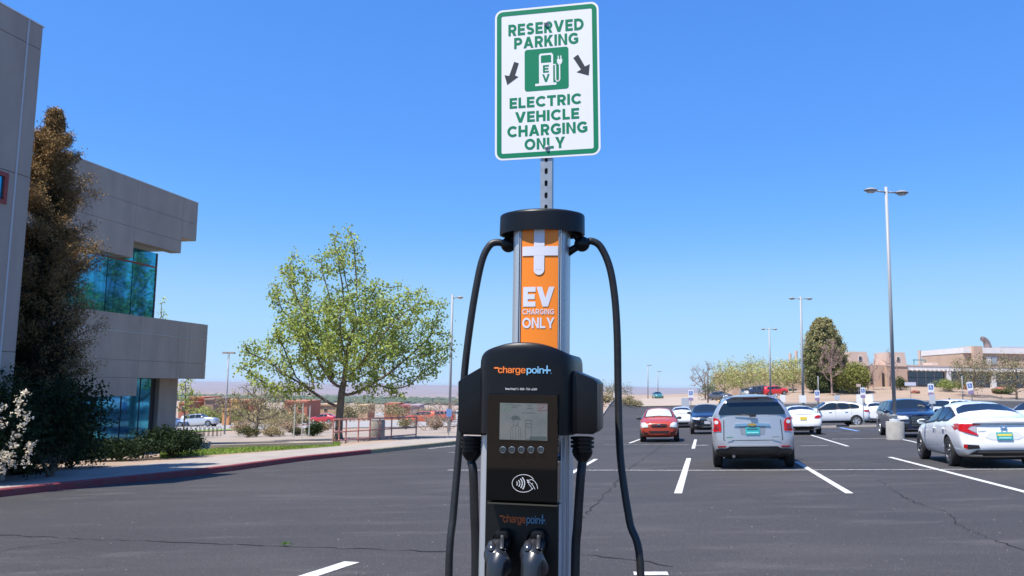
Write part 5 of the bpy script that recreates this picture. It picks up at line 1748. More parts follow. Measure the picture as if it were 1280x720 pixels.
# ------------------------------------------------------------ signs and street furniture
SBLUE = mat("sign_blue", (.02, .12, .42), .5); SPURP = mat("sign_purple", (.18, .10, .28), .5)
def access_sign(label, px, py, Y, lean_=0.0, w=.31, small=True):
    c = gx(px, Y, lotz)
    t = thing('accessible_parking_sign', label, 'sign', tuple(c), PHI * -1, 'accessible parking signs')
    t.rotation_euler = (0, math.radians(lean_), -PHI)
    zc = at(px, py, Y).z - c.z
    bm = bmesh.new(); box(bm, (0, .02, zc / 2 + .1), (.05, .03, zc + .45)); finish('post', bm, STEEL, t)
    X = Vector((1, 0, 0)); B = Vector((0, -1, 0)); O = Vector((0, 0, zc))
    bm = bmesh.new(); prism(bm, rrect(0, 0, w, w * 1.5, .03), O, X, UP, B, 0, .004); pl_ = finish('sign_plate', bm, SGN, t)
    bm = bmesh.new()
    prism(bm, rrect(0, .03, w * .72, w * .78, .02), O, X, UP, B, .004, .0055); finish('symbol_field', bm, SBLUE, pl_)
    bm = bmesh.new()
    def ln(pts, wd):
        for a, b in zip(pts, pts[1:]):
            a, b = Vector(a), Vector(b); d = (b - a).normalized(); n = Vector((-d.y, d.x)) * wd / 2
            prism(bm, [tuple(a - n), tuple(b - n), tuple(b + n), tuple(a + n)], O, X, UP, B, .0055, .007)
    k = w
    prism(bm, [( -.02 * k / .3 + .022 * math.cos(a), .03 + .27 * k + .022 * math.sin(a)) for a in [i * math.pi / 4 for i in range(8)]], O, X, UP, B, .0055, .007)
    ln([(-.02, .095), (-.015, .03), (.035, .03), (.05, -.03)], .024)
    ln([(-.02, .06), (.03, .06)], .018)
    wh = [(.055 * math.cos(a) - .012, .01 + .055 * math.sin(a)) for a in [math.radians(q) for q in range(120, 331, 30)]]
    ln(wh, .016)
    finish('wheelchair_symbol', bm, SGN, pl_)
    if small:
        bm = bmesh.new(); prism(bm, rrect(0, -w * .75 - .11, w * .95, .17, .02), O, X, UP, B, 0, .004); finish('notice_plate', bm, mat("notice_purple", (.30, .22, .38), .5), t)
    return t
access_sign('accessible parking sign left of the silver SUV, above the black car', 864, 492, 52)
access_sign('accessible parking sign in front of the white crossover', 1022.5, 492.5, 54)
access_sign('accessible parking sign by the rear of the white crossover', 1080, 489, 54)
access_sign('accessible parking sign over the navy SUV and white wagon', 1165.8, 485, 46, small=True)
access_sign('tilted accessible parking sign above the white sedan roof', 1222, 482.5, 46, -7)
def back_sign(label, px, py, Y, w, h, m_, name='parking_notice', post=True, group='white notices behind the accessible bays'):
    c = gx(px, Y, lotz); t = thing(name, label, 'sign', tuple(c), -PHI, group)
    zc = at(px, py, Y).z - c.z
    bm = bmesh.new(); box(bm, (0, .02, zc / 2), (.05, .03, zc)); finish('post', bm, STEEL, t)
    bm = bmesh.new(); box(bm, (0, 0, zc), (w, .012, h)); finish('sign_plate', bm, m_, t, bevel=.004)
    return t
back_sign('white notice on the lamp post right of the silver SUV', 1004, 498.8, 70, .55, .62, SGN)
back_sign('white notice just right of the silver SUV roof', 979, 498, 70, .42, .6, SGN)
back_sign('white notice left of the post by the crossover', 1076, 499.5, 62, .5, .75, SGN)
back_sign('white notice right of the post by the crossover', 1087, 499.5, 62, .5, .75, SGN)
back_sign('pale grey notice above the small white car', 1090.6, 497, 64, .3, .5, mat("pale_grey_sheeting", (.5, .52, .56), .5))
back_sign('small notice above the white crossover roof', 1047, 497, 70, .42, .4, mat("pale_grey_sheeting", (.5, .52, .56), .5))
back_sign('lower white notice on the post by the white wagon', 1167, 499, 45.6, .30, .5, mat("pale_grey_sheeting", (.6, .62, .66), .5))
back_sign('wide white notice board beside the tall lamp post', 1139, 480, 100, 1.25, .42, mat("pale_lilac_board", (.6, .58, .68), .6), name='notice_board', group=None)
back_sign('small tan notice above the accessible sign by the crossover', 1074, 481.8, 100, .5, .35, ADOBEP, group=None)
back_sign('small white street sign on the sandy bank', 769, 494, 80, .28, .45, SGN, name='street_sign', group=None)
back_sign('green topped street sign behind the right side of the post', 751.5, 483, 88, .30, .32, mat("sign_green_blue", (.04, .22, .14), .5), name='street_name_sign', group=None)
back_sign('blue and purple notice in front of the wide bare bush', 560.5, 516, 46, .31, .42, mat("notice_blue", (.10, .22, .50), .5, col2=(.22, .32, .58), scale=2), name='blue_notice', group=None)
back_sign('grey utility cabinet notice left of the black car', 857, 503, 66, .62, .7, mat("cabinet_grey", (.42, .44, .48), .5), name='utility_sign', group=None)
c = gx(851, 68, lotz); bm = bmesh.new(); box(bm, (c.x - .75, c.y, c.z + .45), (.42, .4, .9)); o = finish('utility_box', bm, mat("pale_green_box", (.36, .42, .26), .6), bevel=.02); tag(o, 'pale green utility box behind the small white car', 'utility box')
c = gx(752, 74, gz); bm = bmesh.new(); tube(bm, [(c.x, c.y, c.z - .1), (c.x, c.y, c.z + .95), (c.x, c.y, c.z + 1.0)], [.06, .06, .02], 10); o = finish('bollard', bm, mat("yellow_bollard_paint", (.45, .30, .06), .6)); tag(o, 'yellow bollard at the corner of the far pavement', 'bollard')
# grey posts left of the tree
for px, top, Y, lab in ((367, 505, 47, 'leftmost of the three plain grey posts left of the tree'), (377, 504.5, 47, 'middle of the three plain grey posts left of the tree'), (386, 508, 49, 'rightmost of the three plain grey posts left of the tree')):
    c = gx(px, Y); bm = bmesh.new(); h = at(px, top, Y).z - c.z
    box(bm, (0, 0, h / 2), (.055, .055, h)); box(bm, (0, 0, h + .01), (.07, .07, .02))
    o = finish('grey_post', bm, mat("pale_post", (.42, .44, .42), .5), loc=tuple(c)); tag(o, lab, 'post', 'plain grey posts by the tree')
# pink-red pipe railing
RAIL = mat("reddish_rail_paint", (.52, .22, .17), .55, var=.2, scale=6)
rail = thing("pipe_railing", "reddish pink painted pipe railing running along the pavement beneath the big tree", "railing", gx(455, 38))
posts = []
rp_px = [(416, 559, 37.0), (423.5, 555.5, 39.6), (432, 556.8, 37.9), (447.5, 554.3, 39.2), (462, 552.2, 40.3), (474, 550.5, 41.4), (489, 549.6, 42.6), (520, 548.2, 45.0)]
rp = [gx(p[0], p[2]) for p in rp_px]
order = [1, 0, 2, 3, 4, 5, 6, 7]
HT = 1.05
for i, p in enumerate(rp):
    bm = bmesh.new(); tube(bm, [p - UP * .1, p + UP * HT], .035, 8)
    fin_at(rail, "post", bm, RAIL, smooth_=True)
for nm, hz in (("top_rail", HT), ("middle_rail", HT * .48), ("bottom_rail", .13)):
    bm = bmesh.new()
    seq = [0, 2, 3, 4, 5, 6, 7]
    for a, b in zip(seq, seq[1:]): tube(bm, [rp[a] + UP * hz, rp[b] + UP * hz], .032, 8)
    if nm != "bottom_rail": tube(bm, [rp[0] + UP * hz, rp[1] + UP * hz], .032, 8)
    fin_at(rail, nm, bm, RAIL, smooth_=True)
# litter bin
c = gx(471, 47); bm = bmesh.new()
lathe(bm, [(0, 0), (.42, 0), (.44, .05), (.44, .80), (.42, .86), (.38, .90), (.20, 1.05), (0, 1.08)], n=24)
bin_ = finish('litter_bin', bm, mat("pebbled_concrete_bin", (.34, .30, .26), .9, var=.3, scale=14, bump=.6, bscale=40), None, True, loc=tuple(c)); tag(bin_, 'grey pebbled cylindrical litter bin behind the railing', 'litter bin')
bm = bmesh.new(); lathe(bm, [(.30, .84), (.43, .87), (.42, .93), (.28, 1.03), (.1, 1.09), (0, 1.09)], n=24); l_ = finish('lid', bm, mat("bin_lid", (.16, .15, .14), .6), bin_, True)
# bicycle rack: upright hoops on rails
c = gx(260, 55); rack = thing('bicycle_rack', 'low dark metal bicycle rack of upright hoops beside the square headed lamp', 'bicycle rack', tuple(c), math.radians(6))
DM = mat("dark_rack_metal", (.10, .09, .09), .5, metal=.4)
for k in range(6):
    x0 = -.75 + k * .27
    bm = bmesh.new(); pts = [(x0, 0, 0), (x0, 0, .56), (x0 + .03, 0, .62), (x0 + .10, 0, .65), (x0 + .17, 0, .62), (x0 + .20, 0, .56), (x0 + .20, 0, 0)]
    tube(bm, pts, .022, 6); finish('hoop', bm, DM, rack)
bm = bmesh.new(); tube(bm, [(-.8, 0, .03), (.85, 0, .03)], .022, 6); finish('rail', bm, DM, rack)
# low wall along the path
WALLC = mat("low_wall_concrete", (.36, .29, .22), .95, col2=(.30, .24, .18), scale=2, bump=.3, bscale=20)
a = gp(262, 562, up); b = gp(416, 557.5, up)
bm = bmesh.new(); dd = (b - a).normalized(); nn = Vector((-dd.y, dd.x, 0)).normalized()
n = 8
for i in range(n):
    p0 = a.lerp(b, i / n); p1 = a.lerp(b, (i + 1) / n)
    for_v = []
    for p in (p0, p1):
        for o_ in (0, .3):
            for z in (-.15, .17):
                for_v.append(bm.verts.new(p + nn * o_ + UP * z))
    v = for_v
    for q in ((0, 4, 5, 1), (1, 5, 7, 3), (3, 7, 6, 2)): bm.faces.new([v[k] for k in q])
    if i == 0: bm.faces.new([v[k] for k in (0, 1, 3, 2)])
    if i == n - 1: bm.faces.new([v[k] for k in (4, 6, 7, 5)])
tag(finish('low_wall', bm, WALLC), 'low concrete wall running beside the path left of the tree', 'wall')
# red painted kerb along the lower road
KR2 = mat("faded_red_kerb", (.42, .10, .09), .8)
for (p0, p1) in (((232, 533.2), (242, 533)), ((287, 535), (322, 534)), ((345, 533.6), (416, 531.2))):
    a = gp(*p0, up); b = gp(*p1, up); bm = bmesh.new()
    d_ = (b - a).normalized(); n_ = Vector((-d_.y, d_.x, 0))
    prism(bm, [(-.15, 0), (.15, 0), (.15, .14), (-.15, .14)], a, n_, UP, d_, 0, (b - a).length)
    o = finish('lower_road_kerb', bm, KR2); o['kind'] = 'structure'
# wheel stops
for px0, px1, Y, lab in ((1013.5, 1045, 53.2, 'left concrete wheel stop in front of the white crossover'), (1062, 1095, 53.4, 'right concrete wheel stop behind the white crossover')):
    a = gx(px0, Y, lotz); b = gx(px1, Y, lotz); bm = bmesh.new()
    d_ = (b - a).normalized(); n_ = Vector((-d_.y, d_.x, 0)).normalized(); u_ = n_.cross(d_) * -1
    prism(bm, [(-.09, 0), (.09, 0), (.06, .13), (-.06, .13)], a, n_, UP, d_, 0, (b - a).length)
    tag(finish('wheel_stop', bm, CONC, bevel=.015), lab, 'wheel stop', 'concrete wheel stops')
# far kerbs and the drive lane below the gravel bank
KERBL = mat("far_kerb_concrete", (.50, .44, .38), .9)
def far_kerb(p, q, h=.14, m_=KERBL, w=.25):
    a = gx(p[0], p[1], lotz); b = gx(q[0], q[1], lotz); bm = bmesh.new(); n = 8
    d_ = (b - a).normalized(); n_ = Vector((-d_.y, d_.x, 0)).normalized(); rows = []
    for i in range(n + 1):
        c = a.lerp(b, i / n); z = lotz(c.x, c.y)
        rows.append([bm.verts.new((*(c + n_ * o_).xy, z + hh)) for o_, hh in ((-w / 2, -.05), (-w / 2, h), (w / 2, h), (w / 2, -.05))])
    for r0, r1 in zip(rows, rows[1:]):
        for k in range(3): bm.faces.new((r0[k], r0[k + 1], r1[k + 1], r1[k]))
    o = finish('far_kerb', bm, m_); o['kind'] = 'structure'
far_kerb((872, 112), (1300, 112), .2)
far_kerb((905, 113), (888, 150), .15, mat("yellow_edge", (.55, .38, .16), .8))
# red boulders on the gravel bank
rnd2 = random.Random(9)
for px, py, w, lab in ((1053, 486.8, 1.0, 'small red boulder below the rounded juniper'), (1063, 491, .9, 'red boulder left of the accessible sign by the crossover'), (1144, 491.5, 1.1, 'reddish boulder behind the navy SUV'), (1209, 486.5, 1.5, 'flat red boulder above the white wagon'), (1251, 491.5, 2.1, 'largest red boulder on the bank near the right edge')):
    g_ = gp(px, py, lotz); bm = bmesh.new(); bmesh.ops.create_icosphere(bm, subdivisions=2, radius=1)
    for v in bm.verts:
        v.co *= 1 + .35 * noise.noise(v.co * 1.7 + Vector((px, 0, 0)))
        v.co = Vector((v.co.x * w * .62, v.co.y * w * .5, v.co.z * w * .30 + w * .16))
    o = finish('boulder', bm, mat("red_sandstone", (.40, .16, .11), .95, var=.35, scale=2, bump=.5, bscale=6), loc=tuple(g_)); tag(o, lab, 'boulder', 'red boulders on the gravel bank')
# weed in the asphalt crack
g_ = A(357, 682.5); rnd = np.random.RandomState(3)
w_ = leaf_mesh('weed', rnd, np.array([[0, 0, .03]]), 60, np.array([.028, .016, .008]), .018, None, [leafc("weed_leaves", (.12, .24, .03), (.08, .16, .02), 6)])
w_.location = g_; tag(w_, 'tiny green weed growing from the crack in the asphalt', 'weed')
# fallen leaves and grit on the asphalt
rnd = np.random.RandomState(12); n = 2600
P = []
for i in range(n):
    yy = 5 + 32 * rnd.uniform() ** 1.4; xx = rnd.uniform(-.6, .62) * yy
    if xx < kerbx(yy) + .1: continue
    P.append((xx, yy, lotz(xx, yy) + .006))
gr = leaf_mesh('loose_grit', rnd, np.array(P), 1, .002, .011, None, [mat("grit", (.26, .24, .21), .9, island=.5)])
gr['kind'] = 'stuff'

# behind the camera, out of view: bank and bushes added for the glossy panel's reflection
for i, (x, y, r, h, lab) in enumerate(((-1.8, -13, 1.6, 2.6, 'dark green bush, unseen, added behind the camera for the panel reflection'), (.5, -14, 1.3, 2.2, 'dry tan bush, unseen, added behind the camera for the panel reflection'), (-3.9, -17, 2.0, 3.2, 'largest dark bush, unseen, added behind the camera for the panel reflection'), (2.6, -14, 1.2, 1.7, 'low dry bush, unseen, added behind the camera for the panel reflection'))):
    shrub('bank_shrub', lab, x, y, r, r * .8, h, 90 + i, [TANS, L_BR] if i % 2 else [HEDGE], 2600, .14, group='unseen bushes added for the panel reflection', fn=lambda x, y: lotz(x, y) + .1)
# ------------------------------------------------------------ cars
AX_X, AX_Y, AX_Z = Vector((1, 0, 0)), Vector((0, 1, 0)), Vector((0, 0, 1))
def paint(name, col, metal=0.0, rough=.28):
    return mat(name, col, rough, metal=metal, coat=1.0, spec=.5)
TRIM = mat("car_black_trim", (.014, .014, .015), .5)
ARCH = mat("wheel_arch_liner", (.008, .008, .008), .9)
TYRE = mat("tyre", (.016, .016, .017), .85)
RIMS = mat("alloy_rim", (.45, .46, .48), .3, metal=.8)
RIMD = mat("dark_alloy_rim", (.12, .12, .13), .3, metal=.7)
REDL = mat("red_lamp", (.46, .008, .012), .16, spec=.35, emit=.02)
REDD = mat("dark_red_lamp", (.20, .01, .014), .15, spec=.8)
CLEARL = mat("clear_lamp", (.62, .62, .60), .12, spec=.9, coat=1)
CGLASS = mat("car_glass", (.010, .016, .020), .03, spec=.8)
PLATE_T = mat("turquoise_plate", (.02, .36, .38), .45, col2=(.04, .28, .30), scale=14)
PLATE_Y = mat("plate_yellow", (.62, .55, .10), .5)
CHR = mat("car_chrome", (.62, .63, .66), .15, metal=1.0)

SED = dict(L=4.63, W=1.80, H=1.42, wb=(1.46, -1.24), R=.325,
  # x, zb, wl, zm, wm, zs, ws, zr, wr, zt, wt, ztc
  st=[(2.30, .30, .55, .48, .62, .62, .56, .66, .48, .69, .30, .70),
      (2.16, .20, .74, .48, .80, .70, .74, .76, .64, .79, .36, .80),
      (1.46, .17, .80, .52, .89, .82, .84, .90, .70, .93, .40, .94),
      (1.02, .17, .80, .52, .895, .88, .85, .955, .72, .98, .42, 1.0),
      (.16, .17, .80, .52, .895, .93, .855, 1.28, .62, 1.37, .40, 1.39),
      (-.28, .17, .80, .52, .895, .95, .86, 1.31, .61, 1.39, .40, 1.42),
      (-.86, .17, .80, .52, .90, .97, .865, 1.25, .60, 1.34, .38, 1.365),
      (-1.40, .17, .80, .54, .90, .99, .865, 1.09, .70, 1.16, .40, 1.19),
      (-1.86, .20, .80, .56, .89, .99, .845, 1.02, .74, 1.045, .42, 1.055),
      (-2.18, .25, .80, .58, .87, .97, .81, 1.02, .74, 1.04, .42, 1.05),
      (-2.29, .32, .76, .55, .84, .90, .79, .985, .72, 1.005, .42, 1.01)],
  dx={10: (.10, .06, -.02, -.03, .04, .03, .02, .02)},
  side=[(3, 4, 'f'), (4, 5, 'f'), (5, 6, 'r'), (6, 7, 'q')], ws=3, rw=(6, 7), capwin=False)
SUV = dict(L=4.77, W=1.84, H=1.70, wb=(1.47, -1.39), R=.355,
  st=[(2.36, .34, .62, .55, .70, .80, .64, .88, .54, .92, .30, .93),
      (2.20, .24, .80, .55, .86, .90, .80, 1.00, .70, 1.03, .40, 1.04),
      (1.50, .22, .84, .58, .91, 1.02, .87, 1.10, .76, 1.13, .42, 1.14),
      (1.02, .22, .84, .58, .92, 1.08, .88, 1.15, .78, 1.17, .42, 1.19),
      (.34, .22, .84, .58, .92, 1.10, .885, 1.555, .67, 1.62, .42, 1.65),
      (-.25, .22, .84, .58, .92, 1.11, .89, 1.585, .67, 1.66, .42, 1.69),
      (-1.05, .22, .84, .58, .92, 1.13, .89, 1.58, .665, 1.66, .42, 1.69),
      (-1.72, .22, .84, .60, .92, 1.16, .885, 1.555, .66, 1.64, .42, 1.67),
      (-2.10, .24, .83, .62, .91, 1.18, .86, 1.535, .65, 1.61, .42, 1.64),
      (-2.34, .30, .80, .60, .90, 1.15, .835, 1.53, .64, 1.59, .42, 1.615)],
  dx={9: (.10, .04, -.04, -.05, .01, .17, .20, .16)},
  side=[(3, 4, 'f'), (4, 5, 'f'), (5, 6, 'r'), (6, 7, 'q')], ws=3, rw=None, capwin=True)
XO = dict(SUV)
XO['st'] = SUV['st'][:6] + [
      (-1.05, .22, .84, .58, .92, 1.15, .89, 1.52, .665, 1.61, .42, 1.64),
      (-1.62, .24, .84, .60, .92, 1.20, .88, 1.40, .66, 1.52, .42, 1.55),
      (-2.06, .28, .83, .62, .91, 1.14, .86, 1.30, .65, 1.38, .42, 1.41),
      (-2.36, .34, .80, .60, .89, 1.02, .82, 1.20, .68, 1.27, .42, 1.29)]
HAT = dict(L=4.24, W=1.69, H=1.46, wb=(1.25, -1.24), R=.30,
  st=[(2.08, .32, .50, .50, .60, .66, .56, .72, .46, .76, .28, .77),
      (1.95, .22, .70, .50, .78, .76, .72, .84, .60, .88, .34, .89),
      (1.28, .18, .76, .54, .835, .88, .78, .97, .66, 1.0, .38, 1.01),
      (.88, .18, .76, .54, .84, .92, .80, 1.00, .70, 1.03, .40, 1.05),
      (.10, .18, .76, .54, .845, .96, .81, 1.34, .58, 1.41, .38, 1.44),
      (-.38, .18, .76, .54, .845, .97, .81, 1.36, .57, 1.43, .38, 1.46),
      (-.95, .18, .76, .54, .845, .99, .81, 1.31, .56, 1.39, .36, 1.42),
      (-1.50, .20, .76, .56, .84, 1.00, .80, 1.08, .66, 1.14, .38, 1.17),
      (-1.90, .24, .75, .58, .82, .97, .77, 1.00, .68, 1.03, .38, 1.04),
      (-2.10, .32, .70, .55, .78, .90, .73, .95, .66, .98, .38, .99)],
  dx={}, side=[(3, 4, 'f'), (4, 5, 'f'), (5, 6, 'r')], ws=3, rw=(6, 7), capwin=False)

GLASS_NAMES = {2: 'windscreen', 3: 'rear_window', 4: 'front_side_window', 5: 'rear_side_window', 6: 'quarter_window', 7: 'front_side_window', 8: 'rear_side_window', 9: 'quarter_window'}
WHEEL_CACHE = {}
def wheel_meshes(R, rim, spokes=5, wdt=.215):
    k = (round(R, 3), rim.name, spokes)
    if k in WHEEL_CACHE: return WHEEL_CACHE[k]
    bm = bmesh.new()
    lathe(bm, [(R * .66, -wdt / 2 + .01), (R * .80, -wdt / 2), (R * .93, -wdt / 2 + .008), (R, -wdt / 2 + .035), (R, wdt / 2 - .035), (R * .93, wdt / 2 - .008), (R * .80, wdt / 2), (R * .66, wdt / 2 - .01), (R * .64, wdt / 2 - .04), (R * .64, -wdt / 2 + .04), (R * .66, -wdt / 2 + .01)], ax=AX_Y, n=32)
    t = finish('wheel', bm, TYRE, None, True); tm = t.data; bpy.data.objects.remove(t)
    bm = bmesh.new()
    # rim: outer lip, dished face, spokes and hub; the outer side is -Y (right-hand) mirrored for the other
    lathe(bm, [(R * .665, wdt / 2 - .008), (R * .66, wdt / 2 + .0), (R * .60, wdt / 2 - .004), (R * .585, wdt / 2 - .04), (R * .585, -.02)], ax=AX_Y, n=32)
    lathe(bm, [(R * .585, .0), (0, .0)], ax=AX_Y, n=32, mi=1)
    for i in range(spokes):
        a = 2 * math.pi * i / spokes
        for da in ((-.16, .16) if spokes <= 5 else (0,)):
            a0, a1 = a + da * .6, a + da * 1.3
            d0 = Vector((math.cos(a0), 0, math.sin(a0))); d1 = Vector((math.cos(a1), 0, math.sin(a1)))
            n = Vector((-math.sin(a), 0, math.cos(a)))
            w0, w1 = R * .07, R * (.075 if spokes <= 5 else .06)
            p = [d0 * R * .12 - n * w0, d0 * R * .12 + n * w0, d1 * R * .60 + n * w1, d1 * R * .60 - n * w1]
            lo = [bm.verts.new(q + AX_Y * (wdt / 2 - .055)) for q in p]; hi = [bm.verts.new(q + AX_Y * (wdt / 2 - (.022 if j < 2 else .012))) for j, q in enumerate(p)]
            bm.faces.new(hi)
            for j in range(4): bm.faces.new((lo[j], lo[(j + 1) % 4], hi[(j + 1) % 4], hi[j]))
    lathe(bm, [(R * .17, wdt / 2 - .04), (R * .16, wdt / 2 - .012), (0, wdt / 2 - .006)], ax=AX_Y, n=16)
    r = finish('rim', bm, [rim, mat("brake_shadow", (.03, .03, .03), .7)], None, True); rm = r.data; bpy.data.objects.remove(r)
    WHEEL_CACHE[k] = (tm, rm)
    return tm, rm

def loft_body(T, sc):
    """closed body shell built from cross-sections, glazing faces marked by material slot"""
    bm = bmesh.new(); rings = []
    cr = bm.edges.layers.float.new('crease_edge'); cv = bm.verts.layers.float.new('crease_vert')
    sx_, sy_, sz_ = sc
    for i, s in enumerate(T['st']):
        x, zb, wl_, zm, wm, zs, ws, zr, wr, zt, wt, zc = s
        dx = T['dx'].get(i, (0,) * 8)
        P = [(0, zb), (wl_ * .86, zb), (wl_, zb + .09), (wm, zm), (ws, zs), (wr, zr), (wt, zt), (0, zc)]
        rr = [bm.verts.new(((x + dx[j]) * sx_, y * sy_, z * sz_)) for j, (y, z) in enumerate(P)]
        ll = [bm.verts.new(((x + dx[j]) * sx_, -P[j][0] * sy_, P[j][1] * sz_)) for j in range(6, 0, -1)]
        rings.append(rr + ll)
    n = 14; F = {}
    for i in range(len(rings) - 1):
        a, b = rings[i], rings[i + 1]
        for k in range(n):
            F[i, k] = bm.faces.new((a[k], b[k], b[(k + 1) % n], a[(k + 1) % n]))
    caps = {}
    for e, r in ((0, rings[0]), (-1, rings[-1])):
        fs = [bm.faces.new((r[0], r[1], r[13]))]
        for k in range(1, 6): fs.append(bm.faces.new((r[k], r[k + 1], r[14 - k - 1], r[14 - k])))
        fs.append(bm.faces.new((r[6], r[7], r[8])))
        caps[e] = fs
    bmesh.ops.recalc_face_normals(bm, faces=bm.faces[:])
    groups = []
    ws = T['ws']
    groups.append(([F[ws, k] for k in (5, 6, 7, 8)], 2))
    if T['rw']:
        groups.append(([F[i, k] for i in range(T['rw'][0], T['rw'][1] + (1 if T.get('rw2') else 0)) for k in (5, 6, 7, 8)], 3))
    if T['capwin']: groups.append(([caps[-1][4]], 3))
    sd = {}
    for i, j, kind in T['side']:
        sd.setdefault(kind, []).append(i)
    for kind, sl in (('f', 4), ('r', 5), ('q', 6)):
        if kind in sd:
            for side, k in ((0, 4), (3, 9)):
                groups.append(([F[i, k] for i in sd[kind]], sl + side))
    for i in range(len(rings) - 1):
        for k, c in ((2, .35), (12, .35), (4, .45), (10, .45)):
            e = bm.edges.get((rings[i][k], rings[i + 1][k]))
            if e: e[cr] = c
    for fs, slot in groups:
        th = .045 if slot not in (2, 3) else .055
        r = bmesh.ops.inset_region(bm, faces=fs, thickness=th, depth=0.0, use_even_offset=True)
        for f in r['faces']: f.material_index = 1 if slot not in (2, 3) else (1 if T.get('blackscreen') else 0)
        for f in fs: f.material_index = slot
        for f in fs:
            for e in f.edges:
                if sum(1 for q in e.link_faces if q in fs) < 2:
                    e[cr] = 1.0
                    for v in e.verts: v[cv] = .8
    bmesh.ops.recalc_face_normals(bm, faces=bm.faces[:])
    return bm

def build_car(name, label, T, sc, loc, heading, pm, glassm=None, rim=RIMS, spokes=5, cut=True, trim_z=None, group=None, cat='car', levels=2, tilt=True):
    """heading: direction of the car's nose, degrees clockwise from straight away"""
    root = bpy.data.objects.new(name, None); COL.objects.link(root)
    root['label'] = label; root['category'] = cat
    if group: root['group'] = group
    h = math.radians(heading)
    fwd = Vector((math.sin(h), math.cos(h), 0))
    lf = Vector((-fwd.y, fwd.x, 0))
    e = 1.2
    pz = lambda v: gz(v.x, v.y)
    c = Vector(loc)
    f3 = (fwd * 2 * e + AX_Z * (pz(c + fwd * e) - pz(c - fwd * e))).normalized()
    l3 = (lf * 2 * e + AX_Z * (pz(c + lf * e) - pz(c - lf * e))).normalized()
    n3 = f3.cross(l3).normalized(); l3 = n3.cross(f3)
    M = Matrix((f3, l3, n3)).transposed().to_4x4(); M.translation = c
    root.matrix_world = M
    bm = loft_body(T, sc)
    me = bpy.data.meshes.new('body'); bm.to_mesh(me); bm.free()
    tmp = bpy.data.objects.new('tmp', me); COL.objects.link(tmp)
    m1 = tmp.modifiers.new('s', 'SUBSURF'); m1.levels = levels; m1.render_levels = levels
    R = T['R'] * sc[2]
    cutters = []
    if cut:
        cb = bmesh.new()
        for wx in T['wb']:
            for s in (-1, 1):
                lathe(cb, [(0, -.34), (R * 1.13, -.34), (R * 1.13, .3), (0, .3)], (wx * sc[0], s * (T['W'] / 2 * sc[1] + .0), R * 1.0), AX_Y * s, 28, mi=0)
        bmesh.ops.recalc_face_normals(cb, faces=cb.faces[:])
        cme = bpy.data.meshes.new('c'); cb.to_mesh(cme); cb.free()
        for _ in range(11): cme.materials.append(ARCH)
        cme.polygons.foreach_set('material_index', [10] * len(cme.polygons))
        co = bpy.data.objects.new('c', cme); COL.objects.link(co); cutters.append(co)
        m2 = tmp.modifiers.new('b', 'BOOLEAN'); m2.operation = 'DIFFERENCE'; m2.object = co; m2.solver = 'EXACT'
    slots = [pm, TRIM, CGLASS, CGLASS, CGLASS, CGLASS, CGLASS, CGLASS, CGLASS, CGLASS, ARCH]
    for s_ in slots: me.materials.append(s_)
    dg = bpy.context.evaluated_depsgraph_get()
    ev = bpy.data.meshes.new_from_object(tmp.evaluated_get(dg))
    for o in [tmp] + cutters:
        dm = o.data; bpy.data.objects.remove(o); bpy.data.meshes.remove(dm)
    bm = bmesh.new(); bm.from_mesh(ev); bpy.data.meshes.remove(ev)
    bm.normal_update()
    bvh = BVHTree.FromBMesh(bm)
    if trim_z:
        for f in bm.faces:
            if f.material_index == 0 and f.calc_center_median().z < trim_z: f.material_index = 1
    for slot in range(2, 10):
        fs = [f for f in bm.faces if f.material_index == slot]
        if not fs: continue
        b2 = bmesh.new(); vm = {}
        for f in fs:
            vs = []
            for v in f.verts:
                if v not in vm: vm[v] = b2.verts.new(v.co)
                vs.append(vm[v])
            nf = b2.faces.new(vs); nf.smooth = True
        bmesh.ops.delete(bm, geom=fs, context='FACES')
        me2 = bpy.data.meshes.new(GLASS_NAMES[slot]); b2.to_mesh(me2); b2.free()
        me2.materials.append((glassm or {}).get(GLASS_NAMES[slot], CGLASS))
        new_obj(GLASS_NAMES[slot], me2, root)
    me = bpy.data.meshes.new('body'); bm.to_mesh(me); bm.free()
    for s_ in slots: me.materials.append(s_)
    me.shade_smooth()
    try: me.set_sharp_from_angle(angle=math.radians(42))
    except Exception: pass
    body = new_obj('body', me, root)
    tm, rm = wheel_meshes(R, rim, spokes)
    for wx in T['wb']:
        for s in (-1, 1):
            w = new_obj('wheel', tm, root); w.location = (wx * sc[0], s * (T['W'] / 2 * sc[1] - .125), R)
            if s < 0: w.rotation_euler = (0, 0, math.pi)
            r = new_obj('rim', rm, w)
    return dict(root=root, bvh=bvh, body=body, sc=sc, T=T, R=R, pm=pm)

def project(car, view, u, v, off):
    bvh = car['bvh']
    if view == 'rear': o, d = Vector((-5, u, v)), AX_X
    elif view == 'front': o, d = Vector((5, u, v)), -AX_X
    elif view == 'left': o, d = Vector((u, 4, v)), -AX_Y
    elif view == 'right': o, d = Vector((u, -4, v)), AX_Y
    elif view == 'top': o, d = Vector((u, v, 5)), -AX_Z
    hit, n, i, dist = bvh.ray_cast(o, d)
    if hit is None:
        hit, n, i, dist = bvh.find_nearest(o + d * 3.0)
        return hit - d * off
    return hit - d * off

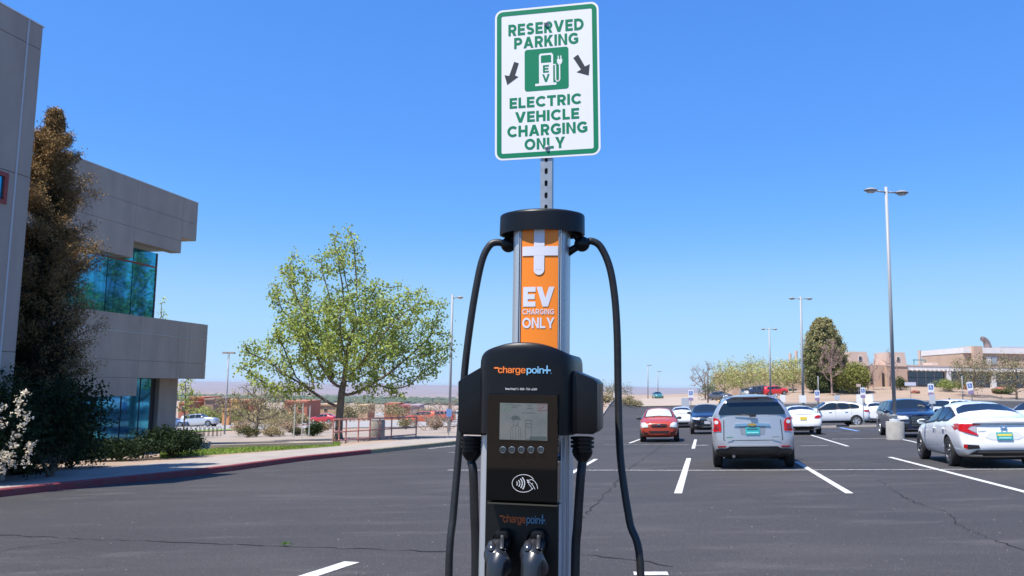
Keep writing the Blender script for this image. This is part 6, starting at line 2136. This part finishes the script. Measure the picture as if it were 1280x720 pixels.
def patch(car, name, view, poly, m_, off=.010, parent=None, cuts=3, back=.03):
    """a shape drawn square-on and laid on the body so that it follows its curves"""
    bm = bmesh.new()
    us = [p[0] for p in poly]; vs = [p[1] for p in poly]
    f = bm.faces.new([bm.verts.new((p[0], p[1], 0)) for p in poly])
    bmesh.ops.triangulate(bm, faces=[f])
    bmesh.ops.subdivide_edges(bm, edges=bm.edges[:], cuts=cuts, use_grid_fill=True)
    bd = [e for e in bm.edges if len(e.link_faces) == 1]
    r = bmesh.ops.extrude_edge_only(bm, edges=bd)
    newv = {g for g in r['geom'] if isinstance(g, bmesh.types.BMVert)}
    for v in bm.verts:
        v.co = project(car, view, v.co.x, v.co.y, -back if v in newv else off)
    return finish(name, bm, m_, parent or car['root'], True)

def mirror(poly): return [(-p[0], p[1]) for p in poly][::-1]
def plate(car, view, u, v, m_, w=.31, h=.155, off=.02, txt=None):
    p = patch(car, 'number_plate', view, [(u - w / 2, v - h / 2), (u + w / 2, v - h / 2), (u + w / 2, v + h / 2), (u - w / 2, v + h / 2)], m_, off, cuts=1)
    return p
def door_mirror(car, x, y, z, m_, s=.11):
    for sd in (-1, 1):
        bm = bmesh.new(); r = bmesh.ops.create_uvsphere(bm, u_segments=12, v_segments=8, radius=1)
        for v in bm.verts: v.co = Vector((x + v.co.x * s * .55 - max(0, v.co.x) * .0, sd * (y + s * .75) + v.co.y * s * 1.05, z + v.co.z * s * .62))
        mm = finish('door_mirror', bm, m_, car['root'], 'all')
        bm = bmesh.new(); box(bm, (x + .01, sd * (y - .01), z - .03), (.05, .14, .03)); finish('mirror_foot', bm, TRIM, mm)
        bm = bmesh.new(); box(bm, (x - s * .50, sd * (y + s * .75), z), (.012, s * 1.6, s * .85)); finish('mirror_glass', bm, CHROME, mm)
def handles(car, xs, z, m_):
    for sd, vw in ((1, 'left'), (-1, 'right')):
        for x in xs:
            p = project(car, vw, x, z, .02)
            bm = bmesh.new(); box(bm, tuple(p), (.17, .035, .028)); finish('door_handle', bm, m_, car['root'], bevel=.008)
def seams(car, xs, z0, z1, m_=None):
    for vw in ('left', 'right'):
        for x in xs:
            patch(car, 'door_seam', vw, [(x - .006, z0), (x + .006, z0), (x + .006, z1), (x - .006, z1)], m_ or mat("panel_gap", (.02, .02, .02), .8), .002, cuts=3, back=.01)

def car_text(car, txt, view, u0, u1, v0, v1, m_, name, bold=.02):
    """raised letters on a panel seen from the rear (u runs to the car's left) or the front"""
    s = -1 if view == 'rear' else 1
    uu, vv = (u0 + u1) / 2, (v0 + v1) / 2
    bm = bmesh.new()
    text_bm(bm, txt, Vector(), AX_X, AX_Y, u0, u1, v0, v1, bold=bold, depth=0.0)
    for v in bm.verts:
        v.co = project(car, view, (v.co.x * (-1 if view == 'rear' else 1)), v.co.y, .008)
    return finish(name, bm, m_, car['root'])

# --- silver crossover seen from behind
SILV = paint("silver_paint", (.42, .435, .475), .5, .30)
c = gx(940, 21.6, lotz)
suv = build_car('parked_suv', 'silver crossover SUV parked with its rear to the camera, turquoise plate', SUV, (1, 1.03, 1.03), c, 14.5, SILV, trim_z=.44, group=None)
def tl(poly, m_, car, nm='tail_light', off=.018, parent=None):
    out = []
    for p in (poly, mirror(poly)): out.append(patch(car, nm, 'rear', p, m_, off))
    return out
a = [(.70, .87), (.87, .86), (.905, .92), (.915, 1.13), (.85, 1.18), (.75, 1.15), (.70, 1.07)]
for t_, s_ in zip(tl(a, REDL, suv), (1, -1)):
    p = [(s_ * q[0], q[1]) for q in rrect(.80, 1.075, .09, .085, .04, 4)]
    if s_ < 0: p = p[::-1]
    patch(suv, 'reverse_lamp', 'rear', p, CLEARL, .026, t_)
    p = [(s_ * q[0], q[1]) for q in rrect(.80, .95, .10, .09, .04, 4)]
    if s_ < 0: p = p[::-1]
    patch(suv, 'lamp_lens', 'rear', p, REDD, .026, t_)
patch(suv, 'bumper', 'rear', [(-.90, .28), (.90, .28), (.905, .46), (.60, .47), (.52, .52), (-.52, .52), (-.60, .47), (-.905, .46)], TRIM, .035)
patch(suv, 'bumper_edge', 'rear', [(-.62, .475), (-.53, .525), (.53, .525), (.62, .475), (.64, .50), (.54, .555), (-.54, .555), (-.64, .50)], SILV, .045)
for s_ in (-1, 1):
    p = [(s_ * .60, .505), (s_ * .80, .50), (s_ * .80, .535), (s_ * .62, .54)]
    patch(suv, 'reflector', 'rear', p if s_ > 0 else p[::-1], REDD, .055)
GROOVE = mat("panel_gap", (.02, .02, .02), .8)
for q in ([(-.66, .66), (-.64, .66), (-.62, 1.12), (-.64, 1.12)], [(.64, .66), (.66, .66), (.64, 1.12), (.62, 1.12)], [(-.64, .655), (.64, .655), (.64, .668), (-.64, .668)]):
    patch(suv, 'tailgate_seam', 'rear', q, GROOVE, .003, back=.01)
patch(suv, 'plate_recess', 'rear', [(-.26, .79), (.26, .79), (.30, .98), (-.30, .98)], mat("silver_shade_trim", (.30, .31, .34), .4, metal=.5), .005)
pt = plate(suv, 'rear', 0, .875, PLATE_T, .31, .165, .022)
for q in ([(-.12, .90), (.12, .90), (.12, .925), (-.12, .925)], [(-.13, .82), (.13, .82), (.13, .845), (-.13, .845)]):
    patch(suv, 'plate_print', 'rear', q, mat("plate_dark_print", (.03, .10, .12), .5) if q[0][1] > .85 else mat("plate_pale_print", (.25, .60, .60), .5), .027, pt, cuts=1, back=.002)
patch(suv, 'chrome_bar', 'rear', [(-.40, .985), (.40, .985), (.38, 1.035), (.12, 1.045), (-.12, 1.045), (-.38, 1.035)], CHR, .03)
patch(suv, 'emblem', 'rear', [(-.10, 1.0), (-.045, 1.0), (-.045, .985), (.045, .985), (.045, 1.0), (.10, 1.0), (.115, 1.03), (.045, 1.03), (.045, 1.045), (-.045, 1.045), (-.045, 1.03), (-.085, 1.03)], mat("gold_emblem", (.60, .38, .10), .3, metal=.7), .045)
bm = bmesh.new(); a_ = project(suv, 'rear', 0, 1.60, -.02)
box(bm, (-2.22, 0, 1.655), (.20, 1.16, .03)); finish('spoiler', bm, SILV, suv['root'], bevel=.012)
patch(suv, 'high_brake_light', 'rear', [(-.17, 1.60), (.17, 1.60), (.17, 1.62), (-.17, 1.62)], REDD, .035)
bm = bmesh.new(); tube(bm, [Vector((-2.37, -.10, 1.235)), Vector((-2.34, .38, 1.24))], [.018, .010], 6); box(bm, (-2.38, -.02, 1.215), (.06, .14, .05))
finish('rear_wiper', bm, TRIM, suv['root'])
bm = bmesh.new()
for s_ in (-1, 1):
    tube(bm, [(.45, s_ * .60, 1.63), (.38, s_ * .60, 1.69), (-1.85, s_ * .60, 1.70), (-1.95, s_ * .60, 1.64)], .018, 6)
finish('roof_rail', bm, mat("rail_grey", (.3, .31, .33), .4, metal=.5), suv['root'])
door_mirror(suv, .92, .90, 1.10, SILV)
handles(suv, (.25, -.75), .98, CHR)
seams(suv, (.95, -.10, -1.08), .32, 1.03)
bm = bmesh.new(); tube(bm, [(-2.40, .45, .30), (-2.1, .45, .32)], .035, 10); finish('exhaust', bm, CHR, suv['root'])
bm = bmesh.new(); box(bm, (-1.5, 0, .27), (.5, 1.3, .12)); box(bm, (-2.1, 0, .30), (.3, .7, .14)); finish('underbody', bm, ARCH, suv['root'])
car_text(suv, "AWD", 'rear', -.60, -.44, .71, .74, mat("green_badge", (.05, .22, .14), .4), 'badge') if False else None
bm = bmesh.new(); box(bm, (-2.385, .52, .73), (.01, .14, .022)); finish('badge', bm, mat("green_badge", (.05, .22, .14), .4), suv['root'])
bm = bmesh.new(); box(bm, (-2.385, -.50, .735), (.01, .16, .016)); finish('badge', bm, CHR, suv['root'])
# head restraints seen through the glass are the interior's; dark privacy glass hides the rest

# --- white sedan on the right
WHT = paint("white_paint", (.84, .83, .83), 0, .25)
c = gx(1219, 20.3, lotz)
sed = build_car('parked_sedan', 'white sedan at the right edge with red C shaped tail lights and turquoise plate', SED, (1, 1, 1.04), c, 13.5, WHT, rim=RIMD, spokes=5)
for s_ in (1, -1):
    pr = lambda poly: poly if s_ > 0 else mirror(poly)
    t_ = patch(sed, 'tail_light', 'rear', pr([(.44, .955), (.80, .97), (.865, .935), (.86, .82), (.70, .765), (.53, .715), (.50, .735), (.62, .80), (.70, .865), (.63, .92), (.45, .935)]), REDL, .020)
    patch(sed, 'reverse_lamp', 'rear', pr([(.53, .775), (.62, .815), (.69, .855), (.63, .90), (.52, .905)]), mat("grey_lamp", (.40, .36, .40), .2), .016, t_)
    patch(sed, 'tail_light', 'left' if s_ > 0 else 'right', [(-2.20, .80), (-1.98, .88), (-1.80, .965), (-2.05, .975), (-2.22, .95)], REDL, .010)
    patch(sed, 'bumper_vent', 'rear', pr([(.50, .44), (.72, .42), (.80, .47), (.78, .53), (.52, .51)]), TRIM, .020)
    patch(sed, 'reflector', 'rear', pr([(.74, .43), (.80, .45), (.80, .53), (.74, .52)]), REDL, .030)
patch(sed, 'lower_bumper', 'rear', [(-.72, .27), (.72, .27), (.66, .34), (.56, .40), (-.56, .40), (-.66, .34)], TRIM, .03)
patch(sed, 'bumper_strip', 'rear', [(-.55, .355), (.55, .355), (.54, .37), (-.54, .37)], mat("grey_strip", (.25, .25, .27), .4, metal=.5), .042)
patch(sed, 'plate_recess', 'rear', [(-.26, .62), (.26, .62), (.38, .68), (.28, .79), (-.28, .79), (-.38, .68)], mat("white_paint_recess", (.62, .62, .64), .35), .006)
pt = plate(sed, 'rear', 0, .70, PLATE_T, .31, .155, .03)
patch(sed, 'plate_print', 'rear', [(-.14, .70), (.14, .70), (.14, .745), (-.14, .745)], PLATE_Y, .036, pt, cuts=1, back=.002)
patch(sed, 'plate_print', 'rear', [(-.12, .645), (.12, .645), (.12, .68), (-.12, .68)], mat("plate_pale_print", (.25, .60, .60), .5), .036, pt, cuts=1, back=.002)
patch(sed, 'boot_edge', 'rear', [(-.60, .985), (.60, .985), (.56, 1.02), (-.56, 1.02)], WHT, .05)
patch(sed, 'boot_seam', 'rear', [(-.46, .935), (.46, .935), (.46, .944), (-.46, .944)], mat("grey_gap", (.3, .3, .31), .8), .012, back=.01)
# the emblem: an upright letter shape in a rounded frame
bm = bmesh.new()
def eb(poly, d=.030):
    for k, p in enumerate(poly): pass
    return patch(sed, 'emblem', 'rear', poly, CHR, d, cuts=1, back=.004)
for poly in ([(-.045, .83), (-.030, .83), (-.030, .90), (-.052, .90)], [(.030, .83), (.045, .83), (.052, .90), (.030, .90)], [(-.03, .858), (.03, .858), (.03, .872), (-.03, .872)]):
    eb(poly)
ring_o = rrect(0, .865, .135, .11, .03, 3); ring_i = rrect(0, .865, .112, .090, .024, 3)
bm.free(); bm = bmesh.new(); n = len(ring_o)
vo = [bm.verts.new(project(sed, 'rear', p[0], p[1], .028)) for p in ring_o]; vi = [bm.verts.new(project(sed, 'rear', p[0], p[1], .028)) for p in ring_i]
for i in range(n): bm.faces.new((vo[i], vo[(i + 1) % n], vi[(i + 1) % n], vi[i]))
finish('emblem_frame', bm, CHR, sed['root'])
car_text(sed, "CIVIC", 'rear', -.50, -.34, .79, .82, CHR, 'badge')
door_mirror(sed, .70, .86, .97, WHT)
handles(sed, (-.12, -.98), .84, WHT)
seams(sed, (.92, -.28, -1.18), .30, .93)
for vw in ('left', 'right'):
    patch(sed, 'sill', vw, [(-.90, .22), (1.10, .22), (1.10, .245), (-.90, .245)], mat("grey_gap2", (.2, .2, .2), .7), .012)
    patch(sed, 'crease', vw, [(-1.1, .42), (.9, .34), (.9, .348), (-1.1, .43)], mat("soft_crease", (.5, .5, .52), .6), .003)
bm = bmesh.new(); box(bm, (-1.4, 0, .24), (.9, 1.2, .12)); finish('underbody', bm, ARCH, sed['root'])
bm = bmesh.new(); box(bm, (-.75, 0, 1.40), (.16, .04, .035)); finish('roof_antenna', bm, WHT, sed['root'], bevel=.012)

# --- red hatch facing the camera
REDP = mat("red_orange_paint", (.37, .042, .018), .38, coat=.35)
SHADE = mat("sunshade", (.42, .45, .45), .6, col2=(.34, .37, .37), scale=3)
c = gx(825, 37.5, lotz)
red = build_car('parked_car', 'small faded red car facing the camera with a sunshade behind its windscreen', HAT, (1, 1, 1), c, 180 + 10.5, REDP, group=None, spokes=7,
                glassm={})
for s_ in (1, -1):
    pr = lambda poly: poly if s_ > 0 else mirror(poly)
    patch(red, 'headlight', 'front', pr([(.44, .64), (.70, .62), (.78, .70), (.74, .82), (.60, .84), (.48, .76)]), CLEARL, .02)
    patch(red, 'fog_recess', 'front', pr([(.46, .34), (.66, .36), (.64, .42), (.46, .42)]), TRIM, .012)
patch(red, 'grille', 'front', [(-.30, .64), (.30, .64), (.34, .72), (.28, .77), (-.28, .77), (-.34, .72)], TRIM, .016)
patch(red, 'grille_bar', 'front', [(-.30, .70), (.30, .70), (.31, .715), (-.31, .715)], REDP, .03)
patch(red, 'emblem', 'front', rrect(0, .745, .11, .05, .02, 3), CHR, .04)
patch(red, 'lower_intake', 'front', [(-.66, .40), (.66, .40), (.66, .48), (-.66, .48)], TRIM, .018)
patch(red, 'number_plate', 'front', [(-.02, .5), (.02, .5), (.02, .52), (-.02, .52)], TRIM, .01) if False else None
ws_ = [o for o in red['root'].children if o.name.startswith('windscreen')][0]
b2 = bmesh.new(); b2.from_mesh(ws_.data)
cc_ = sum((v.co for v in b2.verts), Vector()) / len(b2.verts)
for v in b2.verts: v.co = cc_ + (v.co - cc_) * .90 + Vector((.012, 0, .016))
sh = finish('sunshade', b2, SHADE, red['root'], 'all')
bm = bmesh.new(); tube(bm, [(.82, .38, 1.055), (.66, -.08, 1.16)], .009, 5); tube(bm, [(.86, -.15, 1.05), (.78, -.58, 1.075)], .009, 5); finish('wiper', bm, TRIM, red['root'])
door_mirror(red, .72, .80, 1.0, TRIM, .10)
handles(red, (-.25,), .86, TRIM); seams(red, (.80, -.50), .30, .95)

# --- dark blue SUV by the lamp post
NAVY = paint("navy_paint", (.012, .022, .055), .3, .2)
c = gx(1136, 37.5, lotz)
nav = build_car('parked_suv', 'dark navy SUV facing the camera behind the concrete lamp base', SUV, (1.02, 1.04, .99), c, 180 + 14, NAVY, trim_z=.36)
for s_ in (1, -1):
    pr = lambda poly: poly if s_ > 0 else mirror(poly)
    patch(nav, 'headlight', 'front', pr([(.42, .78), (.72, .76), (.86, .84), (.84, .92), (.60, .91), (.44, .87)]), CLEARL, .02)
    patch(nav, 'side_intake', 'front', pr([(.46, .42), (.76, .44), (.74, .60), (.50, .58)]), TRIM, .015)
    patch(nav, 'lower_chrome', 'front', pr([(.44, .605), (.74, .625), (.74, .645), (.44, .63)]), CHR, .026)
patch(nav, 'grille', 'front', [(-.26, .44), (.26, .44), (.36, .60), (.36, .86), (.30, .93), (-.30, .93), (-.36, .86), (-.36, .60)], mat("dark_grille", (.02, .02, .022), .35, metal=.5), .02)
for k in range(6):
    patch(nav, 'grille_bar', 'front', [(-.33, .50 + k * .07), (.33, .50 + k * .07), (.33, .512 + k * .07), (-.33, .512 + k * .07)], CHR, .03, cuts=1)
patch(nav, 'lower_strip', 'front', [(-.55, .33), (.55, .33), (.55, .36), (-.55, .36)], CHR, .03)
door_mirror(nav, .98, .94, 1.10, NAVY, .12); handles(nav, (.25, -.75), .98, NAVY); seams(nav, (.95, -.10, -1.08), .32, 1.03)
bm = bmesh.new(); pts = [(.60 + .10 * math.cos(q) * .5, .40 + .18 * math.cos(q), 1.20 + .14 * math.sin(q)) for q in [i * math.pi / 9 for i in range(10)]]; tube(bm, [(p[0] + .20, p[1], p[2]) for p in pts], .014, 5); finish('steering_wheel', bm, mat("tan_wheel", (.42, .34, .24), .5), nav['root'])

# --- white crossover seen from the side
c = gx(1039, 56.0, lotz)
edg = build_car('parked_crossover', 'white crossover parked sideways in profile with five spoke alloy wheels', XO, (1.0, 1.03, .985), c, -84, WHT, trim_z=.36, rim=mat("bright_rim", (.62, .63, .65), .3, metal=.5))
for vw in ('left', 'right'):
    patch(edg, 'sill_trim', vw, [(-.95, .26), (1.05, .26), (1.05, .36), (-.95, .36)], TRIM, .015)
patch(edg, 'tail_light', 'left', [(-2.30, .92), (-2.28, 1.03), (-1.95, 1.05), (-1.88, .99), (-2.0, .93)], REDL, .015)
tl([(.50, .92), (.90, .92), (.88, 1.05), (.55, 1.03)], REDL, edg)
door_mirror(edg, .95, .90, 1.10, TRIM, .11); handles(edg, (.25, -.78), .96, WHT); seams(edg, (1.0, -.10, -1.10), .38, 1.03)
patch(edg, 'bumper', 'rear', [(-.85, .28), (.85, .28), (.85, .50), (-.85, .50)], TRIM, .03)
# --- white sedan rear, right of the silver SUV
c = gx(999, 43.5, lotz)
fus = build_car('parked_sedan', 'white sedan with slim red tail lights half hidden by the silver SUV', SED, (1.05, 1.02, 1.03), c, 13, WHT)
for s_ in (1, -1):
    pr = lambda poly: poly if s_ > 0 else mirror(poly)
    patch(fus, 'tail_light', 'rear', pr([(.50, .82), (.66, .80), (.86, .86), (.84, .93), (.70, .95), (.56, .91)]), REDL, .02)
patch(fus, 'lower_bumper', 'rear', [(-.76, .26), (.76, .26), (.76, .40), (-.76, .40)], TRIM, .02)
patch(fus, 'chrome_strip', 'rear', [(-.45, .41), (.45, .41), (.45, .43), (-.45, .43)], CHR, .03)
plate(fus, 'rear', 0, .80, mat("yellow_plate", (.60, .45, .05), .5), .31, .155, .02)
door_mirror(fus, .72, .88, 1.0, WHT, .11); seams(fus, (.95, -.28), .3, .95)
bm = bmesh.new(); tube(bm, [(-2.42, -.5, .30), (-2.1, -.5, .30)], .04, 10); finish('exhaust', bm, CHR, fus['root'])
# --- black hatch facing the camera
BLK = paint("black_paint", (.008, .011, .020), .2, .2)
c = gx(884, 47, lotz)
blk = build_car('parked_suv', 'black SUV facing the camera between the red car and the silver SUV', HAT, (1.06, 1.10, 1.12), c, 180 + 12, BLK)
for s_ in (1, -1):
    pr = lambda poly: poly if s_ > 0 else mirror(poly)
    patch(blk, 'headlight', 'front', pr([(.40, .76), (.74, .80), (.84, .90), (.72, .90), (.42, .86)]), CLEARL, .02)
    patch(blk, 'fog_light', 'front', pr(rrect(.62, .48, .12, .07, .03, 2)), mat("dim_fog", (.2, .2, .2), .3), .02)
patch(blk, 'grille', 'front', [(-.36, .74), (.36, .74), (.38, .87), (-.38, .87)], TRIM, .02)
patch(blk, 'chrome_bar', 'front', [(-.40, .80), (.40, .80), (.40, .83), (-.40, .83)], CHR, .035)
patch(blk, 'number_plate', 'front', [(-.16, .55), (.16, .55), (.16, .70), (-.16, .70)], mat("pale_plate", (.45, .45, .50), .5), .03, cuts=1)
patch(blk, 'lower_intake', 'front', [(-.6, .33), (.6, .33), (.6, .44), (-.6, .44)], TRIM, .02)
patch(blk, 'lower_strip', 'front', [(-.3, .38), (.3, .38), (.3, .41), (-.3, .41)], CHR, .03)
door_mirror(blk, .75, .86, 1.14, BLK, .11)
# --- small white car behind, beyond the red one
c = gx(853, 60, lotz)
wh = build_car('parked_car', 'small white car between the red car and the black SUV', SED, (.97, .97, 1.02), c, 12, WHT)
for s_ in (1, -1): patch(wh, 'tail_light', 'rear', [(s_ * .62, .78), (s_ * .84, .80), (s_ * .84, .92), (s_ * .62, .90)][::s_], REDL, .02, cuts=1)
patch(wh, 'lower_bumper', 'rear', [(-.76, .26), (.76, .26), (.76, .38), (-.76, .38)], TRIM, .02)
# --- white wagon behind the white sedan
c = gx(1183, 54, lotz)
wg = build_car('parked_suv', 'white wagon with roof antenna seen above the white sedan', SUV, (1.0, 1.0, .97), c, 180 + 58, WHT, trim_z=.36)
door_mirror(wg, .98, .92, 1.10, TRIM, .12); seams(wg, (.95, -.10), .32, 1.03)
bm = bmesh.new(); box(bm, (-.6, 0, 1.66), (.12, .04, .10)); finish('roof_antenna', bm, TRIM, wg['root'])
# --- small white car behind the crossover
c = gx(1093, 62, lotz)
w2 = build_car('parked_car', 'small white hatchback peeking out behind the rear of the white crossover', HAT, (1, 1, 1), c, 14, WHT)
for s_ in (1, -1): patch(w2, 'tail_light', 'rear', [(s_ * .58, .70), (s_ * .78, .72), (s_ * .78, .90), (s_ * .62, .88)][::s_], REDD, .02, cuts=1)
# --- blue car glimpsed between navy SUV and wagon
c = gx(1152, 64, lotz)
bl_ = build_car('parked_car', 'blue car glimpsed between the navy SUV and the white wagon', SED, (1, 1, 1), c, 180 + 14, paint("blue_paint", (.02, .06, .20), .3))
# --- white car cut by the right edge
c = gx(1296, 40, lotz)
w3 = build_car('parked_car', 'white car cut off by the right edge of the photo', SED, (1, 1, 1), c, 180 + 50, WHT)
patch(w3, 'headlight', 'front', [(.45, .62), (.78, .66), (.76, .78), (.5, .74)], CLEARL, .02)
# --- another light car hidden by the silver SUV
c = gx(884, 58, lotz); 
w4 = build_car('parked_car', 'white car roof glimpsed between the black and the silver SUV', SED, (1, 1, 1), (c.x + .6, c.y, lotz(c.x + .6, c.y)), 12, WHT)

# --- distant vehicles
def far_car(label, T, px, Y, hd, col, sc=(1, 1, 1), fn=gz, lights='front', metal=.2):
    c = gx(px, Y, fn)
    p = paint("paint_%02d" % len(MATS), col, metal, .3)
    k = build_car('distant_car', label, T, sc, c, hd, p, levels=1 if Y > 120 else 2)
    m_ = CLEARL if lights == 'front' else REDL
    for s_ in (1, -1): patch(k, 'headlight' if lights == 'front' else 'tail_light', lights, [(s_ * .52, .68), (s_ * .76, .70), (s_ * .74, .82), (s_ * .52, .80)][::s_], m_, .02, cuts=1)
    return k
far_car('silver SUV parked on the lower road beyond the bicycle rack', SUV, 250, 112, 96, (.52, .54, .58), (1.04, 1.03, 1.10), metal=.4)
far_car('blue car mostly hidden by the office column', SED, 217, 112, 100, (.10, .16, .30))
far_car('red pickup like car seen left of the big tree trunk', HAT, 404, 140, -75, (.50, .03, .04), (1.15, 1, 1.1))
far_car('bright orange red SUV at the right end of the railing', SUV, 528, 116, -68, (.66, .09, .03))
far_car('second orange red SUV right of the bright one', SUV, 549, 120, -75, (.62, .08, .04))
far_car('white van like car partly hidden right of the orange SUVs', SUV, 571, 128, -75, (.7, .7, .7))
far_car('teal car at the crest of the far road', SED, 822, 168, 180, (.05, .22, .20), fn=lotz)
far_car('dark grey car under the spring green trees', HAT, 901, 128, 150, (.07, .08, .11), fn=lotz)
far_car('dark blue car beside the middle lamp post', SUV, 955, 132, 100, (.02, .03, .08), fn=lotz)
far_car('red off road car under the spring green trees', SUV, 970, 130, 96, (.62, .02, .03), (.78, .9, .92), fn=lotz)
far_car('white car with black windows above the silver SUV roof', HAT, 935, 134, 180, (.5, .52, .56), fn=lotz)

# ------------------------------------------------------------ desert air
bm = bmesh.new()
frame_box(bm, Vector((0, 0, 0)), AX_X, AX_Y, AX_Z, -9400, 9400, -90, 12400, -58, 14)
HAZE = bpy.data.materials.new("haze"); HAZE.use_nodes = True
hn = HAZE.node_tree.nodes; hl_ = HAZE.node_tree.links
hn.remove(hn['Principled BSDF'])
pv = hn.new('ShaderNodeVolumePrincipled'); pv.inputs['Color'].default_value = (.80, .88, 1.0, 1); pv.inputs['Density'].default_value = 7e-5
pv.inputs['Anisotropy'].default_value = .2
hl_.new(pv.outputs[0], hn['Material Output'].inputs['Volume'])
hz = finish("haze", bm, HAZE); hz['kind'] = 'stuff'
